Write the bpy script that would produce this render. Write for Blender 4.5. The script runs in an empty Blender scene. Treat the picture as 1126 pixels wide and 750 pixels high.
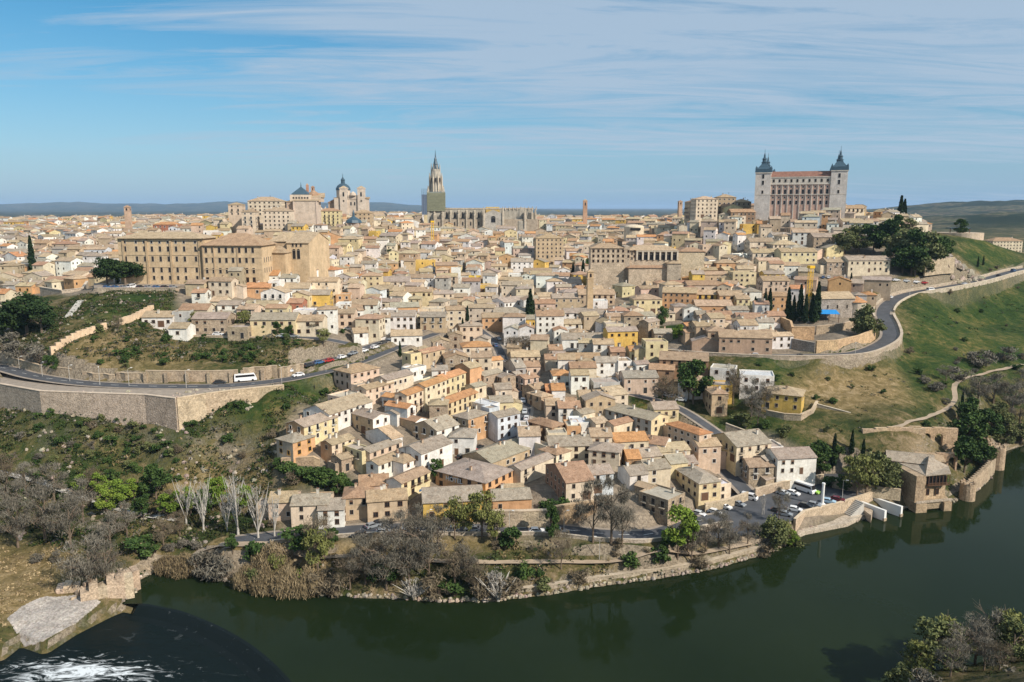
import bpy, math, random
import numpy as np
R = math.radians
rnd = random.Random(7)
scene = bpy.context.scene
# ---------------------------------------------------------------- camera, sky, sun, exposure
CAMZ, FPX, PITCH = 95.0, 850.0, R(9.8)
cam_d = bpy.data.cameras.new('camera'); cam = bpy.data.objects.new('camera', cam_d)
scene.collection.objects.link(cam); scene.camera = cam
cam.location = (0, 0, CAMZ); cam.rotation_euler = (R(90) - PITCH, 0, 0)
cam_d.sensor_width = 36; cam_d.lens = 36 * FPX / 1126; cam_d.clip_start = 1; cam_d.clip_end = 90000
SUN_EL, SUN_AZ = R(37), R(128)          # azimuth clockwise from +Y
world = bpy.data.worlds.new('World'); scene.world = world; world.use_nodes = True
wn, wl = world.node_tree.nodes, world.node_tree.links
wn.clear()
w_out = wn.new('ShaderNodeOutputWorld'); w_bg = wn.new('ShaderNodeBackground')
w_sky = wn.new('ShaderNodeTexSky'); w_sky.sky_type = 'NISHITA'; w_sky.sun_disc = False
w_sky.sun_elevation = SUN_EL; w_sky.sun_rotation = SUN_AZ; w_sky.altitude = 500
w_sky.air_density = 1.0; w_sky.dust_density = 0.2; w_sky.ozone_density = 2.0
def wmath(op, a, b=None, clamp=False):
    n = wn.new('ShaderNodeMath'); n.operation = op; n.use_clamp = clamp
    for i, s in enumerate((a, b)):
        if s is None: continue
        if isinstance(s, (int, float)): n.inputs[i].default_value = s
        else: wl.new(s, n.inputs[i])
    return n.outputs[0]
w_tc = wn.new('ShaderNodeTexCoord'); w_sep = wn.new('ShaderNodeSeparateXYZ')
wl.new(w_tc.outputs['Generated'], w_sep.inputs[0])
dz = wmath('ADD', wmath('MAXIMUM', w_sep.outputs[2], 0.0), 0.07)
cx_ = wmath('DIVIDE', w_sep.outputs[0], dz); cy_ = wmath('DIVIDE', w_sep.outputs[1], dz)
w_cmb = wn.new('ShaderNodeCombineXYZ'); wl.new(cx_, w_cmb.inputs[0]); wl.new(cy_, w_cmb.inputs[1])
def wnoise(scale, det, rough, loc, sc, dist=0.0):
    mp = wn.new('ShaderNodeMapping'); wl.new(w_cmb.outputs[0], mp.inputs[0])
    mp.inputs['Location'].default_value = loc; mp.inputs['Scale'].default_value = sc
    mp.inputs['Rotation'].default_value = (0, 0, R(-12))
    n = wn.new('ShaderNodeTexNoise'); wl.new(mp.outputs[0], n.inputs['Vector'])
    n.inputs['Scale'].default_value = scale; n.inputs['Detail'].default_value = det
    n.inputs['Roughness'].default_value = rough; n.inputs['Distortion'].default_value = dist
    return n.outputs['Fac']
big = wnoise(0.34, 4, 0.55, (3.1, 1.3, 0), (0.5, 1.2, 1), 0.6)
fine = wnoise(1.5, 10, 0.66, (0.4, 4.2, 0), (0.40, 1.6, 1), 1.0)
# a high thin veil overhead to the right, thinning out towards the horizon and the left
elev = w_sep.outputs[2]
veil = wmath('MULTIPLY', wmath('SUBTRACT', wmath('ADD', elev, wmath('MULTIPLY', w_sep.outputs[0], 0.13)), 0.115), 6.5)
mix0 = wmath('ADD', wmath('ADD', wmath('MULTIPLY', wmath('SUBTRACT', big, 0.5), 3.0), wmath('MULTIPLY', wmath('SUBTRACT', fine, 0.5), 3.6)), veil)
cfac = wmath('MULTIPLY', wmath('ADD', mix0, 0.30, True), 0.85, True)
w_mix = wn.new('ShaderNodeMix'); w_mix.data_type = 'RGBA'
wl.new(cfac, w_mix.inputs['Factor'])
w_hsv = wn.new('ShaderNodeHueSaturation'); w_hsv.inputs['Saturation'].default_value = 1.45; w_hsv.inputs['Hue'].default_value = .488
w_hsv.inputs['Value'].default_value = 1.0
wl.new(w_sky.outputs[0], w_hsv.inputs['Color'])
w_hor = wn.new('ShaderNodeMix'); w_hor.data_type = 'RGBA'      # pale blue air low over the horizon
wl.new(wmath('MULTIPLY', wmath('POWER', wmath('SUBTRACT', 1.0, wmath('MAXIMUM', elev, 0.0), True), 6.5), 0.88, True), w_hor.inputs['Factor'])
wl.new(w_hsv.outputs[0], w_hor.inputs[6]); w_hor.inputs[7].default_value = (1.9, 3.9, 6.3, 1)
wl.new(w_hor.outputs[2], w_mix.inputs[6]); w_mix.inputs[7].default_value = (4.2, 5.3, 6.6, 1)
wl.new(w_mix.outputs[2], w_bg.inputs['Color']); w_bg.inputs['Strength'].default_value = 0.088
wl.new(w_bg.outputs[0], w_out.inputs['Surface'])
sd = bpy.data.lights.new('sun', 'SUN'); sun = bpy.data.objects.new('sun', sd); scene.collection.objects.link(sun)
sd.energy = 4.95; sd.angle = R(0.6); sd.color = (1.0, 0.915, 0.80)
sun.rotation_euler = (R(90) - SUN_EL, 0, R(180) - SUN_AZ)
sun.location = (300, -300, 400)
scene.view_settings.view_transform = 'Standard'; scene.view_settings.look = 'None'
scene.view_settings.exposure = 0.25; scene.view_settings.gamma = 1.0; scene.view_settings.use_curve_mapping = False
try:
    scene.cycles.max_bounces = 5; scene.cycles.transparent_max_bounces = 8; scene.cycles.volume_bounces = 0
    scene.cycles.diffuse_bounces = 3; scene.cycles.glossy_bounces = 2
except Exception: pass

# ---------------------------------------------------------------- photo measuring helpers
cp, sp = math.cos(PITCH), math.sin(PITCH)
def ray(px, py):
    u, v = (px - 563) / FPX, (375 - py) / FPX
    dx, dy, dzz = u, cp + v * sp, -sp + v * cp
    return dx / dy, dzz / dy                     # x and z per metre of Y
def at(px, py, Y):
    a, b = ray(px, py); return (a * Y, Y, CAMZ + b * Y)
def atz(px, py, z):
    a, b = ray(px, py); Y = (z - CAMZ) / b; return (a * Y, Y, z)
def ux(px, Y): return (px - 563) / FPX * (Y * cp + (CAMZ - 50) * sp)   # x of a column at distance Y
def px_of(x, y, z):
    d = y * cp - (z - CAMZ) * sp
    return 563 + FPX * x / d, 375 - FPX * (y * sp + (z - CAMZ) * cp) / d
def scale_at(Y, z=50): return FPX / (Y * cp - (z - CAMZ) * sp)    # px per metre

# ---------------------------------------------------------------- terrain
BANK = [(-420, 760), (-150, 742), (0, 716), (14, 705), (20, 698), (50, 708), (78, 690), (118, 670), (133, 664), (150, 652), (150, 640), (172, 628), (205, 630), (232, 633),
        (262, 646), (300, 652), (360, 655), (400, 658), (450, 660), (490, 662), (540, 662), (600, 655), (660, 645),
        (720, 637), (780, 627), (830, 613), (856, 604), (868, 597), (885, 587), (925, 580), (957, 569), (985, 561), (1010, 557), (1050, 552),
        (1062, 545), (1075, 540), (1090, 525), (1098, 505), (1102, 497), (1126, 490), (1200, 482), (1500, 470), (2000, 462)]
bank_w = [atz(x, y, 0.0)[:2] for x, y in BANK]
near_w = [(900, 262), (400, 205), (200, 175), (135, 158), (104, 150), (78, 143), (62, 122), (30, 100), (-60, 92), (-400, 70), (-900, 60)]
RIVER = [(-900, 170)] + bank_w + near_w
def pts_seg_dist(X, Y, pts, closed=False, zs=None):
    best = np.full(X.shape, 1e9); bz = np.zeros(X.shape)
    n = len(pts)
    for i in range(n if closed else n - 1):
        x0, y0 = pts[i][:2]; x1, y1 = pts[(i + 1) % n][:2]
        dx, dy = x1 - x0, y1 - y0; L = dx * dx + dy * dy + 1e-9
        t = np.clip(((X - x0) * dx + (Y - y0) * dy) / L, 0, 1)
        d = np.hypot(X - (x0 + t * dx), Y - (y0 + t * dy))
        m = d < best; best = np.where(m, d, best)
        if zs is not None: bz = np.where(m, zs[i] + t * (zs[(i + 1) % n] - zs[i]), bz)
    return best, bz
def inside(X, Y, poly):
    c = np.zeros(X.shape, bool); n = len(poly); j = n - 1
    for i in range(n):
        xi, yi = poly[i][:2]; xj, yj = poly[j][:2]
        if yi != yj:
            c ^= ((yi > Y) != (yj > Y)) & (X < (xj - xi) * (Y - yi) / (yj - yi) + xi)
        j = i
    return c
CZ = [ # px, py, z
 (-250, 720, 2), (-150, 700, 2), (0, 690, 2), (50, 645, 3), (20, 610, 4), (100, 600, 5), (150, 590, 6), (200, 605, 4), (250, 615, 3.2), (320, 625, 3), (400, 635, 3),
 (480, 640, 3), (560, 640, 3), (640, 628, 3.2), (700, 620, 3.2), (760, 612, 3.2), (820, 600, 3), (300, 590, 8), (380, 584, 9), (440, 585, 9), (520, 584, 9.3), (600, 582, 9),
 (660, 590, 8.5), (715, 594, 8), (830, 560, 5.5), (880, 548, 5.5), (940, 532, 5.5), (790, 560, 6), (800, 515, 9), (760, 585, 6),
 (300, 565, 10), (360, 555, 11), (420, 568, 10), (480, 560, 11), (540, 545, 12.5), (590, 560, 12), (630, 545, 13), (690, 560, 11), (740, 560, 9),
 (312, 515, 17), (345, 505, 19), (385, 480, 22), (420, 435, 28), (470, 470, 21), (440, 520, 15.5), (500, 500, 16), (520, 440, 24), (450, 402, 33), (500, 395, 33),
 (560, 500, 14), (575, 470, 17), (577, 440, 21), (560, 415, 25), (553, 395, 28), (540, 376, 31.5), (520, 352, 36),
 (640, 470, 18), (620, 430, 24), (640, 500, 15), (700, 440, 21), (680, 400, 29), (720, 375, 35), (730, 480, 16), (740, 430, 23),
 (0, 405, 36), (100, 423, 34), (200, 426, 34), (300, 419, 34), (350, 407, 35), (400, 388, 36), (440, 372, 38), (-150, 385, 38),
 (280, 448, 27.5), (340, 440, 28), (235, 482, 21.5), (150, 500, 17), (50, 500, 17), (250, 520, 13),
 (100, 550, 9), (200, 560, 8), (0, 560, 8), (290, 540, 11.5), (-150, 520, 15),
 (150, 398, 40), (80, 400, 40), (150, 372, 46), (280, 400, 39), (280, 372, 44.5), (230, 368, 45), (350, 372, 44), (60, 365, 48), (130, 348, 52), (180, 335, 54), (330, 388, 41),
 (860, 455, 20.8), (800, 440, 22), (900, 425, 25.5), (898, 411, 29.3), (860, 405, 30), (928, 409, 29), (988, 402, 28), (1005, 380, 31), (950, 440, 23), (1030, 452, 18), (920, 462, 19.5), (900, 490, 14.5), (1000, 473, 18), (1040, 505, 9), (960, 500, 12),
 (800, 392, 34.5), (850, 394, 34.5), (900, 394, 34.5), (970, 383, 35.5), (740, 392, 33),
 (1040, 402, 27), (1050, 432, 21), (1126, 405, 21), (1100, 450, 10.5), (1126, 452, 10), (1126, 482, 2.5), (1080, 500, 4), (1180, 450, 11)]
CY = [ # px, Y, z
 (197, 240, 24.4), (163, 245, 26), (100, 249, 28.2), (45, 251, 28.5), (0, 261, 27.4), (-80, 270, 28), (225, 248, 28.6), (256, 253, 32.4), (285, 257, 33.4), (312, 262, 33.6),
 (150, 364, 58.5), (220, 366, 58), (280, 364, 57), (0, 380, 50), (60, 400, 52), (0, 450, 54), (-150, 450, 52), (0, 600, 62), (0, 800, 69), (0, 1100, 74), (-200, 800, 66), (-200, 1200, 66), (-200, 330, 44),
 (280, 450, 62), (300, 540, 73), (320, 620, 83), (370, 700, 84), (250, 560, 74), (200, 700, 72), (150, 500, 62), (150, 900, 74), (200, 1100, 76), (350, 900, 80),
 (330, 340, 49), (380, 345, 46), (420, 400, 46), (400, 500, 59), (430, 650, 71), (450, 800, 77), (450, 1100, 79),
 (560, 414, 36.5), (560, 500, 47), (560, 600, 59), (560, 700, 67), (560, 850, 73), (560, 1100, 77),
 (630, 350, 31), (640, 420, 41), (700, 450, 46), (700, 550, 58), (700, 700, 67), (700, 900, 74), (700, 1100, 76),
 (790, 360, 38), (760, 420, 46), (800, 480, 58), (790, 540, 75), (780, 600, 87), (730, 600, 70), (780, 800, 78), (850, 1000, 68), (890, 390, 45), (940, 380, 44), (930, 350, 39), (860, 340, 36), (890, 345, 37), (950, 345, 37),
 (870, 430, 55), (870, 480, 66), (870, 530, 79), (870, 560, 86), (830, 590, 89), (930, 590, 89), (880, 640, 90), (940, 440, 57), (1000, 448, 60), (1040, 455, 62), (985, 500, 75), (940, 520, 80), (1000, 560, 79),
 (980, 410, 48), (1030, 440, 50), (1080, 480, 51.5), (1126, 530, 54), (1200, 560, 55), (1010, 425, 50), (976, 380, 41.5),
 (1050, 560, 75), (1075, 550, 73), (1100, 560, 66), (1126, 620, 57), (1060, 440, 38), (1126, 470, 39), (1030, 370, 33), (1110, 400, 30), (1126, 800, 30), (1000, 800, 45), (950, 900, 50), (1250, 420, 30), (1250, 700, 35), (1250, 1100, 30)]
ctrl = [atz(*c) for c in CZ] + [(ux(p, Y), Y, z) for p, Y, z in CY]
C = np.array(ctrl)
def warp(X, Y):
    Yc = np.maximum(Y, 120.0)
    return np.stack([X / (Yc + 40) * 2.2, np.log(Yc) * 1.9], -1)
Pn = warp(C[:, 0], C[:, 1])
def kern(r): return r * r * np.log(r + 1e-9)
D = np.linalg.norm(Pn[:, None] - Pn[None], axis=-1)
A = np.zeros((len(C) + 3,) * 2); A[:len(C), :len(C)] = kern(D) + np.eye(len(C)) * 0.0006
A[:len(C), len(C)] = 1; A[:len(C), len(C) + 1:] = Pn; A[len(C), :len(C)] = 1; A[len(C) + 1:, :len(C)] = Pn.T
coef = np.linalg.solve(A, np.concatenate([C[:, 2], [0, 0, 0]]))
def rbf(X, Y):
    P = warp(X, Y); out = np.full(X.shape, coef[len(C)]) + P[..., 0] * coef[-2] + P[..., 1] * coef[-1]
    for i in range(len(C)):
        out += coef[i] * kern(np.hypot(P[..., 0] - Pn[i, 0], P[..., 1] - Pn[i, 1]))
    return out
def vnoise(X, Y, seed=0):          # smooth value noise
    xi, yi = np.floor(X), np.floor(Y); fx, fy = X - xi, Y - yi
    fx = fx * fx * (3 - 2 * fx); fy = fy * fy * (3 - 2 * fy)
    def h(a, b):
        s = np.sin(a * 127.1 + b * 311.7 + seed * 74.7) * 43758.5453
        return s - np.floor(s)
    return (h(xi, yi) * (1 - fx) + h(xi + 1, yi) * fx) * (1 - fy) + (h(xi, yi + 1) * (1 - fx) + h(xi + 1, yi + 1) * fx) * fy
def fbm(X, Y, o=4, seed=0):
    s = 0; a = .5
    for k in range(o): s = s + a * vnoise(X * 2 ** k, Y * 2 ** k, seed + k); a *= .5
    return s
# roads: (name, width, edge blend, [(px, py, z)])
ROADS = {
 'left_road': (8.0, 2.0, [(-160, 383, 38), (-60, 395, 37), (0, 404, 36), (40, 414, 35), (100, 422, 34.2), (180, 425, 34), (250, 424, 34), (310, 418, 34.2), (345, 411, 34.8), (371, 405, 35), (400, 396, 35.8), (440, 380, 37), (480, 366, 38.5)]),
 'parking_street': (6.5, 2.0, [(335, 401, 37), (365, 394, 37.6), (400, 383, 38.2), (432, 372, 39), (470, 361, 39.6), (505, 352, 39.5)]),
 'terrace_street': (7.0, 2.0, [(185, 366, 45.2), (240, 368, 45), (300, 370, 44.5), (350, 372, 44), (385, 378, 42)]),
 'right_road': (8.5, 1.2, [(700, 381, 34.5), (740, 385, 34.5), (800, 389, 34.5), (850, 391, 34.5), (900, 391, 34.5), (938, 389, 34.6), (962, 382, 35.3), (978, 371, 37), (976, 357, 39.6), (971, 345, 42.4), (978, 333, 45.3), (1000, 323, 47.8), (1040, 316, 49.8), (1080, 308, 51.5), (1126, 296, 54), (1200, 284, 55)]),
 'riverside_road': (8.0, 3.0, [(250, 596, 7), (300, 590, 8), (380, 583, 9), (450, 580, 9.5), (520, 581, 9.4), (600, 581, 9), (660, 587, 8.4), (715, 588, 7.6), (760, 575, 6.4), (800, 568, 5.6)]),
 'valley_street': (6.5, 2.0, [(530, 520, 12.5), (548, 505, 14), (568, 480, 16.5), (577, 455, 19.5), (575, 435, 21.8), (560, 415, 25), (553, 395, 28), (545, 378, 31.2), (530, 365, 34), (515, 353, 36.5)]),
 'lower_street': (7.0, 2.0, [(762, 492, 11), (785, 508, 9.2), (806, 526, 7.4), (825, 545, 6)]),
 'side_street': (6.0, 2.0, [(690, 432, 23), (740, 446, 21), (780, 470, 17.5), (820, 500, 12)]),
}
road_w = {k: (v[0], v[1], [atz(*p) for p in v[2]]) for k, v in ROADS.items()}
def smooth_line(pts, n=6):
    out = []
    P = [np.array(p, float) for p in pts]; P = [2 * P[0] - P[1]] + P + [2 * P[-1] - P[-2]]
    for i in range(1, len(P) - 2):
        for k in range(n):
            t = k / n
            out.append(.5 * ((2 * P[i]) + (P[i + 1] - P[i - 1]) * t + (2 * P[i - 1] - 5 * P[i] + 4 * P[i + 1] - P[i + 2]) * t * t + (-P[i - 1] + 3 * P[i] - 3 * P[i + 1] + P[i + 2]) * t ** 3))
    out.append(P[-2]); return [tuple(p) for p in out]
road_s = {k: (w, b, smooth_line(p, 4)) for k, (w, b, p) in road_w.items()}
CARPARK = [atz(x, y, 4.8)[:2] for x, y in [(745, 580), (790, 592), (845, 586), (872, 572), (884, 562), (962, 541), (940, 520), (890, 520), (860, 535), (820, 538), (770, 552)]]
TERR_L = [atz(x, y, 34)[:2] for x, y in [(0, 422), (45, 430), (100, 432), (160, 434), (194, 438), (256, 429), (310, 423), (310, 416), (250, 422), (180, 423), (100, 420), (0, 406)]]
PARK_S = [(ux(p, Y), Y) for p, Y in [(105, 356), (195, 356), (200, 366), (300, 362), (300, 378), (105, 378)]]
FLATS = [(CARPARK, 4.8), (TERR_L, 33.9), (PARK_S, 58.4)]
def hgt(X, Y, nat=False):
    X = np.asarray(X, float); Y = np.asarray(Y, float)
    z = rbf(X, np.minimum(Y, 1150))
    z = z + (fbm(X / 9, Y / 9, 3, 5) - .45) * 2.2 * np.clip((Y - 120) / 60, 0, 1) * np.clip(1 - (Y - 420) / 200, 0, 1)
    far = 30 + 22 * fbm(X / 900, Y / 900, 4, 3)
    far = far + 190 * np.exp(-((Y - 16500) / 2600.0) ** 2) * np.clip(-X / 4500 + .25 , 0, 1) * (.10 + 1.25 * fbm(X / 1300, Y / 4000, 5, 9))
    far = far + 92 * np.exp(-((Y - 4200) / 1300.0) ** 2) * np.clip((X - 1700) / 900, 0, 1) * (.62 + .75 * fbm(X / 420, Y / 420, 5, 12))
    far = far + 46 * np.exp(-((Y - 2300) / 500.0) ** 2) * np.clip((X - 1000) / 400, 0, 1) * (.3 + 1.0 * fbm(X / 220, Y / 220, 5, 15))
    t = np.clip((Y - 950) / 500, 0, 1); t = t * t * (3 - 2 * t); z = z * (1 - t) + far * t
    side = np.clip((np.abs(X) / (np.maximum(Y, 0) + 60) - .85) / .25, 0, 1); z = z * (1 - side) + np.minimum(z, 45) * side
    if not nat:
        for (w, b, pts) in road_s.values():
            x0 = min(p[0] for p in pts) - 15; x1 = max(p[0] for p in pts) + 15; y0 = min(p[1] for p in pts) - 15; y1 = max(p[1] for p in pts) + 15
            m = (X > x0) & (X < x1) & (Y > y0) & (Y < y1)
            if not m.any(): continue
            d, rz = pts_seg_dist(X[m], Y[m], pts, zs=[p[2] for p in pts])
            t = np.clip((d - w / 2 - .6) / b, 0, 1); t = t * t * (3 - 2 * t)
            zz = z[m]; z[m] = (rz - .12) * (1 - t) + zz * t
        for poly, zf in FLATS:
            m = inside(X, Y, poly); z = np.where(m, zf, z)
    # river bed and banks
    riv = inside(X, Y, RIVER)
    near = (Y < 265) & (pts_seg_dist(X, Y, near_w)[0] < pts_seg_dist(X, Y, bank_w)[0])
    d, _ = pts_seg_dist(X, Y, RIVER, closed=True)
    nz = np.minimum(1.0 + d * .55 + 3 * fbm(X / 15, Y / 15, 3), 58)
    nz = np.where(Y < 60, np.minimum(nz, 58), nz)
    z = np.where(near, nz, z)
    lift = np.clip(d / 3.0, 0, 1)
    z = np.where(riv, np.maximum(-4.0, -.35 - d * .9), np.maximum(z, .35) * lift + .25 * (1 - lift))
    return z
def hz(x, y): return float(hgt(np.array([x]), np.array([y]))[0])
def ground(px, py, up=0.0, ymin=128, ymax=1400):
    a, b = ray(px, py)
    Ys = np.concatenate([np.arange(ymin, 520, 1.0), np.arange(520, ymax, 3.0)])
    dif = CAMZ + b * Ys - (hgt(a * Ys, Ys) + up)
    k = np.nonzero(dif <= 0)[0]
    if len(k) == 0: return None
    k = k[0]; Y = Ys[k]
    if k > 0:
        t = dif[k - 1] / (dif[k - 1] - dif[k] + 1e-9); Y = Ys[k - 1] + t * (Ys[k] - Ys[k - 1])
    return a * Y, float(Y), CAMZ + b * float(Y) - up

# ---------------------------------------------------------------- materials
def newmat(name):
    m = bpy.data.materials.new(name); m.use_nodes = True
    nt = m.node_tree; return m, nt, nt.nodes['Principled BSDF']
def nd(nt, t, **kw):
    n = nt.nodes.new(t)
    for k, v in kw.items():
        if k.startswith('i_'): n.inputs[k[2:].replace('_', ' ')].default_value = v
        else: setattr(n, k, v)
    return n
def noise(nt, scale, det=4, rough=.55, vec=None, dist=0):
    n = nd(nt, 'ShaderNodeTexNoise'); n.inputs['Scale'].default_value = scale; n.inputs['Detail'].default_value = det
    n.inputs['Roughness'].default_value = rough; n.inputs['Distortion'].default_value = dist
    if vec is None: vec = nd(nt, 'ShaderNodeNewGeometry').outputs['Position']
    nt.links.new(vec, n.inputs['Vector']); return n.outputs['Fac']
def ramp(nt, fac, stops):
    n = nd(nt, 'ShaderNodeValToRGB'); nt.links.new(fac, n.inputs[0]); e = n.color_ramp.elements
    while len(e) < len(stops): e.new(.5)
    for i, (p, c) in enumerate(stops):
        e[i].position = p; e[i].color = (c, c, c, 1) if isinstance(c, (int, float)) else (*c, 1)
    return n.outputs[0]
def mixc(nt, fac, a, b, mode='MIX'):
    n = nd(nt, 'ShaderNodeMix', data_type='RGBA', blend_type=mode)
    for s, i in ((fac, 0), (a, 6), (b, 7)):
        if isinstance(s, (int, float)): n.inputs[i].default_value = s
        elif isinstance(s, tuple): n.inputs[i].default_value = (*s, 1)
        else: nt.links.new(s, n.inputs[i])
    return n.outputs[2]
def mth(nt, op, a, b=None, clamp=False):
    n = nd(nt, 'ShaderNodeMath', operation=op, use_clamp=clamp)
    for i, s in enumerate((a, b)):
        if s is None: continue
        if isinstance(s, (int, float)): n.inputs[i].default_value = s
        else: nt.links.new(s, n.inputs[i])
    return n.outputs[0]
def bump(nt, b, h, dist, strength=1.0):
    n = nd(nt, 'ShaderNodeBump'); n.inputs['Distance'].default_value = dist; n.inputs['Strength'].default_value = strength
    nt.links.new(h, n.inputs['Height']); nt.links.new(n.outputs[0], b.inputs['Normal'])
def simple(name, col, rough=.7, var=.25, sc=.6, metal=0, spec=.3):
    m, nt, b = newmat(name)
    f = noise(nt, sc, 6, .6)
    k = ramp(nt, f, [(.25, 1 - var), (.75, 1 + var * .6)])
    nt.links.new(mixc(nt, 1.0, col, k, 'MULTIPLY'), b.inputs['Base Color'])
    b.inputs['Roughness'].default_value = rough; b.inputs['Metallic'].default_value = metal
    b.inputs['Specular IOR Level'].default_value = spec
    return m
def attrmat(name, rough=.85, v1=.35, s1=.22, v2=.18, s2=1.7, tint=None, bumpd=0):
    m, nt, b = newmat(name)
    a = nd(nt, 'ShaderNodeAttribute', attribute_name='Col')
    c = mixc(nt, 1.0, a.outputs['Color'], ramp(nt, noise(nt, s1, 5, .6), [(.3, 1 - v1), (.7, 1.05)]), 'MULTIPLY')
    c = mixc(nt, 1.0, c, ramp(nt, noise(nt, s2, 5, .7), [(.3, 1 - v2), (.72, 1 + v2)]), 'MULTIPLY')
    if tint: c = mixc(nt, ramp(nt, noise(nt, .9, 4, .7), [(.52, 0.0), (.72, .75)]), c, mixc(nt, 1.0, c, tint, 'MULTIPLY'))
    nt.links.new(c, b.inputs['Base Color']); b.inputs['Roughness'].default_value = rough
    b.inputs['Specular IOR Level'].default_value = .2
    return m, nt, b
M = {}
M['wall'], nt, b = attrmat('plaster_wall', .9, .28, .25, .14, 1.3, (.78, .70, .60))
# vertical run-off streaks on the plaster
g = nd(nt, 'ShaderNodeNewGeometry'); mp = nd(nt, 'ShaderNodeMapping'); mp.inputs['Scale'].default_value = (1.6, 1.6, .12)
nt.links.new(g.outputs['Position'], mp.inputs[0])
st = ramp(nt, noise(nt, 1.0, 4, .6, mp.outputs[0]), [(.35, .80), (.6, 1.0)])
src = b.inputs['Base Color'].links[0].from_socket
nt.links.new(mixc(nt, .55, src, mixc(nt, 1.0, src, st, 'MULTIPLY')), b.inputs['Base Color'])
M['roof'], nt, b = attrmat('clay_tile_roof', .9, .34, .5, .42, 3.2, (.60, .47, .36))
w = nd(nt, 'ShaderNodeTexWave'); w.inputs['Scale'].default_value = .9; w.inputs['Distortion'].default_value = 1.2; w.inputs['Detail'].default_value = 2
tc = nd(nt, 'ShaderNodeTexCoord'); nt.links.new(tc.outputs['Object'], w.inputs['Vector'])
bump(nt, b, mth(nt, 'ADD', mth(nt, 'MULTIPLY', w.outputs['Fac'], .5), noise(nt, 3.0, 4, .7)), .12, .7)
src = b.inputs['Base Color'].links[0].from_socket
nt.links.new(mixc(nt, 1.0, src, ramp(nt, w.outputs['Fac'], [(0, .80), (1, 1.08)]), 'MULTIPLY'), b.inputs['Base Color'])
M['stone'], nt, b = attrmat('rubble_stone', .95, .35, .35, .38, 1.6, (.70, .64, .56))
vo = nd(nt, 'ShaderNodeTexVoronoi'); vo.inputs['Scale'].default_value = 2.4; nt.links.new(nd(nt, 'ShaderNodeNewGeometry').outputs['Position'], vo.inputs['Vector'])
src = b.inputs['Base Color'].links[0].from_socket
nt.links.new(mixc(nt, 1.0, src, ramp(nt, vo.outputs['Distance'], [(.1, 1.08), (.75, .80)]), 'MULTIPLY'), b.inputs['Base Color'])
bump(nt, b, vo.outputs['Distance'], .15, .6)
M['slate'] = simple('slate_roof', (.05, .09, .12), .45, .3, .8)
M['glass'], nt, b = newmat('window_glass')
b.inputs['Base Color'].default_value = (.018, .017, .018, 1); b.inputs['Roughness'].default_value = .25; b.inputs['Specular IOR Level'].default_value = .35
M['frame'] = simple('window_frame', (.42, .36, .28), .7, .15, 2)
M['frame_brown'] = simple('brown_wood', (.13, .07, .04), .7, .2, 2)
M['frame_white'] = simple('white_trim', (.66, .63, .57), .7, .12, 2)
M['frame_yellow'] = simple('ochre_trim', (.52, .30, .07), .7, .12, 2)
M['iron'] = simple('dark_iron', (.03, .03, .03), .5, .2, 2)
M['asphalt'] = simple('asphalt', (.075, .078, .085), .85, .35, .25)
M['paving'] = simple('stone_paving', (.30, .25, .20), .9, .3, .5)
M['paint'] = simple('road_paint', (.62, .62, .60), .7, .25, 1.5)
M['path'] = simple('dirt_path', (.40, .31, .22), .95, .3, .3)
M['concrete'] = simple('pale_concrete', (.46, .44, .40), .85, .25, .5)
M['yellow_metal'] = simple('yellow_metal', (.75, .45, .03), .5, .1, 2)
M['netting'] = simple('green_netting', (.21, .215, .145), .9, .3, .6)
M['bluesheet'] = simple('grey_blue_sheeting', (.13, .17, .24), .7, .2, .6)
M['blue'] = simple('blue_tarp', (.02, .25, .62), .6, .2, 1)
M['teal'] = simple('teal_cloth', (.02, .30, .30), .7, .2, 1)
M['white'] = simple('white_paint', (.72, .72, .70), .6, .12, .6)
M['bark'] = simple('bark', (.16, .12, .085), .9, .35, 2)
M['bark_pale'] = simple('pale_bark', (.46, .43, .38), .9, .25, 2)
M['tyre'] = simple('rubber', (.02, .02, .02), .8, .2, 3)
M['rock'] = simple('weathered_rock', (.34, .29, .23), .95, .5, .9)
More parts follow.
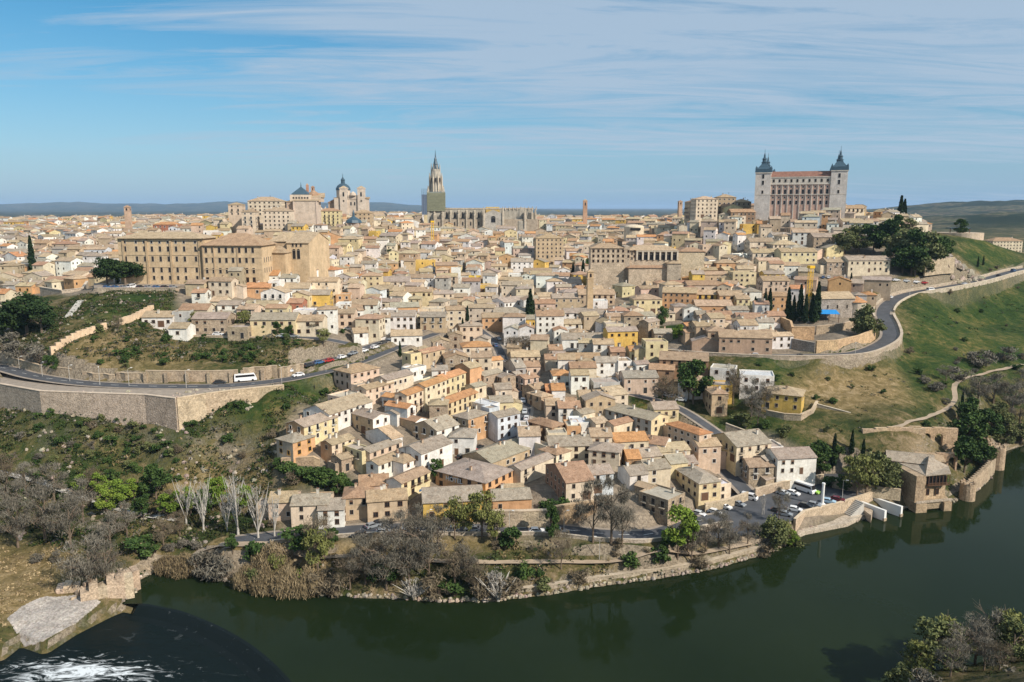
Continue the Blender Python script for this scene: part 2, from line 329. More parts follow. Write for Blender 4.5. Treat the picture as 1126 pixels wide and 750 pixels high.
# ---------------------------------------------------------------- mesh builder
LINK = scene.collection.objects.link
class MB:
    def __init__(s): s.v = []; s.f = []; s.m = []; s.c = []
    def face(s, pts, m=0, c=(1, 1, 1)):
        i = len(s.v); s.v += [tuple(p) for p in pts]; s.f.append(tuple(range(i, i + len(pts)))); s.m.append(m); s.c.append(c)
    def box(s, x0, x1, y0, y1, z0, z1, m=0, c=(1, 1, 1), cs=None):
        i = len(s.v)
        s.v += [(x0, y0, z0), (x1, y0, z0), (x1, y1, z0), (x0, y1, z0), (x0, y0, z1), (x1, y0, z1), (x1, y1, z1), (x0, y1, z1)]
        fs = [(0, 1, 5, 4), (1, 2, 6, 5), (2, 3, 7, 6), (3, 0, 4, 7), (4, 5, 6, 7), (3, 2, 1, 0)]
        for k, f in enumerate(fs):
            s.f.append(tuple(i + a for a in f)); s.m.append(m); s.c.append(cs[k] if cs and k < 4 else c)
    def obox(s, p0, p1, w, z0, z1, m=0, c=(1, 1, 1)):      # box along a segment
        dx, dy = p1[0] - p0[0], p1[1] - p0[1]; L = math.hypot(dx, dy) or 1; nx, ny = -dy / L * w / 2, dx / L * w / 2
        q = [(p0[0] - nx, p0[1] - ny), (p1[0] - nx, p1[1] - ny), (p1[0] + nx, p1[1] + ny), (p0[0] + nx, p0[1] + ny)]
        s.prism(q, z0, z1, m, c)
    def prism(s, poly, z0, z1, m=0, c=(1, 1, 1)):
        n = len(poly); i = len(s.v)
        za = z0 if hasattr(z0, '__len__') else [z0] * n; zb = z1 if hasattr(z1, '__len__') else [z1] * n
        s.v += [(p[0], p[1], za[k]) for k, p in enumerate(poly)] + [(p[0], p[1], zb[k]) for k, p in enumerate(poly)]
        for k in range(n):
            j = (k + 1) % n; s.f.append((i + k, i + j, i + n + j, i + n + k)); s.m.append(m); s.c.append(c)
        s.f.append(tuple(i + n + k for k in range(n))); s.m.append(m); s.c.append(c)
        s.f.append(tuple(i + k for k in reversed(range(n)))); s.m.append(m); s.c.append(c)
    def lathe(s, cx, cy, prof, n=12, m=0, c=(1, 1, 1), rot=0, cap=True):
        i = len(s.v)
        for (r, z) in prof:
            for k in range(n):
                a = 2 * math.pi * k / n + rot; s.v.append((cx + r * math.cos(a), cy + r * math.sin(a), z))
        for j in range(len(prof) - 1):
            for k in range(n):
                a, b = i + j * n + k, i + j * n + (k + 1) % n
                s.f.append((a, b, b + n, a + n)); s.m.append(m); s.c.append(c)
        if cap:
            s.f.append(tuple(i + k for k in reversed(range(n)))); s.m.append(m); s.c.append(c)
            t = i + (len(prof) - 1) * n
            s.f.append(tuple(t + k for k in range(n))); s.m.append(m); s.c.append(c)
    def tube(s, p0, p1, r0, r1, n=5, m=0, c=(1, 1, 1)):
        a = np.array(p0, float); b = np.array(p1, float); d = b - a; L = np.linalg.norm(d) + 1e-9; d /= L
        u = np.cross(d, (0, 0, 1) if abs(d[2]) < .9 else (1, 0, 0)); u /= np.linalg.norm(u); w = np.cross(d, u); i = len(s.v)
        for q, r in ((a, r0), (b, r1)):
            for k in range(n):
                t = 2 * math.pi * k / n; s.v.append(tuple(q + r * (math.cos(t) * u + math.sin(t) * w)))
        for k in range(n):
            j = (k + 1) % n; s.f.append((i + k, i + j, i + n + j, i + n + k)); s.m.append(m); s.c.append(c)
    def append(s, o, loc=(0, 0, 0), rot=0):
        i = len(s.v); ca, sa = math.cos(rot), math.sin(rot)
        s.v += [(x * ca - y * sa + loc[0], x * sa + y * ca + loc[1], z + loc[2]) for x, y, z in o.v]
        s.f += [tuple(a + i for a in f) for f in o.f]; s.m += o.m; s.c += o.c
    def mesh(s, name, mats, smooth=False):
        me = bpy.data.meshes.new(name); me.from_pydata(s.v, [], s.f)
        for mm in mats: me.materials.append(mm)
        if len(mats) > 1: me.polygons.foreach_set('material_index', s.m)
        at_ = me.attributes.new('Col', 'FLOAT_COLOR', 'FACE')
        at_.data.foreach_set('color', np.hstack([np.array(s.c, float), np.ones((len(s.c), 1))]).ravel())
        if smooth: me.polygons.foreach_set('use_smooth', [True] * len(s.f))
        me.update(); return me
    def build(s, name, mats, parent=None, loc=(0, 0, 0), smooth=False, rot=0):
        return mkobj(name, s.mesh(name, mats if isinstance(mats, list) else [mats], smooth), parent, loc, rot)
def mkobj(name, me, parent=None, loc=(0, 0, 0), rot=0):
    o = bpy.data.objects.new(name, me); LINK(o); o.location = loc
    if rot: o.rotation_euler = (0, 0, rot)
    if parent: o.parent = parent
    return o
ITEMS = []           # things that still need a label of their own
def thing(name, cat, loc=(0, 0, 0), rot=0, label=None, group=None):
    o = bpy.data.objects.new(name, None); LINK(o); o.location = loc; o.rotation_euler = (0, 0, rot); o.empty_display_size = .5
    o['category'] = cat
    if label: o['label'] = label
    if group: o['group'] = group
    return o
def tag(o, label, cat, group=None):
    o['label'] = label; o['category'] = cat
    if group: o['group'] = group
    return o
def struct(o, kind='structure'): o['kind'] = kind; return o
def later(o, desc, pos=None, scope='house'):
    x, y, z = pos or o.location; ITEMS.append((o, desc, *px_of(x, y, z), scope))

# ---------------------------------------------------------------- ground sheet
us = np.concatenate([np.linspace(-2.2, -.62, 45)[:-1], np.linspace(-.62, .64, 370), np.linspace(.64, 2.2, 45)[1:]])
ys = np.concatenate([np.linspace(-400, 95, 34)[:-1], np.arange(95, 520, 1.5), np.geomspace(520, 1300, 110)[1:], np.geomspace(1300, 42000, 90)[1:]])
UU, YY = np.meshgrid(us, ys); XX = UU * (np.maximum(YY, 0) + 120)
ZZ = hgt(XX, YY)
nr, nc = ZZ.shape
me = bpy.data.meshes.new('ground'); me.vertices.add(nr * nc)
me.vertices.foreach_set('co', np.stack([XX, YY, ZZ], -1).ravel())
idx = np.arange(nr * nc).reshape(nr, nc)
q = np.stack([idx[:-1, :-1], idx[:-1, 1:], idx[1:, 1:], idx[1:, :-1]], -1).reshape(-1, 4)
me.loops.add(q.size); me.loops.foreach_set('vertex_index', q.ravel())
me.polygons.add(len(q)); me.polygons.foreach_set('loop_start', np.arange(0, q.size, 4)); me.polygons.foreach_set('use_smooth', np.ones(len(q), bool))
me.update(calc_edges=True)
# what covers the ground where: R built-up ground, G green growth, B dry grass
def zone(polypts, soft=4.0):
    w = [p[:2] for p in polypts]; d, _ = pts_seg_dist(XX, YY, w, closed=True); s = np.where(inside(XX, YY, w), d, -d)
    return np.clip(s / soft * .5 + .5, 0, 1)
g_ = lambda L: [ground(a, b) or at(a, b, 1200) for a, b in L]
urban = zone([atz(*p) for p in [(305, 580, 9), (380, 590, 9), (480, 588, 9), (600, 590, 9), (700, 590, 8), (760, 590, 6), (850, 590, 5), (885, 572, 5), (955, 548, 5), (950, 520, 6), (880, 500, 12), (840, 480, 15), (760, 470, 17), (745, 425, 24)]]
     + [(ux(p, Y), Y) for p, Y in [(740, 318), (790, 322), (880, 318), (935, 330), (955, 372), (920, 400), (990, 440), (985, 470), (945, 490), (1010, 560), (950, 720), (950, 1300), (-350, 1500), (-350, 400), (20, 400), (90, 352), (190, 352), (200, 318), (300, 302), (375, 312), (400, 318), (430, 330), (440, 318)]]
     + [atz(*p) for p in [(400, 410, 32), (345, 450, 26), (310, 490, 20), (305, 520, 17), (370, 515, 17), (400, 545, 12), (330, 545, 12)]], 3)
green = np.maximum.reduce([zone([atz(*p) for p in [(205, 478, 20), (265, 432, 31), (360, 420, 32), (395, 412, 32), (345, 450, 27), (310, 485, 20), (300, 500, 17)]], 6),
    zone([(ux(p, Y), Y) for p, Y in [(985, 345), (1000, 400), (1010, 420), (1126, 500), (1300, 560), (1300, 380), (1126, 350), (1040, 300), (1000, 290)]], 10),
    zone([(ux(p, Y), Y) for p, Y in [(95, 350), (195, 350), (200, 312), (120, 300), (60, 320)]], 6),
    zone([(ux(p, Y), Y) for p, Y in [(1045, 500), (1055, 570), (1110, 575), (1126, 540), (1080, 490)]], 8),
    zone([atz(*p) for p in [(-300, 560, 9), (-200, 440, 26), (0, 447, 27), (160, 462, 24), (197, 474, 21), (230, 500, 18), (200, 540, 11), (170, 590, 6), (90, 590, 5), (-200, 600, 5)]], 6) * .55,
    zone([atz(*p) for p in [(680, 430, 23), (700, 455, 20), (735, 458, 20), (760, 450, 21), (745, 425, 24)]], 2),
    zone([atz(*p) for p in [(760, 470, 18), (790, 440, 22), (850, 400, 30), (900, 412, 28), (860, 440, 23), (900, 500, 13), (840, 480, 16)]], 4) * .7])
dry = np.maximum.reduce([zone([atz(*p) for p in [(-250, 700, 2), (0, 680, 3), (75, 665, 3), (80, 620, 4), (60, 600, 5), (-200, 610, 4)]], 5),
    zone([atz(*p) for p in [(880, 415, 28), (985, 410, 27), (1000, 440, 22), (940, 455, 21), (870, 440, 23)]], 6),
    zone([atz(*p) for p in [(200, 620, 3), (300, 640, 2), (860, 600, 2), (820, 585, 4), (700, 595, 6), (560, 592, 8), (400, 595, 8), (240, 590, 6)]], 3),
    zone([atz(*p) for p in [(80, 410, 38), (60, 395, 40), (120, 372, 46), (200, 380, 43), (260, 395, 39), (200, 412, 36)]], 5) * .7,
    zone([atz(*p) for p in [(160, 590, 6), (200, 560, 8), (300, 555, 10), (310, 520, 15), (230, 500, 17), (150, 540, 10)]], 5) * .8])
colat = me.attributes.new('Zone', 'FLOAT_COLOR', 'POINT')
far_ = np.clip((YY - 1400) / 600, 0, 1); urban = urban * (1 - far_)
LAWN = [atz(*p)[:2] for p in [(684, 432, 23), (702, 455, 20), (735, 460, 20), (762, 450, 21), (745, 432, 23), (712, 428, 24)]]
GARD = [(ux(p, Y), Y) for p, Y in [(722, 345), (758, 345), (755, 372), (722, 372)]]
lawn = np.maximum(zone(LAWN, 2), zone(GARD, 2)); urban = urban * (1 - lawn); green = np.maximum(green, lawn * 1.1)
colat.data.foreach_set('color', np.stack([urban, green * (1 - urban), dry * (1 - urban), far_], -1).ravel())
gm, nt, b = newmat('ground_cover')
z_ = nd(nt, 'ShaderNodeAttribute', attribute_name='Zone'); zs_ = nd(nt, 'ShaderNodeSeparateColor'); nt.links.new(z_.outputs['Color'], zs_.inputs[0])
n1 = noise(nt, .045, 6, .65); n2 = noise(nt, .35, 6, .7, dist=.6); n3 = noise(nt, 1.5, 5, .75)
scrub = ramp(nt, mth(nt, 'ADD', mth(nt, 'MULTIPLY', n1, .6), mth(nt, 'MULTIPLY', n2, .45)), [(.38, (.022, .034, .011)), (.48, (.045, .056, .018)), (.55, (.110, .092, .038)), (.63, (.22, .165, .095)), (.72, (.34, .27, .185))])
grass = ramp(nt, mth(nt, 'ADD', mth(nt, 'MULTIPLY', n1, .55), mth(nt, 'MULTIPLY', n2, .5)), [(.38, (.012, .027, .007)), (.5, (.028, .056, .012)), (.58, (.062, .076, .018)), (.66, (.16, .125, .042))])
dryc = ramp(nt, n2, [(.3, (.11, .085, .035)), (.5, (.23, .165, .075)), (.68, (.38, .285, .16))])
town = ramp(nt, n2, [(.3, (.15, .125, .095)), (.6, (.27, .22, .165)), (.8, (.35, .285, .21))])
farc = ramp(nt, noise(nt, .0035, 7, .65), [(.38, (.010, .020, .010)), (.48, (.020, .034, .016)), (.53, (.15, .125, .075)), (.57, (.06, .075, .03)), (.62, (.16, .12, .08)), (.68, (.014, .026, .012))])
farc = mixc(nt, ramp(nt, noise(nt, .03, 3, .6), [(.48, 0.0), (.54, .8)]), farc, (.014, .024, .012))
c = mixc(nt, mth(nt, 'MULTIPLY', zs_.outputs[1], .9), scrub, grass); c = mixc(nt, mth(nt, 'MULTIPLY', zs_.outputs[2], .85), c, dryc)
c = mixc(nt, zs_.outputs[0], c, town)
c = mixc(nt, z_.outputs['Alpha'], c, farc)
# bare rock where the hillside is steep
gn = nd(nt, 'ShaderNodeNewGeometry'); sx = nd(nt, 'ShaderNodeSeparateXYZ'); nt.links.new(gn.outputs['True Normal'], sx.inputs[0])
steep = ramp(nt, mth(nt, 'ADD', sx.outputs[2], mth(nt, 'MULTIPLY', mth(nt, 'SUBTRACT', n2, .5), .5)), [(.62, .85), (.76, 0.0)])
steep = mth(nt, 'MULTIPLY', steep, mth(nt, 'SUBTRACT', 1.0, mth(nt, 'MULTIPLY', zs_.outputs[1], 1.1, True), True))
c = mixc(nt, steep, c, ramp(nt, n3, [(.3, (.13, .105, .08)), (.6, (.32, .265, .20)), (.8, (.40, .34, .27))]))
c = mixc(nt, 1.0, c, ramp(nt, n3, [(.3, .72), (.7, 1.2)]), 'MULTIPLY')
nt.links.new(c, b.inputs['Base Color']); b.inputs['Roughness'].default_value = 1; b.inputs['Specular IOR Level'].default_value = .1
bump(nt, b, mth(nt, 'ADD', n2, mth(nt, 'MULTIPLY', n3, .5)), .9, .8)
me.materials.append(gm)
struct(mkobj('ground', me))

# ---------------------------------------------------------------- river
WEIR = [atz(x, y, 0)[:2] for x, y in [(131, 664), (160, 664), (200, 672), (240, 688), (272, 706), (300, 728), (322, 752), (338, 785), (345, 830), (350, 930)]]
wt, nt, b = newmat('river_water')
b.inputs['Specular IOR Level'].default_value = .10; b.inputs['Roughness'].default_value = .05; b.inputs['IOR'].default_value = 1.33
g = nd(nt, 'ShaderNodeNewGeometry')
nn = mth(nt, 'ADD', noise(nt, .5, 3, .5), mth(nt, 'MULTIPLY', noise(nt, .06, 3, .5), 2.0))
bump(nt, b, nn, .035, .5)
nt.links.new(mixc(nt, ramp(nt, noise(nt, .02, 4, .5), [(.35, 0.0), (.65, 1.0)]), (.008, .015, .005), (.012, .020, .007)), b.inputs['Base Color'])
mb = MB()
up_poly = [p for p in bank_w if p[1] > 0 and p[0] > WEIR[0][0] + .5][0:] 
k0 = BANK.index((133, 664))
poly = [(p[0], p[1]) for p in bank_w[k0 + 1:]]
# pad the town side under the bank so that no gap shows
pad = [(x, y + 2.0) for x, y in poly]
mb.face([(x, y, 0) for x, y in [WEIR[0]] + pad + near_w[0:8] + list(reversed(WEIR[1:]))])
o = struct(mb.build('river_water', wt))
lw, nt, b = newmat('rapid_water')
b.inputs['IOR'].default_value = 1.33; b.inputs['Roughness'].default_value = .12; b.inputs['Specular IOR Level'].default_value = .05
foam_c = atz(92, 738, -1.6)
mp = nd(nt, 'ShaderNodeMapping'); mp.inputs['Location'].default_value = (-foam_c[0], -foam_c[1], 0)
nt.links.new(nd(nt, 'ShaderNodeNewGeometry').outputs['Position'], mp.inputs[0])
mp2 = nd(nt, 'ShaderNodeMapping'); nt.links.new(mp.outputs[0], mp2.inputs[0]); mp2.inputs['Rotation'].default_value = (0, 0, R(36)); mp2.inputs['Scale'].default_value = (.075, .26, 0)
ln = nd(nt, 'ShaderNodeVectorMath', operation='LENGTH'); nt.links.new(mp2.outputs[0], ln.inputs[0])
mp3 = nd(nt, 'ShaderNodeMapping'); nt.links.new(mp.outputs[0], mp3.inputs[0]); mp3.inputs['Rotation'].default_value = (0, 0, R(28)); mp3.inputs['Scale'].default_value = (.35, 1.0, 1)
fo = mth(nt, 'SUBTRACT', noise(nt, .42, 9, .68, mp3.outputs[0], 2.2), mth(nt, 'MULTIPLY', ln.outputs['Value'], .15))
fr = ramp(nt, fo, [(.34, 0.0), (.40, .35), (.47, 1.0)])
streak = ramp(nt, noise(nt, .22, 8, .75, mp3.outputs[0], 2.5), [(.60, 0.0), (.74, .10)])
c = mixc(nt, mth(nt, 'MAXIMUM', fr, streak), (.005, .010, .010), (.62, .66, .68))
nt.links.new(c, b.inputs['Base Color']); nt.links.new(mth(nt, 'ADD', mth(nt, 'MULTIPLY', fr, .7), .1), b.inputs['Roughness'])
bump(nt, b, mth(nt, 'ADD', noise(nt, .6, 5, .7, mp3.outputs[0], .8), fo), .12, .7)
mb = MB()
grid = []
mb.face([(-900, 40, -1.6), (WEIR[-1][0] + 6, 40, -1.6)] + [(x - 4.6, y - 1.2, -1.6) for x, y in reversed(WEIR)] + [(WEIR[0][0] - 3, WEIR[0][1] + 8, -1.6), (-900, 190, -1.6)])
struct(mb.build('lower_river_water', lw))
wm, nt, b = newmat('weir_water')
c = mixc(nt, ramp(nt, noise(nt, .5, 6, .7), [(.62, 0.0), (.8, .35)]), (.006, .010, .010), (.35, .38, .40))
nt.links.new(c, b.inputs['Base Color']); b.inputs['Roughness'].default_value = .22; b.inputs['IOR'].default_value = 1.33; b.inputs['Specular IOR Level'].default_value = .1
mb = MB()
ws = smooth_line([(x, y, 0) for x, y in WEIR], 5)
prof = [(0, 0.01), (.8, -.05), (2.0, -.5), (3.6, -1.2), (5.2, -1.58)]
rows = []
for i, p in enumerate(ws):
    a = ws[max(i - 1, 0)]; c2 = ws[min(i + 1, len(ws) - 1)]; tx, ty = c2[0] - a[0], c2[1] - a[1]; L = math.hypot(tx, ty)
    nx, ny = ty / L, -tx / L
    if nx > 0: nx, ny = -nx, -ny
    rows.append([(p[0] + nx * d, p[1] + ny * d, z) for d, z in prof])
for i in range(len(rows) - 1):
    for j in range(len(prof) - 1): mb.face([rows[i][j], rows[i + 1][j], rows[i + 1][j + 1], rows[i][j + 1]])
struct(mb.build('weir_water', wm, smooth=True))

# ---------------------------------------------------------------- roads
def ribbon(name, pts, w, mat, up=.05):
    L, Rr = [], []
    for i, p in enumerate(pts):
        a = pts[max(i - 1, 0)]; c2 = pts[min(i + 1, len(pts) - 1)]; tx, ty = c2[0] - a[0], c2[1] - a[1]; l = math.hypot(tx, ty)
        nx, ny = -ty / l * w / 2, tx / l * w / 2
        L.append((p[0] + nx, p[1] + ny, p[2] + up)); Rr.append((p[0] - nx, p[1] - ny, p[2] + up))
    mb = MB()
    for i in range(len(pts) - 1): mb.face([Rr[i], Rr[i + 1], L[i + 1], L[i]])
    return struct(mb.build(name, mat)), L, Rr
def resample(pts, step):
    out = [pts[0]]; acc = 0
    for a, b2 in zip(pts[:-1], pts[1:]):
        l = math.dist(a[:2], b2[:2]); t = step - acc
        while t <= l: out.append(tuple(a[k] + (b2[k] - a[k]) * t / l for k in range(3))); t += step
        acc = (acc + l) % step
    return out
for k, (w, b_, pts) in road_s.items():
    pts = resample(pts, 2.0)
    _, L, Rr = ribbon(k, pts, w - 2.4, M['asphalt'], .06)
    ribbon(k + '_pavement', pts, w, M['paving'], .02)
    if k in ('left_road', 'right_road', 'riverside_road'):
        mb = MB(); rr = resample(pts, 1.0)
        for i in range(0, len(rr) - 4, 7):
            mb.obox(rr[i], rr[i + 3], .22, rr[i][2] + .062, rr[i][2] + .068)
        struct(mb.build('road_marking', M['paint']))
mb = MB(); mb.face([(x, y, 4.86) for x, y in CARPARK]); struct(mb.build('car_park_surface', M['asphalt']))
mb = MB(); mb.face([(x, y, 33.93) for x, y in TERR_L]); struct(mb.build('terrace_pavement', M['paving']))
mb = MB(); mb.face([(x, y, 58.46) for x, y in PARK_S]); struct(mb.build('forecourt', M['paving']))
def terrain_path(name, pix, w, mat, seg=3):
    pts = [ground(*p) for p in pix]; pts = resample(smooth_line([p for p in pts if p], 5), 2.0)
    xs_ = np.array([p[0] for p in pts]); ys_ = np.array([p[1] for p in pts]); zz = hgt(xs_, ys_)
    zz = np.convolve(np.pad(zz, 2, 'edge'), np.ones(5) / 5, 'valid')
    return ribbon(name, [(a, b2, c2) for a, b2, c2 in zip(xs_, ys_, zz)], w, mat, .30)
terrain_path('river_path', [(985, 472), (1010, 462), (1035, 452), (1048, 440), (1048, 425), (1060, 416), (1090, 408), (1126, 401)], 3.0, M['path'])
terrain_path('hillside_path', [(0, 518), (40, 528), (80, 543), (120, 556), (160, 566), (200, 573)], 3.5, M['concrete'])
terrain_path('bank_path', [(215, 612), (300, 600), (420, 612), (520, 618), (600, 618), (700, 612), (780, 606), (830, 596)], 3.0, M['path'])
# ---------------------------------------------------------------- shared small meshes
def window_mesh(name, w, h, frame, style='plain'):
    """facing -y, centre at the origin, real surround, dark pane set back inside it"""
    mb = MB(); t = .11
    mb.box(-w / 2, w / 2, -.015, .04, -h / 2, h / 2, 0)
    mb.box(-w / 2 - t, -w / 2, -.07, .05, -h / 2 - .02, h / 2 + t, 1); mb.box(w / 2, w / 2 + t, -.07, .05, -h / 2 - .02, h / 2 + t, 1)
    mb.box(-w / 2, w / 2, -.068, .05, h / 2, h / 2 + t, 1); mb.box(-w / 2 - t - .05, w / 2 + t + .05, -.13, .05, -h / 2 - .12, -h / 2 - .02, 1)
    if style == 'plain': mb.box(-.03, .03, -.035, .03, -h / 2, h / 2, 2)
    if style == 'shut': mb.box(-w / 2, w / 2, -.05, .03, h * .05, h / 2, 2)
    if style == 'balcony':
        mb.box(-w / 2 - .3, w / 2 + .3, -.75, -.0701, -h / 2 - .24, -h / 2 - .121, 1)
        for k in range(8):
            x = -w / 2 - .26 + k * (w + .52) / 7; mb.box(x - .02, x + .02, -.73, -.69, -h / 2 - .12, -h / 2 + .85, 3)
        mb.box(-w / 2 - .3, w / 2 + .3, -.74, -.68, -h / 2 + .85, -h / 2 + .91, 3)
    if style == 'arch':
        pts = [(w / 2 * math.cos(a), w / 2 * math.sin(a) * .8) for a in [math.pi * k / 8 for k in range(9)]]
        for y, m in ((-.016, 0),): mb.face([(x, y, h / 2 + t + z) for x, z in pts], m)
    return mb.mesh(name, [M['glass'], M[frame], M['frame_brown'] if style != 'balcony' else M['frame_white'], M['iron']])
WIN = {}
def win(w, h, frame='frame', style='plain'):
    k = (round(w, 2), round(h, 2), frame, style)
    if k not in WIN: WIN[k] = window_mesh('window', w, h, frame, style)
    return WIN[k]
def door_mesh(w, h, mat):
    mb = MB(); mb.box(-w / 2, w / 2, -.05, .03, 0, h, 0); mb.box(-w / 2 - .12, -w / 2, -.1, .05, 0, h + .12, 1); mb.box(w / 2, w / 2 + .12, -.1, .05, 0, h + .12, 1)
    mb.box(-w / 2, w / 2, -.098, .05, h, h + .12, 1); mb.box(-.012, .012, -.056, -.051, 0, h, 2)
    return mb.mesh('door', [M[mat], M['frame'], M['iron']])
DOORS = [door_mesh(1.1, 2.2, 'frame_brown'), door_mesh(1.3, 2.3, 'iron'), door_mesh(2.4, 2.5, 'frame_brown')]
def chimney_mesh(c, hh):
    mb = MB(); mb.box(-.35, .35, -.3, .3, -.6, hh, 0, c); mb.box(-.45, .45, -.4, .4, hh, hh + .12, 0, tuple(x * .8 for x in c))
    mb.box(-.3, .3, -.25, .25, hh + .12, hh + .3, 0, (.25, .14, .09)); return mb.mesh('chimney', [M['wall']])
CHIM = [chimney_mesh((.70, .68, .62), 1.0), chimney_mesh((.55, .42, .30), .9), chimney_mesh((.64, .60, .52), 1.4)]
_m = MB(); _m.box(-.04, .04, -.04, .04, -.3, 2.2)
for _k in range(4): _m.box(-.5, .5, -.03, .03, 1.3 + _k * .22, 1.35 + _k * .22)
AERIAL = _m.mesh('aerial', [M['iron']])
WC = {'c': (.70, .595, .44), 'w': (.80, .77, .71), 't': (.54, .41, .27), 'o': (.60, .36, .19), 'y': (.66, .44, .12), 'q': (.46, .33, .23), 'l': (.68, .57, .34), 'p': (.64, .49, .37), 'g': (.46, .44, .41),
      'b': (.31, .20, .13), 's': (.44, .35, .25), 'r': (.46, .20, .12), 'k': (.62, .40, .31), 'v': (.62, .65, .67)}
RC = {'B': (.44, .325, .21), 'G': (.40, .335, .26), 'O': (.58, .30, .14), 'R': (.43, .275, .175), 'F': (.50, .43, .34), 'T': (.51, .39, .255), 'W': (.62, .63, .64), 'Y': (.70, .46, .06)}
WNAME = {'c': 'cream', 'w': 'white', 't': 'tan', 'o': 'orange', 'y': 'deep yellow', 'q': 'brown brick', 'l': 'pale yellow', 'p': 'pinkish', 'g': 'grey', 'b': 'brown', 's': 'bare stone', 'r': 'red', 'k': 'pink', 'v': 'bluish white'}
RNAME = {'B': 'brown tile roof', 'G': 'grey-brown tile roof', 'O': 'orange tile roof', 'R': 'reddish tile roof', 'F': 'flat roof', 'T': 'sandy tile roof', 'W': 'pale metal roof', 'Y': 'yellow roof'}
def jit(c, a=.06):
    k = 1 + rnd.uniform(-a, a); return tuple(max(0, min(1, x * k * (1 + rnd.uniform(-a * .4, a * .4)))) for x in c)
def walls_geo(mb, w, d, h, drop, ridge, cf, cl, rise, m=0):
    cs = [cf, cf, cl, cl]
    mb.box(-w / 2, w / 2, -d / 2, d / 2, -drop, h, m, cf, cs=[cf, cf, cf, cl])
    if ridge == 'x':
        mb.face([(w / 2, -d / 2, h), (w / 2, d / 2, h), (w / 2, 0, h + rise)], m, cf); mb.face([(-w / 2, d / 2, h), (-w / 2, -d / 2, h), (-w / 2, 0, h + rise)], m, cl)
    if ridge == 'y':
        mb.face([(-w / 2, -d / 2, h), (w / 2, -d / 2, h), (0, -d / 2, h + rise)], m, cf); mb.face([(w / 2, d / 2, h), (-w / 2, d / 2, h), (0, d / 2, h + rise)], m, cf)
    if ridge == 'f':
        t = .25; H2 = h + .55
        for (x0, x1, y0, y1) in ((-w / 2, w / 2, -d / 2, -d / 2 + t), (-w / 2, w / 2, d / 2 - t, d / 2), (-w / 2, -w / 2 + t, -d / 2 + t, d / 2 - t), (w / 2 - t, w / 2, -d / 2 + t, d / 2 - t)):
            mb.box(x0, x1, y0, y1, h + .001, H2, m, cf, cs=[cf, cf, cf, cl])
def roof_geo(mb, w, d, h, ridge, col, rise, o=.4, th=.16, m=0):
    if ridge == 'f':
        mb.box(-w / 2 + .26, w / 2 - .26, -d / 2 + .26, d / 2 - .26, h + .002, h + .1, m, col); return
    if ridge in 'xy':
        def P(a, b2, z): return (a, b2, z) if ridge == 'x' else (b2, a, z)
        L, S = (w, d) if ridge == 'x' else (d, w)
        sl = rise / (S / 2); e = S / 2 + o; ze = h - o * sl
        prof = [(-e, ze), (0, h + rise), (e, ze)]; l = L / 2 + o * .6
        for k in (0, 1):
            (a0, z0), (a1, z1) = prof[k], prof[k + 1]; k2 = jit(col, .03)
            mb.face([P(-l, a0, z0 + th), P(l, a0, z0 + th), P(l, a1, z1 + th), P(-l, a1, z1 + th)], m, k2)
            mb.face([P(-l, a1, z1 + .02), P(l, a1, z1 + .02), P(l, a0, z0 + .02), P(-l, a0, z0 + .02)], m, k2)
            for s in (-l, l): mb.face([P(s, a0, z0 + .02), P(s, a1, z1 + .02), P(s, a1, z1 + th), P(s, a0, z0 + th)], m, k2)
        for (a, z) in (prof[0], prof[2]): mb.face([P(-l, a, z + .02), P(l, a, z + .02), P(l, a, z + th), P(-l, a, z + th)], m, col)
        q = jit(col, .1); z = h + rise + th      # ridge tiles
        mb.face([P(-l, -.16, z - .02), P(l, -.16, z - .02), P(l, 0, z + .09), P(-l, 0, z + .09)], m, q); mb.face([P(-l, 0, z + .09), P(l, 0, z + .09), P(l, .16, z - .02), P(-l, .16, z - .02)], m, q)
        return
    W2, D2 = w / 2 + o, d / 2 + o; z0 = h - o * .3
    if w >= d: r = [(-(w - d) / 2 - .01, 0), ((w - d) / 2 + .01, 0)]
    else: r = [(0, -(d - w) / 2), (0, (d - w) / 2)]
    zt = h + rise + th; A, B2, C2, D3 = (-W2, -D2, z0 + th), (W2, -D2, z0 + th), (W2, D2, z0 + th), (-W2, D2, z0 + th)
    r0, r1 = (*r[0], zt), (*r[1], zt)
    F = [[A, B2, r1, r0], [B2, C2, r1], [C2, D3, r0, r1], [D3, A, r0]] if w >= d else [[A, B2, r0], [B2, C2, r1, r0], [C2, D3, r1], [D3, A, r0, r1]]
    for f in F: mb.face(f, m, jit(col, .03))
    low = [(x, y, z0 + .02) for x, y, _ in (A, B2, C2, D3)]; mb.face(low[::-1], m, col)
    up = [A, B2, C2, D3]
    for k in range(4): mb.face([low[k], low[(k + 1) % 4], up[(k + 1) % 4], up[k]], m, col)
HOUSES = []      # footprints already taken: (x, y, radius, w, d, rot)
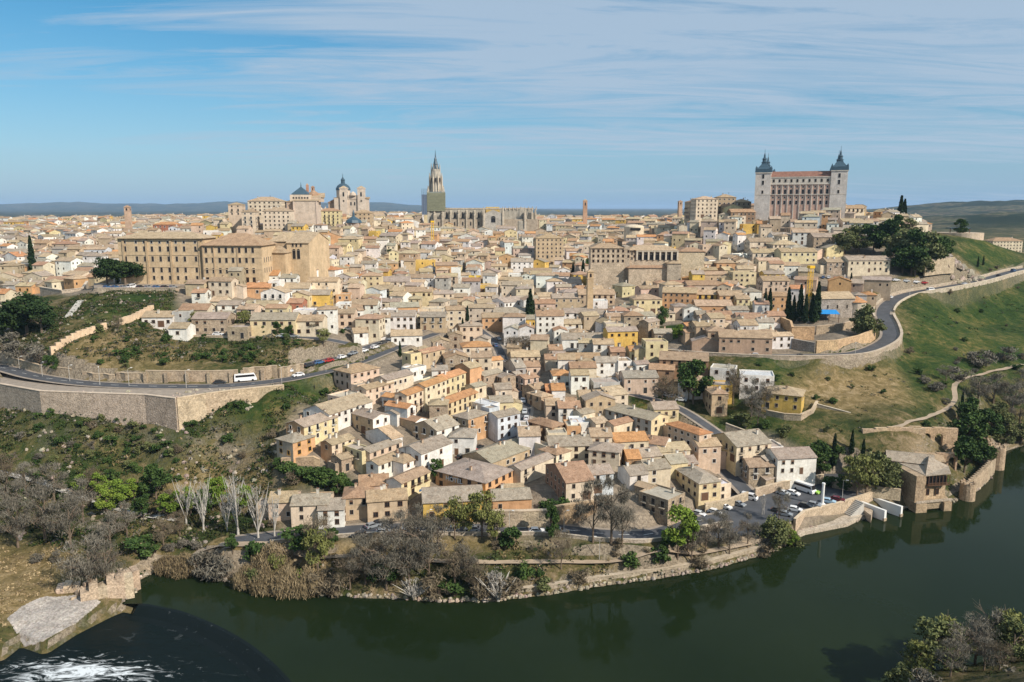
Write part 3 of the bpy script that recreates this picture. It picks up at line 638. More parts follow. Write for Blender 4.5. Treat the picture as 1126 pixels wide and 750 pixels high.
def house(x, y, z, w, d, h, psi, wall, roof, ridge, desc=None, group=None, fine=True, win_frame=None, drop=4.0, cat='house', name='house', label=None, wstep=None, roofpitch=None):
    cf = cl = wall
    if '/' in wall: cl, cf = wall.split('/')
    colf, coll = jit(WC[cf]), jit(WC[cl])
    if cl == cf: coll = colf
    rot = R(psi); t = thing(name, cat, (x, y, z), rot, label, group)
    span = d if ridge == 'x' else w if ridge == 'y' else min(w, d)
    rise = 0 if ridge == 'f' else span / 2 * (roofpitch or math.tan(R(rnd.uniform(17, 22))))
    wm_ = M['stone'] if cf == 's' else M['wall']
    wing = None
    if label is None and rnd.random() < .5:
        sd_ = rnd.choice((-1, 1)); ww_, wd_ = w * rnd.uniform(.4, .62), d * rnd.uniform(.5, .8); wing = (sd_ * (w - ww_) / 2 * rnd.uniform(.5, 1.0), d / 2 + wd_ / 2 - .6, ww_, wd_, h * rnd.uniform(.62, 1.18), rnd.choice('xyf'))
        if rnd.random() < .4: wing = (sd_ * (w / 2 + ww_ / 2 - .5), rnd.uniform(0, .2) * d, ww_, d * rnd.uniform(.5, .75), h * rnd.uniform(.45, .75), rnd.choice('xyf'))
    mb = MB(); walls_geo(mb, w, d, h, drop, ridge, colf, coll, rise)
    if wing:
        sub = MB(); r2 = 0 if wing[5] == 'f' else (wing[3] if wing[5] == 'x' else wing[2]) * .17; walls_geo(sub, wing[2], wing[3], wing[4], drop, wing[5], jit(colf), coll, r2); mb.append(sub, (wing[0], wing[1], 0))
    mb.build('wall', wm_, t)
    mb = MB(); roof_geo(mb, w, d, h, ridge, jit(RC[roof], .10), rise)
    if wing: sub = MB(); roof_geo(sub, wing[2], wing[3], wing[4], wing[5], jit(RC['F' if wing[5] == 'f' else rnd.choice('BGTR')], .1), r2, .3); mb.append(sub, (wing[0], wing[1], 0))
   
    ro = mb.build('roof', M['roof'] if roof not in 'FW' else M['wall'], t)
    for k in range(rnd.choice((0, 1, 1, 2)) if ridge != 'f' else rnd.choice((0, 0, 1))):
        if ridge == 'y': cxx, cyy = rnd.uniform(-.25, .25) * w, rnd.uniform(-.35, .35) * d
        else: cxx, cyy = rnd.uniform(-.38, .38) * w, rnd.uniform(-.25, .25) * d
        s_ = abs(cyy) if ridge == 'x' else abs(cxx) if ridge == 'y' else max(abs(cxx) - max(0, (w - d) / 2), abs(cyy) - max(0, (d - w) / 2), 0)
        mkobj('chimney', rnd.choice(CHIM), ro, (cxx, cyy, h + rise * (1 - min(1, s_ / (span / 2))) + .15 if ridge != 'f' else h + .3))
    if rnd.random() < .4: mkobj('aerial', AERIAL, ro, (rnd.uniform(-.3, .3) * w, rnd.uniform(-.1, .1) * d, h + rise * .7))
    fr = win_frame or rnd.choice(['frame', 'frame_white', 'frame_brown', 'frame', 'frame_yellow' if cf in 'yo' else 'frame'])
    ns = max(1, int(round(h / 3.0))); sh = h / ns
    sty = rnd.choice(['plain', 'plain', 'shut', 'balcony'])
    big_ = rnd.random() < .35
    nwin = 0
    for (L, ang, px_, py_, vis) in ((w, 0, 0, -d / 2, 1.0), (d, -90, -w / 2, 0, .75), (d, 90, w / 2, 0, .8)):
        if not fine and ang == 90 and psi > 20: continue
        if rnd.random() > vis and L < 14: continue
        step = wstep or rnd.uniform(2.5, 3.3); n = int((L - 1.0) / step)
        if n < 1: continue
        a = R(ang)
        for f in range(ns):
            for k in range(n):
                if rnd.random() < (.12 if f else .3) and not wstep: continue
                if nwin >= 70: break
                u = (k + .5 - n / 2) * (L - .8) / n + rnd.uniform(-.12, .12); zc = f * sh + sh * .55
                lx, ly = u * math.cos(a) + px_, u * math.sin(a) + py_
                if f == 0 and rnd.random() < .22:
                    mkobj('door', rnd.choice(DOORS), t, (lx, ly, 0), a); continue
                s2 = (sty if rnd.random() < .8 else 'shut') if f else 'plain'
                hh = 1.75 if (s2 == 'balcony' and f) else 1.3
                if f == ns - 1 and ns > 2: hh, s2 = 1.0, 'plain'
                mkobj('window', win(.95 if not big_ else 1.15, hh, fr, s2), t, (lx, ly, zc), a); nwin += 1
    HOUSES.append((x, y, math.hypot(w, d) / 2, w, d, rot))
    if label is None: later(t, desc or (wall, h, roof, ridge, w), (x, y, z + h))
    return t
def storeyname(h): n = max(1, int(round(h / 3.0))); return {1: 'single-storey', 2: 'two-storey', 3: 'three-storey', 4: 'four-storey', 5: 'five-storey'}.get(n, 'tall')

# ---------------------------------------------------------------- landmarks
def zat(py, Y): return at(563, py, Y)[2]
def windows_on(t, w, h, xs, zs, y, frame='frame', style='plain', ang=0, name='window'):
    for z in zs:
        for x in xs:
            if ang == 0: mkobj(name, win(w, h, frame, style), t, (x, y, z))
            elif ang == 90: mkobj(name, win(w, h, frame, style), t, (y, x, z), R(90))
            else: mkobj(name, win(w, h, frame, style), t, (y, x, z), R(-90))
# the fortress palace with four corner towers
Y0 = 560.0; xl, xr = ux(828, Y0), ux(930.5, Y0); W = (xr - xl) * .91; tw = 16.2 / FPX * Y0; zb = 84.0
ztop = zat(189, Y0); DEP = W * .92
t = thing('fortress_palace', 'fortress', ((xl + xr) / 2 - 3.4, Y0, zb), R(-21), 'huge square stone and pink brick fortress with spired corner towers on the hilltop at right')
H0 = ztop - zb; white = (.68, .61, .52); brick = (.62, .41, .32)
fw = W / 2 - tw; zf = lambda py: zat(py, Y0) - zb
mb = MB(); mb.box(-fw, fw, .85, DEP - 1.2, -6, zf(202.5), 0, brick); mb.build('brick_wall', M['wall'], t)
mb = MB(); mb.box(-fw, fw, .6, DEP - .9, zf(202.5) + .01, zf(194.5), 0, white)
for k, py in enumerate((202.5, 194.7, 213.8)): mb.box(-fw, fw, .28 - .02 * k, .9, zf(py) - .25, zf(py) + .3, 0, white)
for k in range(11): x = -fw + (k) * 2 * fw / 10; mb.box(max(x - .33, -fw), min(x + .33, fw), .45, .95, -6, zf(203), 0, white)
mb.build('stone_trim', M['wall'], t)
mb = MB(); zr = zf(194.5)
mb.prism([(-fw, .4), (fw, .4), (fw, 9), (-fw, 9)], [zr + .05] * 4, [zr + .3, zr + .3, zr + 4.3, zr + 4.3], 0, (.30, .155, .11))
mb.prism([(-fw, 9.01), (fw, 9.01), (fw, DEP - 9), (-fw, DEP - 9)], [zr + .02] * 4, [zr + 4.3] * 4, 0, (.30, .155, .11))
mb.prism([(-fw, DEP - 8.99), (fw, DEP - 8.99), (fw, DEP - .4), (-fw, DEP - .4)], [zr + .05] * 4, [zr + 4.3, zr + 4.3, zr + .3, zr + .3], 0, (.30, .155, .11)); mb.build('roof', M['roof'], t)
cxs = [-fw + (k + .5) * 2 * fw / 10 for k in range(10)]
windows_on(t, 1.3, 2.0, cxs, [zf(198.5)], .58, 'frame')
windows_on(t, 1.1, 1.1, cxs, [zf(205.5), zf(217.2)], .83, 'frame_white')
windows_on(t, 1.6, 3.6, cxs, [zf(211)], .83, 'frame_white'); windows_on(t, 1.5, 2.6, cxs, [zf(222.6)], .83, 'frame_white')
windows_on(t, 1.4, 2.6, [DEP * (k + .5) / 8 for k in range(1, 7)], [zf(211), zf(199)], fw + tw + .02 - .5, 'frame_white', ang=90)
for i, (sx_, yy) in enumerate(((-1, tw / 2), (1, tw / 2), (-1, DEP - tw / 2), (1, DEP - tw / 2))):
    xc = sx_ * (W / 2 - tw / 2)
    mb = MB(); h2 = tw / 2; hh = H0 + (.8 if sx_ > 0 else 0); mb.box(xc - h2, xc + h2, yy - h2, yy + h2, -8, hh - .6, 0, (.66, .60, .54))
    mb.box(xc - h2 - .4, xc + h2 + .4, yy - h2 - .4, yy + h2 + .4, hh - .6, hh, 0, white); mb.box(xc - h2 - .12, xc + h2 + .12, yy - h2 - .12, yy + h2 + .12, zf(213.8) - .2, zf(213.8) + .25, 0, white)
    tower = mb.build('tower', M['wall'], t)
    windows_on(tower, 1.5, 3.0, [xc], [zf(193.5), zf(200.5)], yy - h2 - .03, 'frame_white'); windows_on(tower, 1.2, 2.2, [xc], [zf(211)], yy - h2 - .03, 'frame')
    mb = MB(); q = math.pi / 4; s2 = math.sqrt(2)
    mb.lathe(xc, yy, [(h2 * s2 * 1.08, hh + 0.02), (h2 * s2 * 1.05, hh + 2.46), (h2 * s2 * .72, hh + 3.61), (h2 * s2 * .40, hh + 5.58), (h2 * s2 * .30, hh + 7.05)], 4, 0, rot=q)
    mb.lathe(xc, yy, [(2.0, hh + 6.97), (2.3, hh + 7.38), (1.5, hh + 7.71), (1.4, hh + 9.35), (1.8, hh + 9.68), (.75, hh + 10.82), (.55, hh + 12.63), (.14, hh + 14.10), (.09, hh + 16.81)], 8, 0)
    for a, b3 in ((-1, -1), (1, -1), (1, 1), (-1, 1)): mb.lathe(xc + a * h2 * .95, yy + b3 * h2 * .95, [(.65, hh + 0.25), (.6, hh + 3.20), (.1, hh + 4.59)], 6, 0)
    mb.build('spire', M['slate'], tower)
# the gothic cathedral
Y0 = 800.0; X0 = ux(480.5, Y0); zb = 66.0; st = (.45, .41, .34)
t = thing('cathedral', 'cathedral', (X0, Y0, zb), R(3), 'long gothic stone cathedral with tall spired bell tower rising above the middle of town')
zc = lambda py: zat(py, Y0) - zb
m_ = lambda px: (px - 480.5) / FPX * Y0
hw = m_(488) ; hb = 7.6
mb = MB(); mb.box(-hb, hb, -hb, hb, -5, zc(211.5), 0, st)
for a in (-1, 1):
    for b3 in (-1, 1):
        mb.box(a * hb - 1.1, a * hb + 1.1, b3 * hb - 1.1, b3 * hb + 1.1, -5, zc(210), 0, st); mb.lathe(a * hb, b3 * hb, [(1.1, zc(210)), (.1, zc(204))], 6, 0, st)
tower = mb.build('bell_tower', M['wall'], t)
mb = MB(); mb.lathe(0, 0, [(6.6, zc(211)), (6.2, zc(205)), (5.2, zc(193)), (4.8, zc(186.5)), (3.4, zc(186))], 8, 0, st)
for k in range(8):
    a = math.pi * (k + .5) / 4; mb.lathe(6.6 * math.cos(a), 6.6 * math.sin(a), [(.8, zc(211)), (.75, zc(196)), (.08, zc(190))], 4, 0, (.56, .48, .37))
    mb.lathe(4.6 * math.cos(a), 4.6 * math.sin(a), [(.5, zc(188)), (.4, zc(183)), (.06, zc(179.5))], 4, 0, st)
oc = mb.build('octagon', M['wall'], tower)
for k in range(8):
    a = math.pi * k / 4; mkobj('window', win(1.5, 7.5, 'frame'), tower, (5.75 * math.cos(a), 5.75 * math.sin(a), zc(200)), a + math.pi / 2)
mb = MB(); mb.lathe(0, 0, [(3.6, zc(186)), (2.5, zc(181.5)), (2.9, zc(181)), (2.2, zc(180)), (1.3, zc(176)), (1.5, zc(175.6)), (.7, zc(173)), (.35, zc(169.5)), (.12, zc(165))], 8); mb.build('spire', M['slate'], tower)
mb = MB()
for zz_ in range(12):
    z0 = zc(232) + zz_ * (zc(211.5) - zc(232)) / 12; mb.box(-hb - 1.2, hb + 1.9, -hb - 1.75, -hb - 1.25, z0, z0 + 1.35, 0); mb.box(hb + 1.2, hb + 1.75, -hb - 1.2, hb, z0, z0 + 1.35, 0)
mb.build('netting', M['netting'], t)
mb = MB(); mb.box(-hb - 6.5, -hb - 1.25, -hb - 2, -hb + 6, zc(236), zc(214), 0); mb.build('sheeted_scaffold', M['bluesheet'], t)
mb = MB()
for k in range(4): mb.box(-hb - 6.4 + k * 1.7, -hb - 6.25 + k * 1.7, -hb - 2.2, -hb - 2.05, zc(236), zc(208), 0)
for k in range(6): mb.box(-hb - 6.5, -hb - 1.2, -hb - 2.3, -hb - 2.2, zc(213 - k), zc(213 - k) + .12, 0)
mb.build('scaffold_pole', M['iron'], t)
yn = -12
mb = MB(); mb.box(m_(477), m_(585), yn + 6, yn + 26, -6, zc(229.5), 0, st); mb.box(m_(476.5), m_(586), yn + 5.6, yn + 6.3, zc(230), zc(228.6), 0, (.56, .48, .38))
mb.build('nave_wall', M['stone'], t)
mb = MB(); mb.box(m_(476), m_(590), yn, yn + 5.9, -6, zc(241), 0, (.46, .38, .29)); mb.build('aisle_wall', M['stone'], t)
for k in range(7):
    x = m_(479 + k * 8.6); mb = MB(); mb.prism([(x - .8, yn - 1.2), (x + .8, yn - 1.2), (x + .8, yn + 6), (x - .8, yn + 6)], -5, [zc(236), zc(236), zc(231), zc(231)], 0, (.56, .48, .37))
    mb.lathe(x, yn - .2, [(.8, zc(236)), (.1, zc(231.5))], 4, 0, (.56, .48, .37)); mb.build('buttress', M['stone'], t)
    if k < 6: mkobj('window', win(1.9, 5.0, 'frame', 'arch'), t, (m_(483.3 + k * 8.6), yn + 5.86 - .02 + .1, zc(236.8)))
    if k < 6: mkobj('window', win(1.3, 3.2, 'frame', 'arch'), t, (m_(483.3 + k * 8.6), yn - .05, zc(246)))
mb = MB(); xa, xb = m_(531.5), m_(552); mb.box(xa, xb, yn - 4, yn + 4, -6, zc(235), 0, (.50, .46, .40)); mb.face([(xa, yn - 4, zc(235)), (xb, yn - 4, zc(235)), ((xa + xb) / 2, yn - 4, zc(230.5))], 0, (.5, .46, .4))
for x in (xa, xb): mb.lathe(x, yn - 4, [(1.3, -5), (1.2, zc(232)), (.1, zc(227))], 6, 0, (.55, .48, .38))
mb.build('transept', M['stone'], t)
mkobj('window', win(4.6, 4.6, 'frame_white', 'arch'), t, ((xa + xb) / 2, yn - 4.05, zc(242)))
mb = MB(); mb.prism([(m_(534), yn + 4.5), (m_(549), yn + 4.5), (m_(549), yn + 16), (m_(534), yn + 16)], zc(236), [zc(231), zc(231), zc(227.5), zc(227.5)], 0, (.56, .38, .12)); mb.build('transept_roof', M['roof'], t)
mb = MB()
for k in range(5):
    a = R(-80 + k * 32); xx, yy = m_(573) + 15 * math.cos(a), yn + 14 + 15 * math.sin(a)
    mb.obox((m_(573) + 7 * math.cos(a), yn + 14 + 7 * math.sin(a)), (xx, yy), 1.0, zc(247), zc(234), 0, st); mb.lathe(xx, yy, [(1.1, -5), (1.0, zc(236)), (.1, zc(229))], 6, 0, (.56, .48, .38))
mb.lathe(m_(573), yn + 14, [(15, -6), (15, zc(243)), (9.5, zc(240)), (9, zc(229.5)), (.5, zc(228))], 14, 0, st)
mb.build('apse', M['stone'], t)
for k in range(9):
    x = m_(555 + k * 4.2); mb = MB(); mb.lathe(x, yn + 5.5, [(.7, zc(231)), (.08, zc(226.5))], 4, 0, (.58, .5, .4)); mb.build('pinnacle', M['stone'], t)
# the twin-towered domed church
Y0 = 690.0; X0 = ux(384, Y0); zb = 80.0; zc = lambda py: zat(py, Y0) - zb; m_ = lambda px: (px - 384) / FPX * Y0
t = thing('domed_church', 'church', (X0, Y0, zb), R(4), 'pale church with two square towers and a slate dome on the left skyline')
pc = (.60, .50, .40)
mb = MB(); mb.box(m_(370), m_(403), 0, 34, -6, zc(218), 0, pc); mb.prism([(m_(385), -.3), (m_(396), -.3), (m_(396), 1), (m_(385), 1)], zc(219), [zc(214.5), zc(214.5), zc(214.5), zc(214.5)], 0, pc)
mb.lathe(m_(390.5), .3, [(3.2, zc(215)), (2.4, zc(212.5)), (.3, zc(210.5))], 10, 0, pc); mb.build('wall', M['wall'], t)
mb = MB(); mb.prism([(m_(369), .5), (m_(404), .5), (m_(404), 34), (m_(369), 34)], zc(218.2), [zc(217.5)] * 2 + [zc(216)] * 2, 0, RC['B']); mb.build('roof', M['roof'], t)
mb = MB(); mb.box(m_(363), m_(372), 4, 30, -6, zc(223), 0, (.5, .36, .26)); mb.build('side_aisle', M['wall'], t)
mb = MB(); mb.prism([(m_(362.4), 3.4), (m_(372), 3.4), (m_(372), 30.6), (m_(362.4), 30.6)], zc(223) + .02, [zc(222.5), zc(217.5), zc(217.5), zc(222.5)], 0, RC['R']); mb.build('side_roof', M['roof'], t)
for xa in (380.5, 399.3):
    x = m_(xa); mb = MB(); mb.box(x - 3.2, x + 3.2, -1.4, 5, -6, zc(207.5), 0, (.63, .53, .43)); mb.box(x - 3.6, x + 3.6, -1.8, 5.4, zc(207.5), zc(206.8), 0, (.72, .6, .5)); tower = mb.build('tower', M['wall'], t)
    mb = MB(); mb.lathe(x, 1.8, [(5.0, zc(206.8) + .01), (.3, zc(204.2))], 4, 0, RC['T'], rot=math.pi / 4); mb.build('tower_roof', M['roof'], tower)
    windows_on(tower, 1.5, 3.2, [x], [zc(214)], -1.43, 'frame_white', 'arch'); windows_on(tower, 1.2, 1.4, [x], [zc(221)], -1.43, 'frame')
    mkobj('window', win(1.5, 3.2, 'frame_white', 'arch'), tower, (x + 3.23, 1.8, zc(214)), R(90))
mb = MB(); mb.lathe(m_(376), 24, [(6.2, zc(219)), (6.2, zc(208.5))], 12, 0, pc); mb.build('drum', M['wall'], t)
mb = MB(); mb.lathe(m_(376), 24, [(6.7, zc(208.5)), (6.4, zc(206)), (5.2, zc(203.5)), (3, zc(201.3)), (1.8, zc(200.8)), (1.7, zc(197.5)), (2.1, zc(197)), (1.2, zc(195.5)), (.3, zc(193.5)), (.1, zc(189.5))], 12); mb.build('dome', M['slate'], t, smooth=False)
windows_on(t, 1.3, 3, [m_(388), m_(392)], [zc(224)], -.03, 'frame_white')
# the pale church with dark pyramid dome
Y0 = 600.0; X0 = ux(338, Y0); zb = 76.0; zc = lambda py: zat(py, Y0) - zb; m_ = lambda px: (px - 338) / FPX * Y0
t = thing('hilltop_church', 'church', (X0, Y0, zb), R(5), 'bulky pale pink church with a dark pyramid roof and small brick belfry on left hill')
mb = MB(); mb.box(m_(326), m_(351), 0, 20, -8, zc(221), 0, (.60, .49, .39)); mb.box(m_(318), m_(326) - .01, 3, 20, -8, zc(222), 0, (.5, .38, .29)); mb.box(m_(321), m_(343), 6, 26, zc(221) + .01, zc(214), 0, (.62, .52, .41)); mb.box(m_(343) + .01, m_(354), 8, 24, zc(222), zc(217), 0, (.60, .48, .37))
for x in (326.4, 350.6): mb.box(m_(x) - .5, m_(x) + .5, -.4, .3, -8, zc(221.3), 0, (.66, .53, .43))
mb.build('wall', M['wall'], t)
for (a, b3, y0, y1, p0, p1) in ((325, 352, -.5, 10, 221, 218.5), (342.5, 355, 8, 24.5, 217, 211.5), (317, 326, 2.5, 20, 222, 220)):
    mb = MB(); mb.prism([(m_(a), y0), (m_(b3), y0), (m_(b3), y1), (m_(a), y1)], zc(p0) + .02, [zc(p0) + .3, zc(p0) + .3, zc(p1), zc(p1)] if b3 != 355 else [zc(p0) + .3, zc(p0) + .3, zc(p1), zc(p1)], 0, RC['T']); mb.build('roof', M['roof'], t)
mb = MB(); mb.lathe(m_(331.5), 14, [(9.2, zc(213.8)), (9.0, zc(213)), (3.2, zc(207.5)), (2.0, zc(206.5)), (.5, zc(205)), (.1, zc(199.5))], 4, rot=math.pi / 4); mb.build('pyramid_roof', M['slate'], t)
mb = MB(); mb.box(m_(334.8), m_(337.6), 22, 24, zc(215), zc(203), 0, (.5, .27, .18)); mb.lathe(m_(336.2), 23, [(1.6, zc(203)), (.1, zc(200.5))], 4, 0, RC['R'], rot=math.pi / 4); mb.build('belfry', M['wall'], t)
mb = MB(); mb.lathe(m_(344), 18, [(5.2, zc(217)), (5, zc(213)), (.4, zc(208.5)), (.08, zc(204.5))], 8, 0, RC['R']); mb.build('lantern_roof', M['roof'], t)
windows_on(t, 1.2, 1.2, [m_(325 + 3 * k) for k in range(6)], [zc(217.5)], 5.96, 'frame')
# the seminary: two wings of regular windows
Y0 = 372.0; zb = 58.0; X0 = ux(215, Y0); zc = lambda py: zat(py, Y0) - zb; m_ = lambda px: (px - 215) / FPX * Y0
t = thing('seminary', 'seminary', (X0, Y0, zb), R(-2), 'very long ochre stone seminary with rows of identical windows above the green slope')
oc_ = (.61, .46, .29)
x0, x1, x2 = m_(131), m_(226), m_(292)
mb = MB(); mb.box(x0, x1, 1.5, 17, -8, zc(262), 0, oc_)
for px in (137, 163, 190, 222): mb.box(m_(px) - .5, m_(px) + .5, 1.1, 1.6, -8, zc(262.3), 0, (.50, .37, .23))
for py in (280.5, 294): mb.box(x0, x1, 1.3, 1.52, zc(py) - .15, zc(py) + .15, 0, (.60, .46, .30))
mb.build('wall', M['wall'], t)
mb = MB(); mb.box(x1 + .01, x2, 0, 20, -8, zc(269.5), 0, oc_)
for px in (227, 239, 265): mb.box(m_(px) - .25, m_(px) + .25, -.25, .1, -8, zc(269.8), 0, (.46, .34, .22))
for py in (283, 296): mb.box(x1 + .02, x2, -.18, .02, zc(py) - .15, zc(py) + .15, 0, (.60, .46, .30))
mb.build('east_wall', M['wall'], t)
mb = MB(); roof_geo(mb, x1 - x0 + .4, 16.6, 0, 'h', RC['T'], 2.6, .8); mb.build('roof', M['roof'], t, ((x0 + x1) / 2, 9.3, zc(262)))
mb = MB(); roof_geo(mb, x2 - x1, 20.4, 0, 'h', (.44, .30, .19), 5.2, .8); mb.build('east_roof', M['roof'], t, ((x1 + x2) / 2 + .2, 10, zc(269.5)))
cols = [139, 151.5, 160.5, 169, 178, 187, 196, 205, 217.5]
windows_on(t, 1.1, 2.4, [m_(p) for p in cols], [zc(274), zc(285)], 1.47, 'frame'); windows_on(t, 1.1, 1.2, [m_(p) for p in cols], [zc(266.5)], 1.47, 'frame_white')
windows_on(t, 1.1, 2.4, [m_(p) for p in cols[3:]], [zc(297)], 1.47, 'frame'); windows_on(t, 1.1, 1.9, [m_(p) for p in cols[3:]], [zc(306)], 1.47, 'frame')
cols2 = [230.5 + 7.4 * k for k in range(8)]
windows_on(t, 1.15, 2.5, [m_(p) for p in cols2], [zc(275), zc(286), zc(297.5)], -.03, 'frame'); windows_on(t, 1.2, 2.6, [m_(p) for p in cols2], [zc(308)], -.03, 'frame_brown')
windows_on(t, .8, 2.2, [3, 6, 9, 12, 15], [zc(286), zc(297.5)], x2 + .03, 'frame', ang=90)
# the ochre church beside it
Y0 = 392.0; zb = 58.0; X0 = ux(318, Y0); zc = lambda py: zat(py, Y0) - zb; m_ = lambda px: (px - 318) / FPX * Y0
t = thing('ochre_church', 'church', (X0, Y0, zb), R(-6), 'ochre stone church with a gabled east end and stepped roofs beside the seminary')
mb = MB(); mb.box(m_(318), m_(343), 0, 30, -8, zc(267), 0, oc_); mb.face([(m_(343), 0, zc(267)), (m_(343), 30, zc(267)), (m_(343), 15, zc(256.5))], 0, oc_); mb.face([(m_(318), 30, zc(267)), (m_(318), 0, zc(267)), (m_(318), 15, zc(256.5))], 0, oc_)
mb.box(m_(291), m_(318) - .01, 6, 30, -8, zc(266), 0, (.52, .38, .24)); mb.box(m_(293), m_(322), -7, 5.9, -8, zc(277), 0, (.58, .43, .27)); mb.build('wall', M['wall'], t)
mb = MB(); roof_geo(mb, m_(343) - m_(318), 30, 0, 'x', RC['T'], zc(256.5) - zc(267), .6); mb.build('roof', M['roof'], t, ((m_(343) + m_(318)) / 2, 15, zc(267)))
mb = MB(); roof_geo(mb, m_(318) - m_(291), 24, 0, 'h', RC['T'], 4, .6); mb.build('side_roof', M['roof'], t, ((m_(291) + m_(318)) / 2, 18, zc(266)))
mb = MB(); roof_geo(mb, m_(322) - m_(293), 13, 0, 'h', RC['B'], 3.2, .6); mb.build('porch_roof', M['roof'], t, ((m_(322) + m_(293)) / 2, -.6, zc(277)))
windows_on(t, 1.6, 4.2, [m_(326), m_(331)], [zc(280)], -.03, 'frame', 'arch'); windows_on(t, .9, 1.6, [m_(325), m_(329), m_(334)], [zc(269.5)], -.03, 'frame'); windows_on(t, 1.2, 1.3, [m_(303)], [zc(286)], -7.03, 'frame')
# convent with an arcaded gallery
Y0 = 455.0; zb = 43.0; X0 = ux(700, Y0); zc = lambda py: zat(py, Y0) - zb; m_ = lambda px: (px - 700) / FPX * Y0
t = thing('arcaded_convent', 'convent', (X0, Y0, zb), R(-1), 'long stone convent with an open arched gallery below its tiled roof, right of centre')
sc_ = (.60, .48, .35)
mb = MB(); mb.box(m_(689), m_(745), 2, 14, -8, zc(276), 0, sc_); mb.box(m_(649), m_(686), 0, 14, -8, zc(273), 0, sc_); mb.box(m_(686) + .01, m_(692), 1, 14.5, -8, zc(271), 0, (.5, .41, .31))
mb.box(m_(745) + .01, m_(775), 4, 14, -8, zc(277), 0, (.6, .5, .35)); mb.build('wall', M['stone'], t)
mb = MB(); mb.box(m_(690), m_(732), -4, 1.99, -8, zc(294), 0, sc_); mb.box(m_(731), m_(746), -6, 1.98, -8, zc(289), 0, (.5, .42, .32)); mb.build('lower_wall', M['stone'], t)
mb = MB()
for k in range(8): x = m_(700 + k * 6.35); mb.box(x - .45, x + .45, 1.2, 1.98, zc(286), zc(277), 0, (.66, .58, .46))
mb.box(m_(699), m_(745.5), 1.1, 1.99, zc(276.8), zc(275.6), 0, (.66, .58, .46)); mb.build('gallery_column', M['wall'], t)
for k in range(7): mkobj('window', win(2.2, 3.4, 'frame', 'arch'), t, (m_(703.2 + k * 6.35), 1.97, zc(283)))
windows_on(t, 1.0, 1.4, [m_(652 + 5.4 * k) for k in range(7)], [zc(276), zc(281.5), zc(287)], -.03, 'frame_brown'); windows_on(t, .9, 1.3, [m_(690.5), m_(697)], [zc(276.5), zc(282)], .97, 'frame_brown')
for (a, b3, y0, y1, zz_, c, r) in ((687.5, 746, 1, 15, 275.4, RC['T'], 2.6), (648, 686, -.6, 14.6, 272.9, RC['B'], 2.6), (746, 776, 3.4, 14.6, 276.9, RC['R'], 2.0), (688, 733, -4.6, 1, 293.9, RC['R'], 1.1), (730.5, 747, -6.5, 1.4, 288.9, RC['B'], 1.2)):
    mb = MB(); roof_geo(mb, m_(b3) - m_(a) - .8, y1 - y0 - .8, 0, 'h', c, r, .4); mb.build('roof', M['roof'], t, ((m_(a) + m_(b3)) / 2, (y0 + y1) / 2, zc(zz_)))
# brick bell towers
def bell_tower(px, pyt, wpx, hpx, Y, c, rc, label, belf=1):
    x, y, z = at(px, pyt, Y); s = wpx / FPX * Y / 2; h = hpx / FPX * Y
    t = thing('bell_tower', 'bell tower', (x, y, z - h), R(rnd.uniform(0, 10)), label)
    mb = MB(); mb.box(-s, s, -s, s, -10, h, 0, c); mb.box(-s - .25, s + .25, -s - .25, s + .25, h * .62, h * .62 + .4, 0, c); mb.box(-s - .3, s + .3, -s - .3, s + .3, h, h + .35, 0, c); mb.build('wall', M['wall'], t)
    mb = MB(); mb.lathe(0, 0, [(s * 1.55, h + .36), (.1, h + .4 + s * .7)], 4, 0, RC[rc], rot=math.pi / 4); mb.build('roof', M['roof'], t)
    for a, dx, dy in ((0, 0, -s - .02), (90, s + .02, 0), (-90, -s - .02, 0)): mkobj('window', win(s * .55, h * .16 if h > 8 else 1.3, 'frame_brown', 'arch'), t, (dx, dy, h * .8), R(a))
    HOUSES.append((x, y, s * 1.5, 2 * s, 2 * s, 0))
bell_tower(649, 299, 6.5, 19, 400, (.56, .41, .25), 'T', 'slim square brick bell tower beside dark cypresses, right of centre')
bell_tower(643.5, 221, 4.5, 17, 820, (.52, .33, .22), 'T', 'slender brick bell tower on the skyline midway between cathedral and fortress')
bell_tower(140, 228, 5.5, 12, 700, (.54, .38, .27), 'R', 'reddish brick bell tower on the left skyline in front of far mountains')
bell_tower(344, 206, 3.5, 10, 660, (.50, .30, .20), 'R', 'tiny brick belfry peeping between the domed churches')
bell_tower(748, 222, 4, 9, 800, (.52, .36, .25), 'R', 'small brick tower on the skyline left of the big hilltop flats')
# slate-domed chapel in front of the twin towers
x, y, z = at(389, 245, 600); t = thing('slate_domed_chapel', 'chapel', (x, y, z - 20), 0, 'small chapel with blue-grey slate dome just below the twin-towered church')
mb = MB(); mb.box(-4.5, 4.5, -4.5, 4.5, -6, 20, 0, (.5, .4, .32)); mb.build('wall', M['wall'], t); mb = MB(); mb.lathe(0, 0, [(6.4, 20), (5.6, 22), (2.4, 24), (1.0, 25), (.9, 27.5), (.1, 30)], 8); mb.build('dome', M['slate'], t); windows_on(t, 1.2, 2.2, [-2, 2], [15], -4.53)
x, y, z = at(374, 258, 560)
# glazed flat building mid right (wide curved-front hall)
x, y, z = at(699, 247, 620); t = thing('assembly_hall', 'hall', (x, y, z - 6), 0, 'cream hall with a wide dark window band in the far middle of town')
mb = MB(); mb.lathe(0, 8, [(8, -8), (8, 4.2), (7, 5), (3, 5.8)], 20, 0, WC['c']); mb.build('wall', M['wall'], t); mb = MB(); mb.box(-4, 4, -.4, 1.5, 1.6, 3.4); mb.build('window', M['glass'], t)
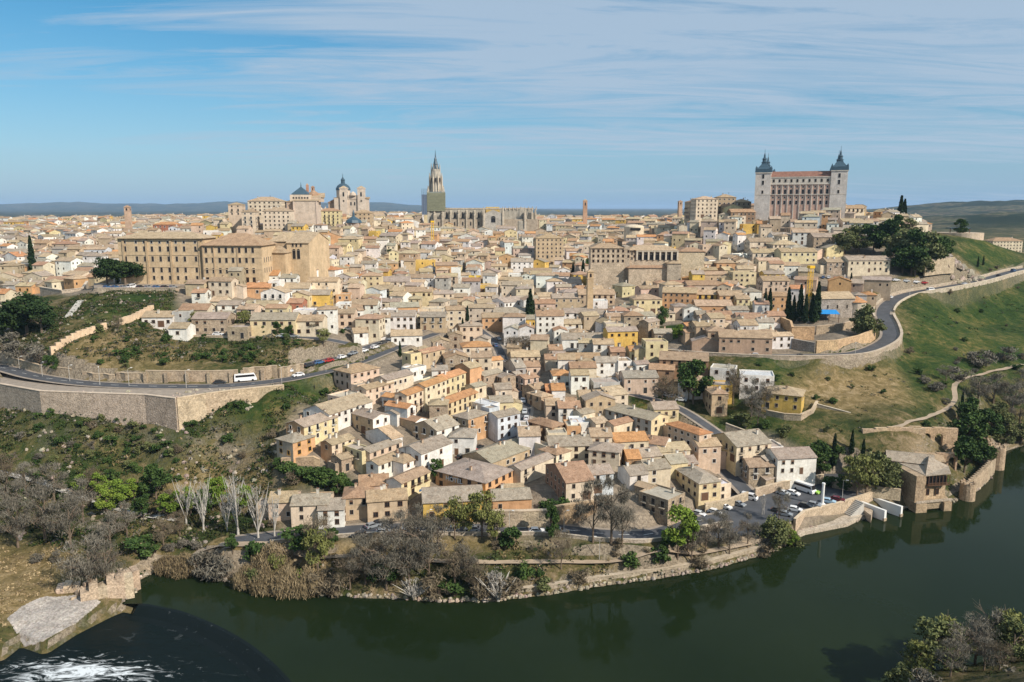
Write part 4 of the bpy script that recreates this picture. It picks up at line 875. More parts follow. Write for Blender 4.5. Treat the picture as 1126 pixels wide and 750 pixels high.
# round-apsed chapel by the cypresses at right
x, y, z = ground(903, 350); t = thing('apsed_chapel', 'chapel', (x, y, z), R(8), 'old stone chapel with round tiled apse behind the row of cypresses at right')
mb = MB(); mb.box(-2, 17, 0, 12, -4, 9.5, 0, (.42, .36, .30)); mb.build('wall', M['stone'], t)
mb = MB(); mb.lathe(19.5, 3, [(4.6, -5), (4.6, 7.5)], 16, 0, (.58, .49, .38)); mb.build('apse', M['wall'], t)
mb = MB(); roof_geo(mb, 19, 12, 9.5, 'x', RC['T'], 2.6, .5); mb.build('roof', M['roof'], t, (7.5, 6, 0)); mb = MB(); mb.lathe(19.5, 3, [(5.1, 7.5), (.1, 10.2)], 16, 0, RC['O']); mb.build('apse_roof', M['roof'], t)
mkobj('window', win(.8, 1.6), t, (19.8, -1.63, 3.5)); windows_on(t, .8, 1.8, [3, 8, 13], [5.5], -.03)
HOUSES.append((x + 8, y + 6, 12, 20, 14, 0))
x, y, z = ground(909, 352); t = thing('blue_roofed_shelter', 'shelter', (x, y, z), R(-5), 'open shelter under a bright blue roof beside the stone chapel')
mb = MB(); mb.prism([(-5, -3), (5, -3), (5, 3), (-5, 3)], [3.3, 3.3, 4.6, 4.6], [3.4, 3.4, 4.7, 4.7]); mb.build('roof', M['blue'], t)
for a in (-4.7, 0, 4.7):
    for b3 in (-2.7, 2.7): mb = MB(); mb.box(a - .1, a + .1, b3 - .1, b3 + .1, -1, 3.3 if b3 < 0 else 4.5); mb.build('post', M['frame_brown'], t)
# bathhouse/mill mansion by the river at right
x, y, z = atz(1017, 556, 1.2); t = thing('riverside_mansion', 'mansion', (x, y, z), R(8), 'stone mansion with wooden balcony standing at the river edge on the right')
sc_ = (.50, .38, .25); s_ = scale_at(y, 5)
def mx(px): return (px - 1017) / s_
hh = 10.2
mb = MB(); mb.prism([(mx(1010), 0), (mx(1043), 1.2), (mx(1056), 6.5), (mx(1052), 15), (mx(1010), 15)], -1, hh, 0, sc_); mb.build('wall', M['stone'], t)
mb = MB(); mb.box(mx(1001), mx(1012), -1.2, 9, -2, hh + .2, 0, (.44, .33, .22)); mb.build('corner_tower', M['stone'], t)
mb = MB(); mb.prism([(mx(1011.5), -1.1), (mx(1044), -.3), (mx(1058), 6.2), (mx(1040), 9)], [hh + .03] * 4, [hh + .35, hh + .35, hh + .35, hh + 3.0], 0, RC['G'])
mb.prism([(mx(1011.5), -1.0), (mx(1040), 9.02), (mx(1050), 15.6), (mx(1009), 15.6)], [hh + .03] * 4, [hh + .34, hh + 3.0, hh + .35, hh + .35], 0, RC['G'])
mb.prism([(mx(1058), 6.22), (mx(1053), 15.6), (mx(1050), 15.61), (mx(1040.2), 9)], [hh + .03] * 4, [hh + .35, hh + .35, hh + .36, hh + 3.0], 0, RC['G']); mb.build('roof', M['roof'], t)
mb = MB(); mb.box(mx(1016.5), mx(1042), -.9, .8, hh - 3.4, hh - 3.2); mb.box(mx(1016.5), mx(1042), -.95, -.85, hh - 2.5, hh - 2.4)
for k in range(7): a = mx(1016.7) + k * (mx(1041.8) - mx(1016.7)) / 6; mb.box(a - .07, a + .07, -.94, -.8, hh - 3.3, hh - .1)
for k in range(30): a = mx(1016.7) + k * (mx(1041.8) - mx(1016.7)) / 29; mb.box(a - .025, a + .025, -.92, -.88, hh - 3.2, hh - 2.45)
mb.build('balcony', M['frame_brown'], t)
mb = MB(); mb.box(mx(1017), mx(1041), .05, .25, hh - 3.1, hh - .6); mb.build('window', M['glass'], t)
for a in (1019.5, 1031): mkobj('window', win(.9, 1.9, 'frame_brown'), t, (mx(a), .25, 4.5))
for a in (2.0, 4.3): mkobj('window', win(.8, 1.2, 'frame_brown'), t, (mx(1043) + (mx(1056) - mx(1043)) * (a / 5.3), 1.2 + a - .15, hh - 2.2 - a * .5), R(55))
mb = MB(); mb.prism([(mx(1000), -2.2), (mx(1044), -1), (mx(1050), 4), (mx(1000), 4)], -.5, 1.9, 0, (.42, .33, .22)); mb.box(mx(1000), mx(1013), -2.6, 1, -3, 1.7, 0, sc_); mb.box(mx(1034), mx(1043), -2.4, 1, -3, 1.7, 0, sc_); mb.build('plinth', M['stone'], t)
mb = MB(); mb.prism([(mx(1000) - .2, -2.8), (mx(1045), -1.6), (mx(1045), -1.4), (mx(1000) - .2, -2.6)], 1.92, 2.7, 0, (.5, .42, .33)); mb.build('parapet', M['stone'], t)
HOUSES.append((x + 3, y + 6, 11, 16, 14, 0))
x, y, z = atz(988, 530, 5); t = thing('mansion_annex', 'house', (x, y, z), R(-22), 'low stone building with grey tiled roofs attached behind the riverside mansion')
mb = MB(); mb.box(-4, 10, 0, 8, -3, 7.2, 0, sc_); mb.box(2, 14, 8.01, 15, -3, 6.2, 0, sc_); mb.build('wall', M['stone'], t)
mb = MB(); roof_geo(mb, 14, 8, 7.2, 'x', RC['G'], 2.0, .4); mb.build('roof', M['roof'], t, (3, 4, 0)); mb = MB(); roof_geo(mb, 12, 7, 6.2, 'h', RC['B'], 1.4, .4); mb.build('roof', M['roof'], t, (8, 11.6, 0)); mkobj('window', win(.9, 1.2), t, (7, -.03, 5)); mkobj('window', win(.9, 1.2), t, (1, -.03, 5))
HOUSES.append((x + 4, y + 6, 9, 14, 14, 0))

x, y, z = at(1055, 262, 560); z = hz(x, y); t = thing('viewpoint_terrace', 'terrace', (x, y, z), 0, 'round walled viewpoint terrace with a dark flat shelter on the grassy right knoll')
mb = MB(); mb.lathe(0, 0, [(15, -8), (15, 2.2)], 28, 0, (.58, .46, .34)); mb.build('wall', M['wall'], t)
mb = MB(); mb.box(-9, 6, -3, 3, 5.2, 5.7); mb.build('shelter_roof', M['slate'], t)
for a in (-8.5, -3.5, 1.2, 5.5): mb = MB(); mb.box(a - .2, a + .2, -2.6, -2.2, 2.2, 5.2); mb.build('post', M['frame_brown'], t)
# ---------------------------------------------------------------- houses measured one by one: roof centre px py, visible left and right face px, angle, wall px, wall, roof, ridge
TABLE = '''
325 478 20 16 55 20 p/o G h
343 459 21 24 58 22 o/l G x
372 443 29 32 58 18 w T x
385 432 25 18 55 14 p F f
392 403 20 23 50 20 p B h
412 421 12 22 55 13 p B x
433 411 14 22 55 12 c G x
405 452 30 14 48 22 t/w G y
440 443 24 7 60 20 v/w O y
434 433 18 7 60 12 v/w O y
453 427 9 18 62 29 c O x
473 418 9 18 62 28 c O x
493 410 14 19 60 20 l O x
501 434 14 28 60 16 l O x
479 464 26 20 50 16 t/w G x
468 487 24 27 55 28 w G x
422 474 30 8 48 12 w T x
393 490 24 7 48 20 l F f
418 487 10 26 55 14 p G x
425 501 9 23 55 16 w B x
444 501 17 14 52 18 w B h
371 481 12 17 55 15 o/c B x
376 499 8 8 50 11 s B x
394 538 4 27 8 26 t R h
425 541 3 38 12 24 t B x
411 525 3 28 10 12 p R x
449 520 16 24 55 22 w/l B x
343 546 4 36 5 18 c G x
313 543 3 26 5 20 p T x
366 551 3 25 5 18 w G x
497 540 4 58 8 13 y G x
522 514 50 27 55 15 o G h
561 540 2 38 8 12 o G x
546 494 28 38 50 11 t G x
584 505 9 34 50 20 c G x
518 453 16 20 50 26 t/o G h
553 452 12 22 40 30 v G x
533 441 18 12 45 11 w W f
550 437 3 22 10 10 l G x
523 377 4 28 10 20 c O h
541 393 3 16 30 11 c O x
515 400 15 11 50 20 o T x
537 408 8 18 50 12 s G x
523 421 10 11 50 11 c G x
556 411 5 14 30 15 s G y
552 423 3 16 10 11 c G x
472 383 8 19 55 20 t R x
457 386 8 16 50 20 l T f
455 402 4 14 50 12 w F f
577 388 4 28 5 13 c T x
567 399 10 9 20 9 g G x
581 399 4 20 10 9 p R x
579 412 10 14 40 14 p R x
588 423 12 13 40 15 s B x
594 431 13 12 35 15 t T h
600 462 24 14 45 17 b R h
612 391 3 24 2 11 c R x
640 391 3 34 2 9 c R x
640 400 5 26 3 20 b/c R x
666 394 2 22 2 17 w G x
678 383 2 14 2 13 b R x
696 382 3 10 2 12 l O x
720 373 3 22 3 20 l T f
685 394 3 14 5 14 w T f
704 397 3 14 20 11 w G x
702 410 8 34 4 20 p G x
665 417 4 26 5 9 g F f
671 428 13 20 25 18 g/c T x
700 451 38 20 42 15 g/l G y
642 431 4 12 3 17 l T x
625 443 3 22 3 14 w R x
618 408 3 20 3 14 w O h
613 424 3 13 3 8 w O x
607 440 3 14 3 15 p T x
641 450 10 14 40 11 c G x
636 460 3 18 3 9 w W f
656 460 9 13 30 13 c T x
680 461 6 22 40 10 c R x
606 424 3 12 3 8 r O x
818 367 4 50 -8 20 q B x
787 361 3 18 -5 22 q B h
772 355 5 20 10 22 q B x
796 402 3 22 -22 16 w F f
790 420 3 25 -10 18 y F f
832 409 3 31 -14 20 w W f
862 428 3 33 -26 20 y T h
752 391 3 46 -12 15 b B x
728 402 3 24 -12 13 b R x
625 482 5 43 5 18 c G x
629 464 3 14 5 10 o F f
610 492 16 15 42 17 c R h
667 489 4 29 -18 21 c G h
626 516 17 28 18 25 b/c R x
657 513 3 22 15 25 v G x
696 514 3 19 17 18 w G x
718 508 3 24 17 18 c G x
740 502 3 18 17 17 l G x
728 540 24 21 45 22 s F f
690 478 3 34 10 11 c O x
724 482 3 18 -25 10 w R x
708 495 4 26 15 10 c G x
737 489 4 30 15 11 c T x
694 497 2 10 5 10 o O x
757 468 24 14 32 30 p O h
775 484 7 23 10 27 p T x
815 480 14 38 20 21 l/c G x
832 506 7 25 5 15 s B x
868 496 4 40 8 21 w G x
846 500 4 20 25 13 s G x
840 521 8 8 35 10 s G x
767 519 14 23 18 23 l G h
790 528 3 18 20 16 c W f
755 503 3 12 10 12 o G x
293 300 3 28 2 10 w O x
286 313 3 24 0 12 o O x
304 307 3 11 0 20 w F f
319 303 3 15 3 14 w G x
334 294 20 12 40 20 p/w T x
325 314 3 30 5 9 w T x
330 322 3 22 0 11 l T y
353 321 2 20 3 15 y G x
378 322 3 14 8 13 o F f
391 318 2 14 0 11 w G x
387 310 2 22 0 9 w G x
409 301 3 20 3 21 l B h
325 330 2 18 0 12 r R x
338 339 2 24 0 12 w W f
290 333 2 32 0 12 w T x
304 347 4 44 2 20 l G x
341 349 3 29 2 18 c B x
378 341 3 24 2 18 p B x
402 332 2 26 0 13 w B x
407 347 3 24 -8 26 c R h
378 332 2 13 3 10 w W f
404 289 2 12 0 9 y O x
436 307 2 28 2 12 c G x
423 315 2 16 2 12 l B x
437 317 2 14 2 14 l B x
459 318 3 30 2 16 l B x
484 321 4 24 20 12 c G x
430 329 2 20 0 10 c G x
428 339 2 12 0 10 w W f
439 344 3 33 3 17 w G x
477 345 3 25 0 17 t G x
489 332 2 24 5 13 c G x
500 338 2 18 10 22 c B x
506 324 2 14 0 10 p B x
492 302 2 20 0 11 p T x
522 304 2 11 0 11 y Y x
533 312 2 12 0 9 y F f
517 355 4 22 10 20 p G h
542 346 3 22 5 17 o B x
508 314 2 16 0 9 w G x
534 323 2 20 0 10 p B x
547 326 2 10 0 13 w G x
447 365 2 30 8 9 w T x
604 344 3 27 2 30 w R x
599 331 2 20 2 17 p R x
623 325 3 30 2 13 t G x
655 321 3 36 0 13 t B x
632 341 2 24 0 12 w G x
626 353 2 22 3 13 c T x
650 342 3 25 -15 10 w G x
680 339 2 20 0 15 w R h
677 354 2 22 2 21 c F f
641 369 3 44 2 11 w G x
659 329 2 15 0 12 w W f
624 309 2 26 2 12 w G x
591 297 2 28 2 11 c B x
574 286 2 22 0 15 w G x
573 310 2 24 0 12 l T x
549 291 2 16 0 13 c B x
550 301 2 16 0 10 l T x
565 300 2 14 0 9 w W f
558 329 14 20 40 14 w G x
560 341 3 32 5 16 c G x
702 299 3 28 5 16 w R x
724 298 3 26 -10 14 w R x
738 291 2 15 0 20 s T x
755 291 2 18 0 20 s B x
776 295 2 20 0 13 o B x
797 287 2 22 3 15 o B h
816 285 2 16 0 13 c R y
816 298 2 23 0 18 l T f
780 311 3 48 0 10 p R x
748 319 3 32 -15 20 o T x
778 321 2 24 -5 14 y T x
802 322 2 24 0 14 o T x
815 326 2 13 0 14 l T x
783 333 3 36 -3 11 o T x
747 334 2 14 0 15 p G h
760 337 2 18 0 13 w G y
733 341 2 14 0 10 c G h
721 311 2 20 0 9 c T x
710 326 3 28 3 18 l B h
695 344 3 19 3 26 s R h
714 351 6 14 50 22 s G x
688 336 2 12 0 10 w G x
772 343 2 14 0 11 s G x
790 344 2 24 -3 9 w R x
822 346 2 24 -5 11 p R x
728 363 2 18 0 9 s G x
810 338 2 20 0 9 g G x
849 299 2 20 0 11 y G x
850 306 2 26 0 15 p B x
853 323 2 19 0 17 o R x
825 318 2 18 0 15 w G h
852 344 2 16 0 9 p R x
829 348 2 27 -4 13 w R x
875 275 2 36 2 14 l B x
838 276 2 24 0 14 c B x
861 267 2 26 0 10 c T h
885 254 2 23 -15 15 w T x
835 264 2 24 0 12 c B x
905 259 2 25 0 16 s G x
935 242 2 21 0 10 w T x
823 246 2 14 0 9 y F f
808 237 2 18 0 10 c F f
815 232 2 24 0 11 b R x
850 229 2 21 0 10 o R x
935 228 2 22 0 10 c B x
857 257 2 18 0 8 w G x
916 222 2 9 0 14 t T h
892 225 2 14 0 8 c T h
951 284 2 42 2 15 c G x
919 286 2 26 2 12 s B x
25 276 2 22 2 13 l G x
47 279 2 13 0 14 g G x
8 281 2 15 0 10 l G x
60 281 2 14 0 9 l T x
75 279 2 12 0 9 c T x
105 271 2 50 2 10 c B x
120 258 2 20 0 10 l B x
89 266 2 18 0 9 c B x
55 265 2 28 0 10 o R x
35 261 2 14 0 9 w G x
8 261 2 18 0 11 w G x
112 286 2 18 0 8 c B x
88 287 2 16 0 7 w W f
80 298 2 11 0 9 c W f
98 296 2 22 0 9 p R x
31 312 2 16 0 10 o T x
5 320 2 12 0 16 c O x
14 311 2 13 0 9 g G x
40 310 2 14 0 9 s G x
70 306 2 26 0 8 c R x
178 345 2 30 2 10 w T x
202 341 2 16 5 13 g F f
235 346 3 34 2 19 s G x
200 357 2 18 0 10 w B x
265 357 2 20 0 12 s F f
255 332 2 22 0 13 w G x
243 328 2 14 0 9 c T x
217 337 2 28 0 8 c R x
'''
house_rows = []
for ln_ in TABLE.strip().splitlines():
    a = ln_.split(); px, py, fa, fb, psi, hp = map(float, a[:6]); house_rows.append((px, py, fa, fb, psi, hp, a[6], a[7], a[8]))
TR = {}
for (px, py, fa, fb, psi, hp, wall, roof, ridge) in house_rows:
    g0 = ground(px, py + hp * .6)
    if g0 is None: g0 = at(px, py, 560)
    for it in range(2):
        s = scale_at(g0[1], g0[2]); h = max(hp / s * .86, 4.0 if hp < 13 else 4.8)
        g1 = ground(px, py, up=h + .8)
        if g1 is None: break
        g0 = g1
    s = scale_at(g0[1], g0[2])
    w = max(fb / s / max(math.cos(R(psi)), .3), 4.0) * 1.10
    if psi >= 18: d = max(fa / s / math.sin(R(psi)), 4.5) * 1.12
    else: d = min(max(w * .8, 8.5), 12.5)
    if ridge == 'x' and psi < 18: d = min(d, 11.5)
    z0 = hz(g0[0], g0[1])
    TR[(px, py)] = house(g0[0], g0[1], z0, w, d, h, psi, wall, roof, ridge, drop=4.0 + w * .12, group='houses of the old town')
n_traced = len(HOUSES)
# the big hilltop flats left of the fortress
def flats(px, py, b_, hp, Y, wall, roof, psi, label, d=14, ridge='h', step=3.0, cat='apartment block', name='apartment_block'):
    x, y, z = at(px, py, Y); h = hp / FPX * Y; w = b_ / FPX * Y
    return house(x, y + d / 2, z - h, w, d, h, psi, wall, roof, ridge, cat=cat, name=name, label=label, wstep=step, drop=12)
flats(777, 219, 24, 20, 585, 'c', 'T', 4, 'large pale apartment block on the hilltop, leftmost of the skyline blocks before the fortress')
flats(800, 217, 20, 18, 600, 't', 'B', -4, 'tan apartment block standing between the pale hilltop block and the fortress')
flats(763, 222, 10, 18, 600, 't', 'R', 3, 'narrow tan block at the left end of the hilltop apartment group', step=3)
flats(818, 222, 16, 10, 600, 's', 'B', 0, 'low stone block directly left of the fortress tower', step=3)
flats(604, 262, 30, 22, 560, 't', 'B', 2, 'square ochre palace with a row of small windows right of the cathedral apse', d=18)
flats(290, 221, 36, 16, 590, 'c', 'T', 3, 'long cream building on the left hilltop beside the pyramid-roofed church', d=16)
flats(257, 225, 14, 12, 570, 'p', 'B', 6, 'small pinkish block at the left end of the hilltop skyline group', d=12)
flats(303, 232, 30, 26, 560, 'c', 'T', 5, 'tall cream block with many windows below the left hilltop church', d=14)
flats(272, 233, 14, 22, 555, 'c', 'B', 3, 'narrow cream hillside block left of the tall cream one', d=12)
flats(361, 232, 24, 18, 640, 'l', 'R', 4, 'pale yellow block under the twin-towered church', d=12)
flats(398, 234, 20, 16, 640, 't', 'B', 2, 'tan block under the right bell tower of the domed church', d=12)
flats(181, 247, 26, 5, 600, 'r', 'O', 0, 'bright red-orange flat building behind the seminary roof', d=10)
flats(1108, 265, 34, 13, 700, 'c', 'R', 4, 'long cream building with reddish roof at the far right edge', d=14)
# retaining bastions with paved tops
# ---------------------------------------------------------------- the rest of the town: packed blocks following the slope
def free(x, y, r):
    for (hx, hy, hr, w, d, rot) in HOUSES:
        dx, dy = x - hx, y - hy
        if abs(dx) > hr + r or abs(dy) > hr + r: continue
        ca, sa = math.cos(-rot), math.sin(-rot); lx, ly = dx * ca - dy * sa, dx * sa + dy * ca
        ex, ey = max(abs(lx) - w / 2, 0), max(abs(ly) - d / 2, 0)
        if math.hypot(ex, ey) < r * .82: return False
    return True
BIGS = [(ux(535, 760), 762, 66, 34), (ux(480, 800), 800, 40, 40), (ux(540, 800), 800, 62, 34), (ux(879, 590), 595, 48, 45), (ux(384, 690), 705, 26, 26), (ux(338, 600), 610, 24, 24), (ux(178, 372), 383, 26, 20), (ux(265, 372), 385, 22, 20), (ux(150, 372), 383, 16, 18),
        (ux(215, 372), 383, 20, 20), (ux(318, 392), 404, 19, 18), (ux(668, 455), 462, 14, 10), (ux(716, 455), 462, 18, 12), (ux(760, 455), 464, 10, 8), (ux(699, 620), 628, 10, 10)]
NOBUILD = [[(ux(p, Y), Y) for p, Y in q] for q in (
    [(915, 425), (985, 430), (1060, 445), (1060, 510), (1000, 530), (925, 500)],         # wooded slope at right
    [(968, 300), (1300, 300), (1300, 1300), (1010, 600), (1010, 430), (960, 400)],
    [(80, 366), (340, 366), (340, 402), (105, 402)],
    [(-60, 372), (95, 372), (200, 366), (200, 320), (160, 290), (-60, 290)],
    [(618, 392), (690, 392), (690, 440), (618, 440)],                                       # cypress garden
    [(725, 352), (775, 352), (775, 366), (725, 366)],
    [(868, 319), (950, 322), (955, 335), (960, 372), (930, 410), (870, 400), (845, 360)],
    [(955, 420), (955, 445), (885, 445), (885, 420)])]
def on_road(x, y, r):
    for k, (w, b_, pts) in road_s.items():
        for p in pts:
            if abs(p[0] - x) < r + w / 2 and abs(p[1] - y) < r + w / 2: return True
    return False
NOBUILD += [LAWN, GARD]
cand = []
Y = 322.0
row = 0
while Y < 1180:
    step = 10.6 if Y < 700 else 13.0
    xmin, xmax = ux(-70 if Y < 480 else -330, Y), ux(1010, Y); X = xmin
    while X < xmax:
        x, y = X + rnd.uniform(-3.0, 3.0), Y + rnd.uniform(-3.0, 3.0)
        cand.append((x, y)); X += step + rnd.uniform(-2, 3)
    Y += step * .82 + rnd.uniform(-1, 1); row += 1
# extra slots in the front blocks where the measured ones leave gaps
for k in range(900):
    px, py = rnd.uniform(480, 790), rnd.uniform(380, 500); g = ground(px, py)
    if g: cand.append((g[0], g[1]))
PAL_W = 'cccccccwwwwwwwwttlllpppyssgvo'; PAL_R = 'BBBBBGGGGGTTTTTRRROF'
def urban_ok(x, y):
    px = px_of(x, y, 60)[0]
    if y < 400 and px < 215: return False
    return not any(inside(np.array([x]), np.array([y]), q)[0] for q in NOBUILD)
picked = []
for (x, y) in cand:
    if any(abs(x - bx) < bw and abs(y - by) < bh for bx, by, bw, bh in BIGS): continue
    far_h = y > 470
    w = rnd.choice((6, 7, 8, 9, 11, 14)) if y < 700 else rnd.choice((8, 10, 12, 16)); d = rnd.uniform(6.5, 10)
    r = (w + d) / 4 + .1
    if not urban_ok(x, y) or on_road(x, y, 2.4) or not free(x, y, r): continue
    picked.append((x, y, w, d)); HOUSES.append((x, y, math.hypot(w, d) / 2, w, d, 0))
zs_all = hgt(np.array([p[0] for p in picked]), np.array([p[1] for p in picked]))
order = sorted(range(len(picked)), key=lambda i: picked[i][1])
n_single = 300 - n_traced
FARV = MB()
win_cols = [(.03, .028, .03), (.05, .035, .03)]
for rank, i in enumerate(order):
    x, y, w, d = picked[i]; z = float(zs_all[i])
    h = rnd.choice((4, 5, 5.5, 6, 6.5, 7.5, 9)) if y < 800 else rnd.choice((5, 6, 7, 8, 10)); wall = rnd.choice(PAL_W); roof = rnd.choice(PAL_R)
    hood = vnoise(np.array([x / 60]), np.array([y / 60]), 4)[0]
    psi = (hood - .5) * 70 + rnd.uniform(-8, 8); ridge = rnd.choice('xxxyh') if roof != 'F' else 'f'
    if rank < n_single:
        HOUSES[n_traced:]  # footprint already noted
        house(x, y, z, w, d, h, psi, wall, roof, ridge, fine=False, group='houses of the old town', drop=5); continue
    mb = MB(); rise = 0 if ridge == 'f' else (d if ridge == 'x' else w if ridge == 'y' else min(w, d)) / 2 * .36
    cw = jit(WC[wall], .1); walls_geo(mb, w, d, h, 6, ridge, cw, cw, rise, 0); roof_geo(mb, w, d, h, ridge, jit(RC[roof], .13), rise, m=1 if ridge != 'f' else 0)
    ns = max(1, int(h / 3)); bl = .55 if y < 800 else .5
    for (L, fx, fy, ang) in ((w, 0, -d / 2 - .03, 0), (d, w / 2 + .03, 0, 90), (d, -w / 2 - .03, 0, -90)):
        n = int(L / 2.9); a = R(ang)
        for f in range(ns):
            for k in range(n):
                if rnd.random() < .5: continue
                u = (k + .5 - n / 2) * L / n; zc_ = f * h / ns + h / ns * .55; q = []
                for (du, dz_) in ((-.42, -.6), (.42, -.6), (.42, .6), (-.42, .6)): q.append((fx + (u + du) * math.cos(a), fy + (u + du) * math.sin(a), zc_ + dz_))
                mb.face(q, 2, rnd.choice(win_cols))
    if rnd.random() < .5: mb.box(w * .2, w * .2 + .7, .5, 1.1, h, h + rise + 1.1, 0, (.6, .56, .5))
    FARV.append(mb, (x, y, z), R(psi))
o = FARV.build('distant_houses', [M['wall'], M['roof'], M['glass']])
o['kind'] = 'stuff'; o['label'] = 'dense sea of small tiled-roof houses filling the far town up to the skyline'; o['category'] = 'houses'
print('houses traced', n_traced, 'filled', len(picked))
SCOPES = {}
# ---------------------------------------------------------------- walls, terraces, quay
SC = (.47, .37, .26); SG = (.40, .34, .27)
def wall_line(name, cat, label, pts, thick, bases, col, mat='stone', cren=False, butt=0, cope=True):
    """pts: top points (x,y,z); bases: bottom z per point"""
    t0 = pts[0]; mb = MB()
    loc = (t0[0], t0[1], bases[0]); P = [(p[0] - loc[0], p[1] - loc[1], p[2] - loc[2]) for p in pts]; B = [b_ - loc[2] for b_ in bases]
    L, Rr = [], []
    for i, p in enumerate(P):
        a = P[max(i - 1, 0)]; c2 = P[min(i + 1, len(P) - 1)]; tx, ty = c2[0] - a[0], c2[1] - a[1]; l = math.hypot(tx, ty) or 1
        nx, ny = -ty / l * thick / 2, tx / l * thick / 2; L.append((p[0] + nx, p[1] + ny)); Rr.append((p[0] - nx, p[1] - ny))
    for i in range(len(P) - 1):
        z0, z1 = P[i][2], P[i + 1][2]
        mb.face([(*Rr[i], B[i]), (*Rr[i + 1], B[i + 1]), (*Rr[i + 1], z1), (*Rr[i], z0)], 0, jit(col, .05)); mb.face([(*L[i + 1], B[i + 1]), (*L[i], B[i]), (*L[i], z0), (*L[i + 1], z1)], 0, col)
        mb.face([(*Rr[i], z0), (*Rr[i + 1], z1), (*L[i + 1], z1), (*L[i], z0)], 0, col)
    for i, s in ((0, 1), (len(P) - 1, -1)):
        q = [(*L[i], B[i]), (*Rr[i], B[i]), (*Rr[i], P[i][2]), (*L[i], P[i][2])]; mb.face(q if s > 0 else q[::-1], 0, col)
    if butt:
        rs = resample(P, butt)
        for p in rs:
            mb.box(p[0] - .6, p[0] + .6, p[1] - thick / 2 - .7, p[1] + .2, min(B), p[2] - .5, 0, jit(col, .08))
    if cren:
        for p in resample(P, 2.0): mb.box(p[0] - .45, p[0] + .45, p[1] - .45, p[1] + .45, p[2] - .1, p[2] + .8, 0, col)
    t = thing(name, cat, loc, 0, label); mb.build('wall', M[mat], t)
    if cope:
        mc = MB(); rs = P
        for i in range(len(P) - 1):
            a, b3 = P[i], P[i + 1]; l = math.hypot(b3[0] - a[0], b3[1] - a[1]) or 1; nx, ny = -(b3[1] - a[1]) / l * (thick / 2 + .1), (b3[0] - a[0]) / l * (thick / 2 + .1)
            mc.prism([(a[0] - nx, a[1] - ny), (b3[0] - nx, b3[1] - ny), (b3[0] + nx, b3[1] + ny), (a[0] + nx, a[1] + ny)], [a[2] + .01, b3[2] + .01, b3[2] + .01, a[2] + .01], [a[2] + .2, b3[2] + .2, b3[2] + .2, a[2] + .2], 0, tuple(min(1, c * 1.15) for c in col))
        mc.build('coping', M['wall'], t)
    return t
top = [atz(x, y, 34.9) for x, y in [(-160, 405), (-80, 412), (0, 422), (45, 430), (100, 432), (160, 434), (194, 438)]]
wall_line('retaining_wall', 'retaining wall', 'tall pale stone retaining wall carrying the left road, long shaded face', top, 1.0, [28, 26, 24, 22, 22, 20, 18], (.54, .44, .34), butt=0)
top = [atz(x, y, 34.9) for x, y in [(194, 438), (225, 433), (256, 429), (285, 426), (312, 423.5)]]
wall_line('retaining_wall', 'retaining wall', 'sunlit face of retaining wall turning the corner above the green left slope', top, 1.0, [18, 21, 25, 27, 31], (.56, .44, .30))
for (a, b3, hh, lab) in ((-140, 70, 3.0, 'low wall behind the left road, at the frame edge'), (82, 118, 2.4, 'low leftmost panel of wall above the left road'), (120, 151, 3.2, 'middle stone panel of wall above the left road'), (153, 256, 4.3, 'tall ribbed stone wall standing above the left road'), (262, 300, 4.6, 'stone wall above the left road beside the white minibus'), (302, 330, 3.6, 'pale wall between left road and the parking lane')):
    n = 6; pp = [(a + (b3 - a) * k / n) for k in range(n + 1)]; rp = road_s['left_road'][2]
    pts = []
    for px in pp:
        q = min(rp, key=lambda r: abs(px_of(*r)[0] - px)); pts.append((atz(px, px_of(*q)[1], q[2])[0], q[1] + 5.6, q[2] + hh))
    wall_line('terrace_wall', 'wall', lab, pts, .7, [p[2] - hh - 1.5 for p in pts], SC, butt=7.5 if hh > 4 else 0)
def road_wall(rname, side, off, hup, down, a, b3, label, col=SC, cat='road wall', thick=.6):
    w, b_, pts = road_s[rname]; rs = resample(pts, 3.0); out, bs = [], []
    for i, p in enumerate(rs[:-1]):
        px = px_of(*p)[0]
        if i * 3.0 < a or i * 3.0 > b3: continue
        q = rs[i + 1]; l = math.dist(p[:2], q[:2]) or 1; nx, ny = -(q[1] - p[1]) / l, (q[0] - p[0]) / l
        x, y = p[0] + nx * side * (w / 2 + off), p[1] + ny * side * (w / 2 + off)
        out.append((x, y, p[2] + hup)); bs.append(min(p[2] - down, hz(x - 0, y) - 1))
    return wall_line('retaining_wall' if down > 2 else 'parapet', cat, label, out, thick, bs, col, butt=0)
road_wall('right_road', -1, .5, .9, 6.5, 0, 175, 'long curved stone retaining wall under the bend of the right road', (.46, .38, .29), 'retaining wall', 1.0)
road_wall('right_road', -1, .5, .8, 1.5, 178, 400, 'low pale parapet on the river side of the climbing right road', (.55, .47, .36))
road_wall('right_road', 1, .4, 1.2, 1.5, 165, 400, 'low wall on the uphill side of the climbing right road', (.5, .42, .32))
road_wall('riverside_road', -1, .3, .7, 1.2, 10, 165, 'low kerb wall along the riverside road above the bank', (.5, .43, .34), thick=.4)
def W_(lab, pl, hh, down=2, col=SC, thick=.8, name='garden_wall', cat='wall', cren=False):
    pts = [atz(*p) for p in pl]; return wall_line(name, cat, lab, [(x, y, z + hh) for x, y, z in pts], thick, [z - down for x, y, z in pts], col, cren=cren)
W_('curved tan brick wall inside the bend of the right road', [(897, 387, 35), (920, 386, 35), (943, 380.5, 35.5), (957, 375, 36.5), (962, 367, 38.5)], 4.6, 3, (.60, .42, .25))
W_('grey garden wall left of the tan brick wall above the right road', [(846, 377, 36), (870, 382, 35.6), (896, 387, 35)], 3.8, 3, (.38, .33, .27))
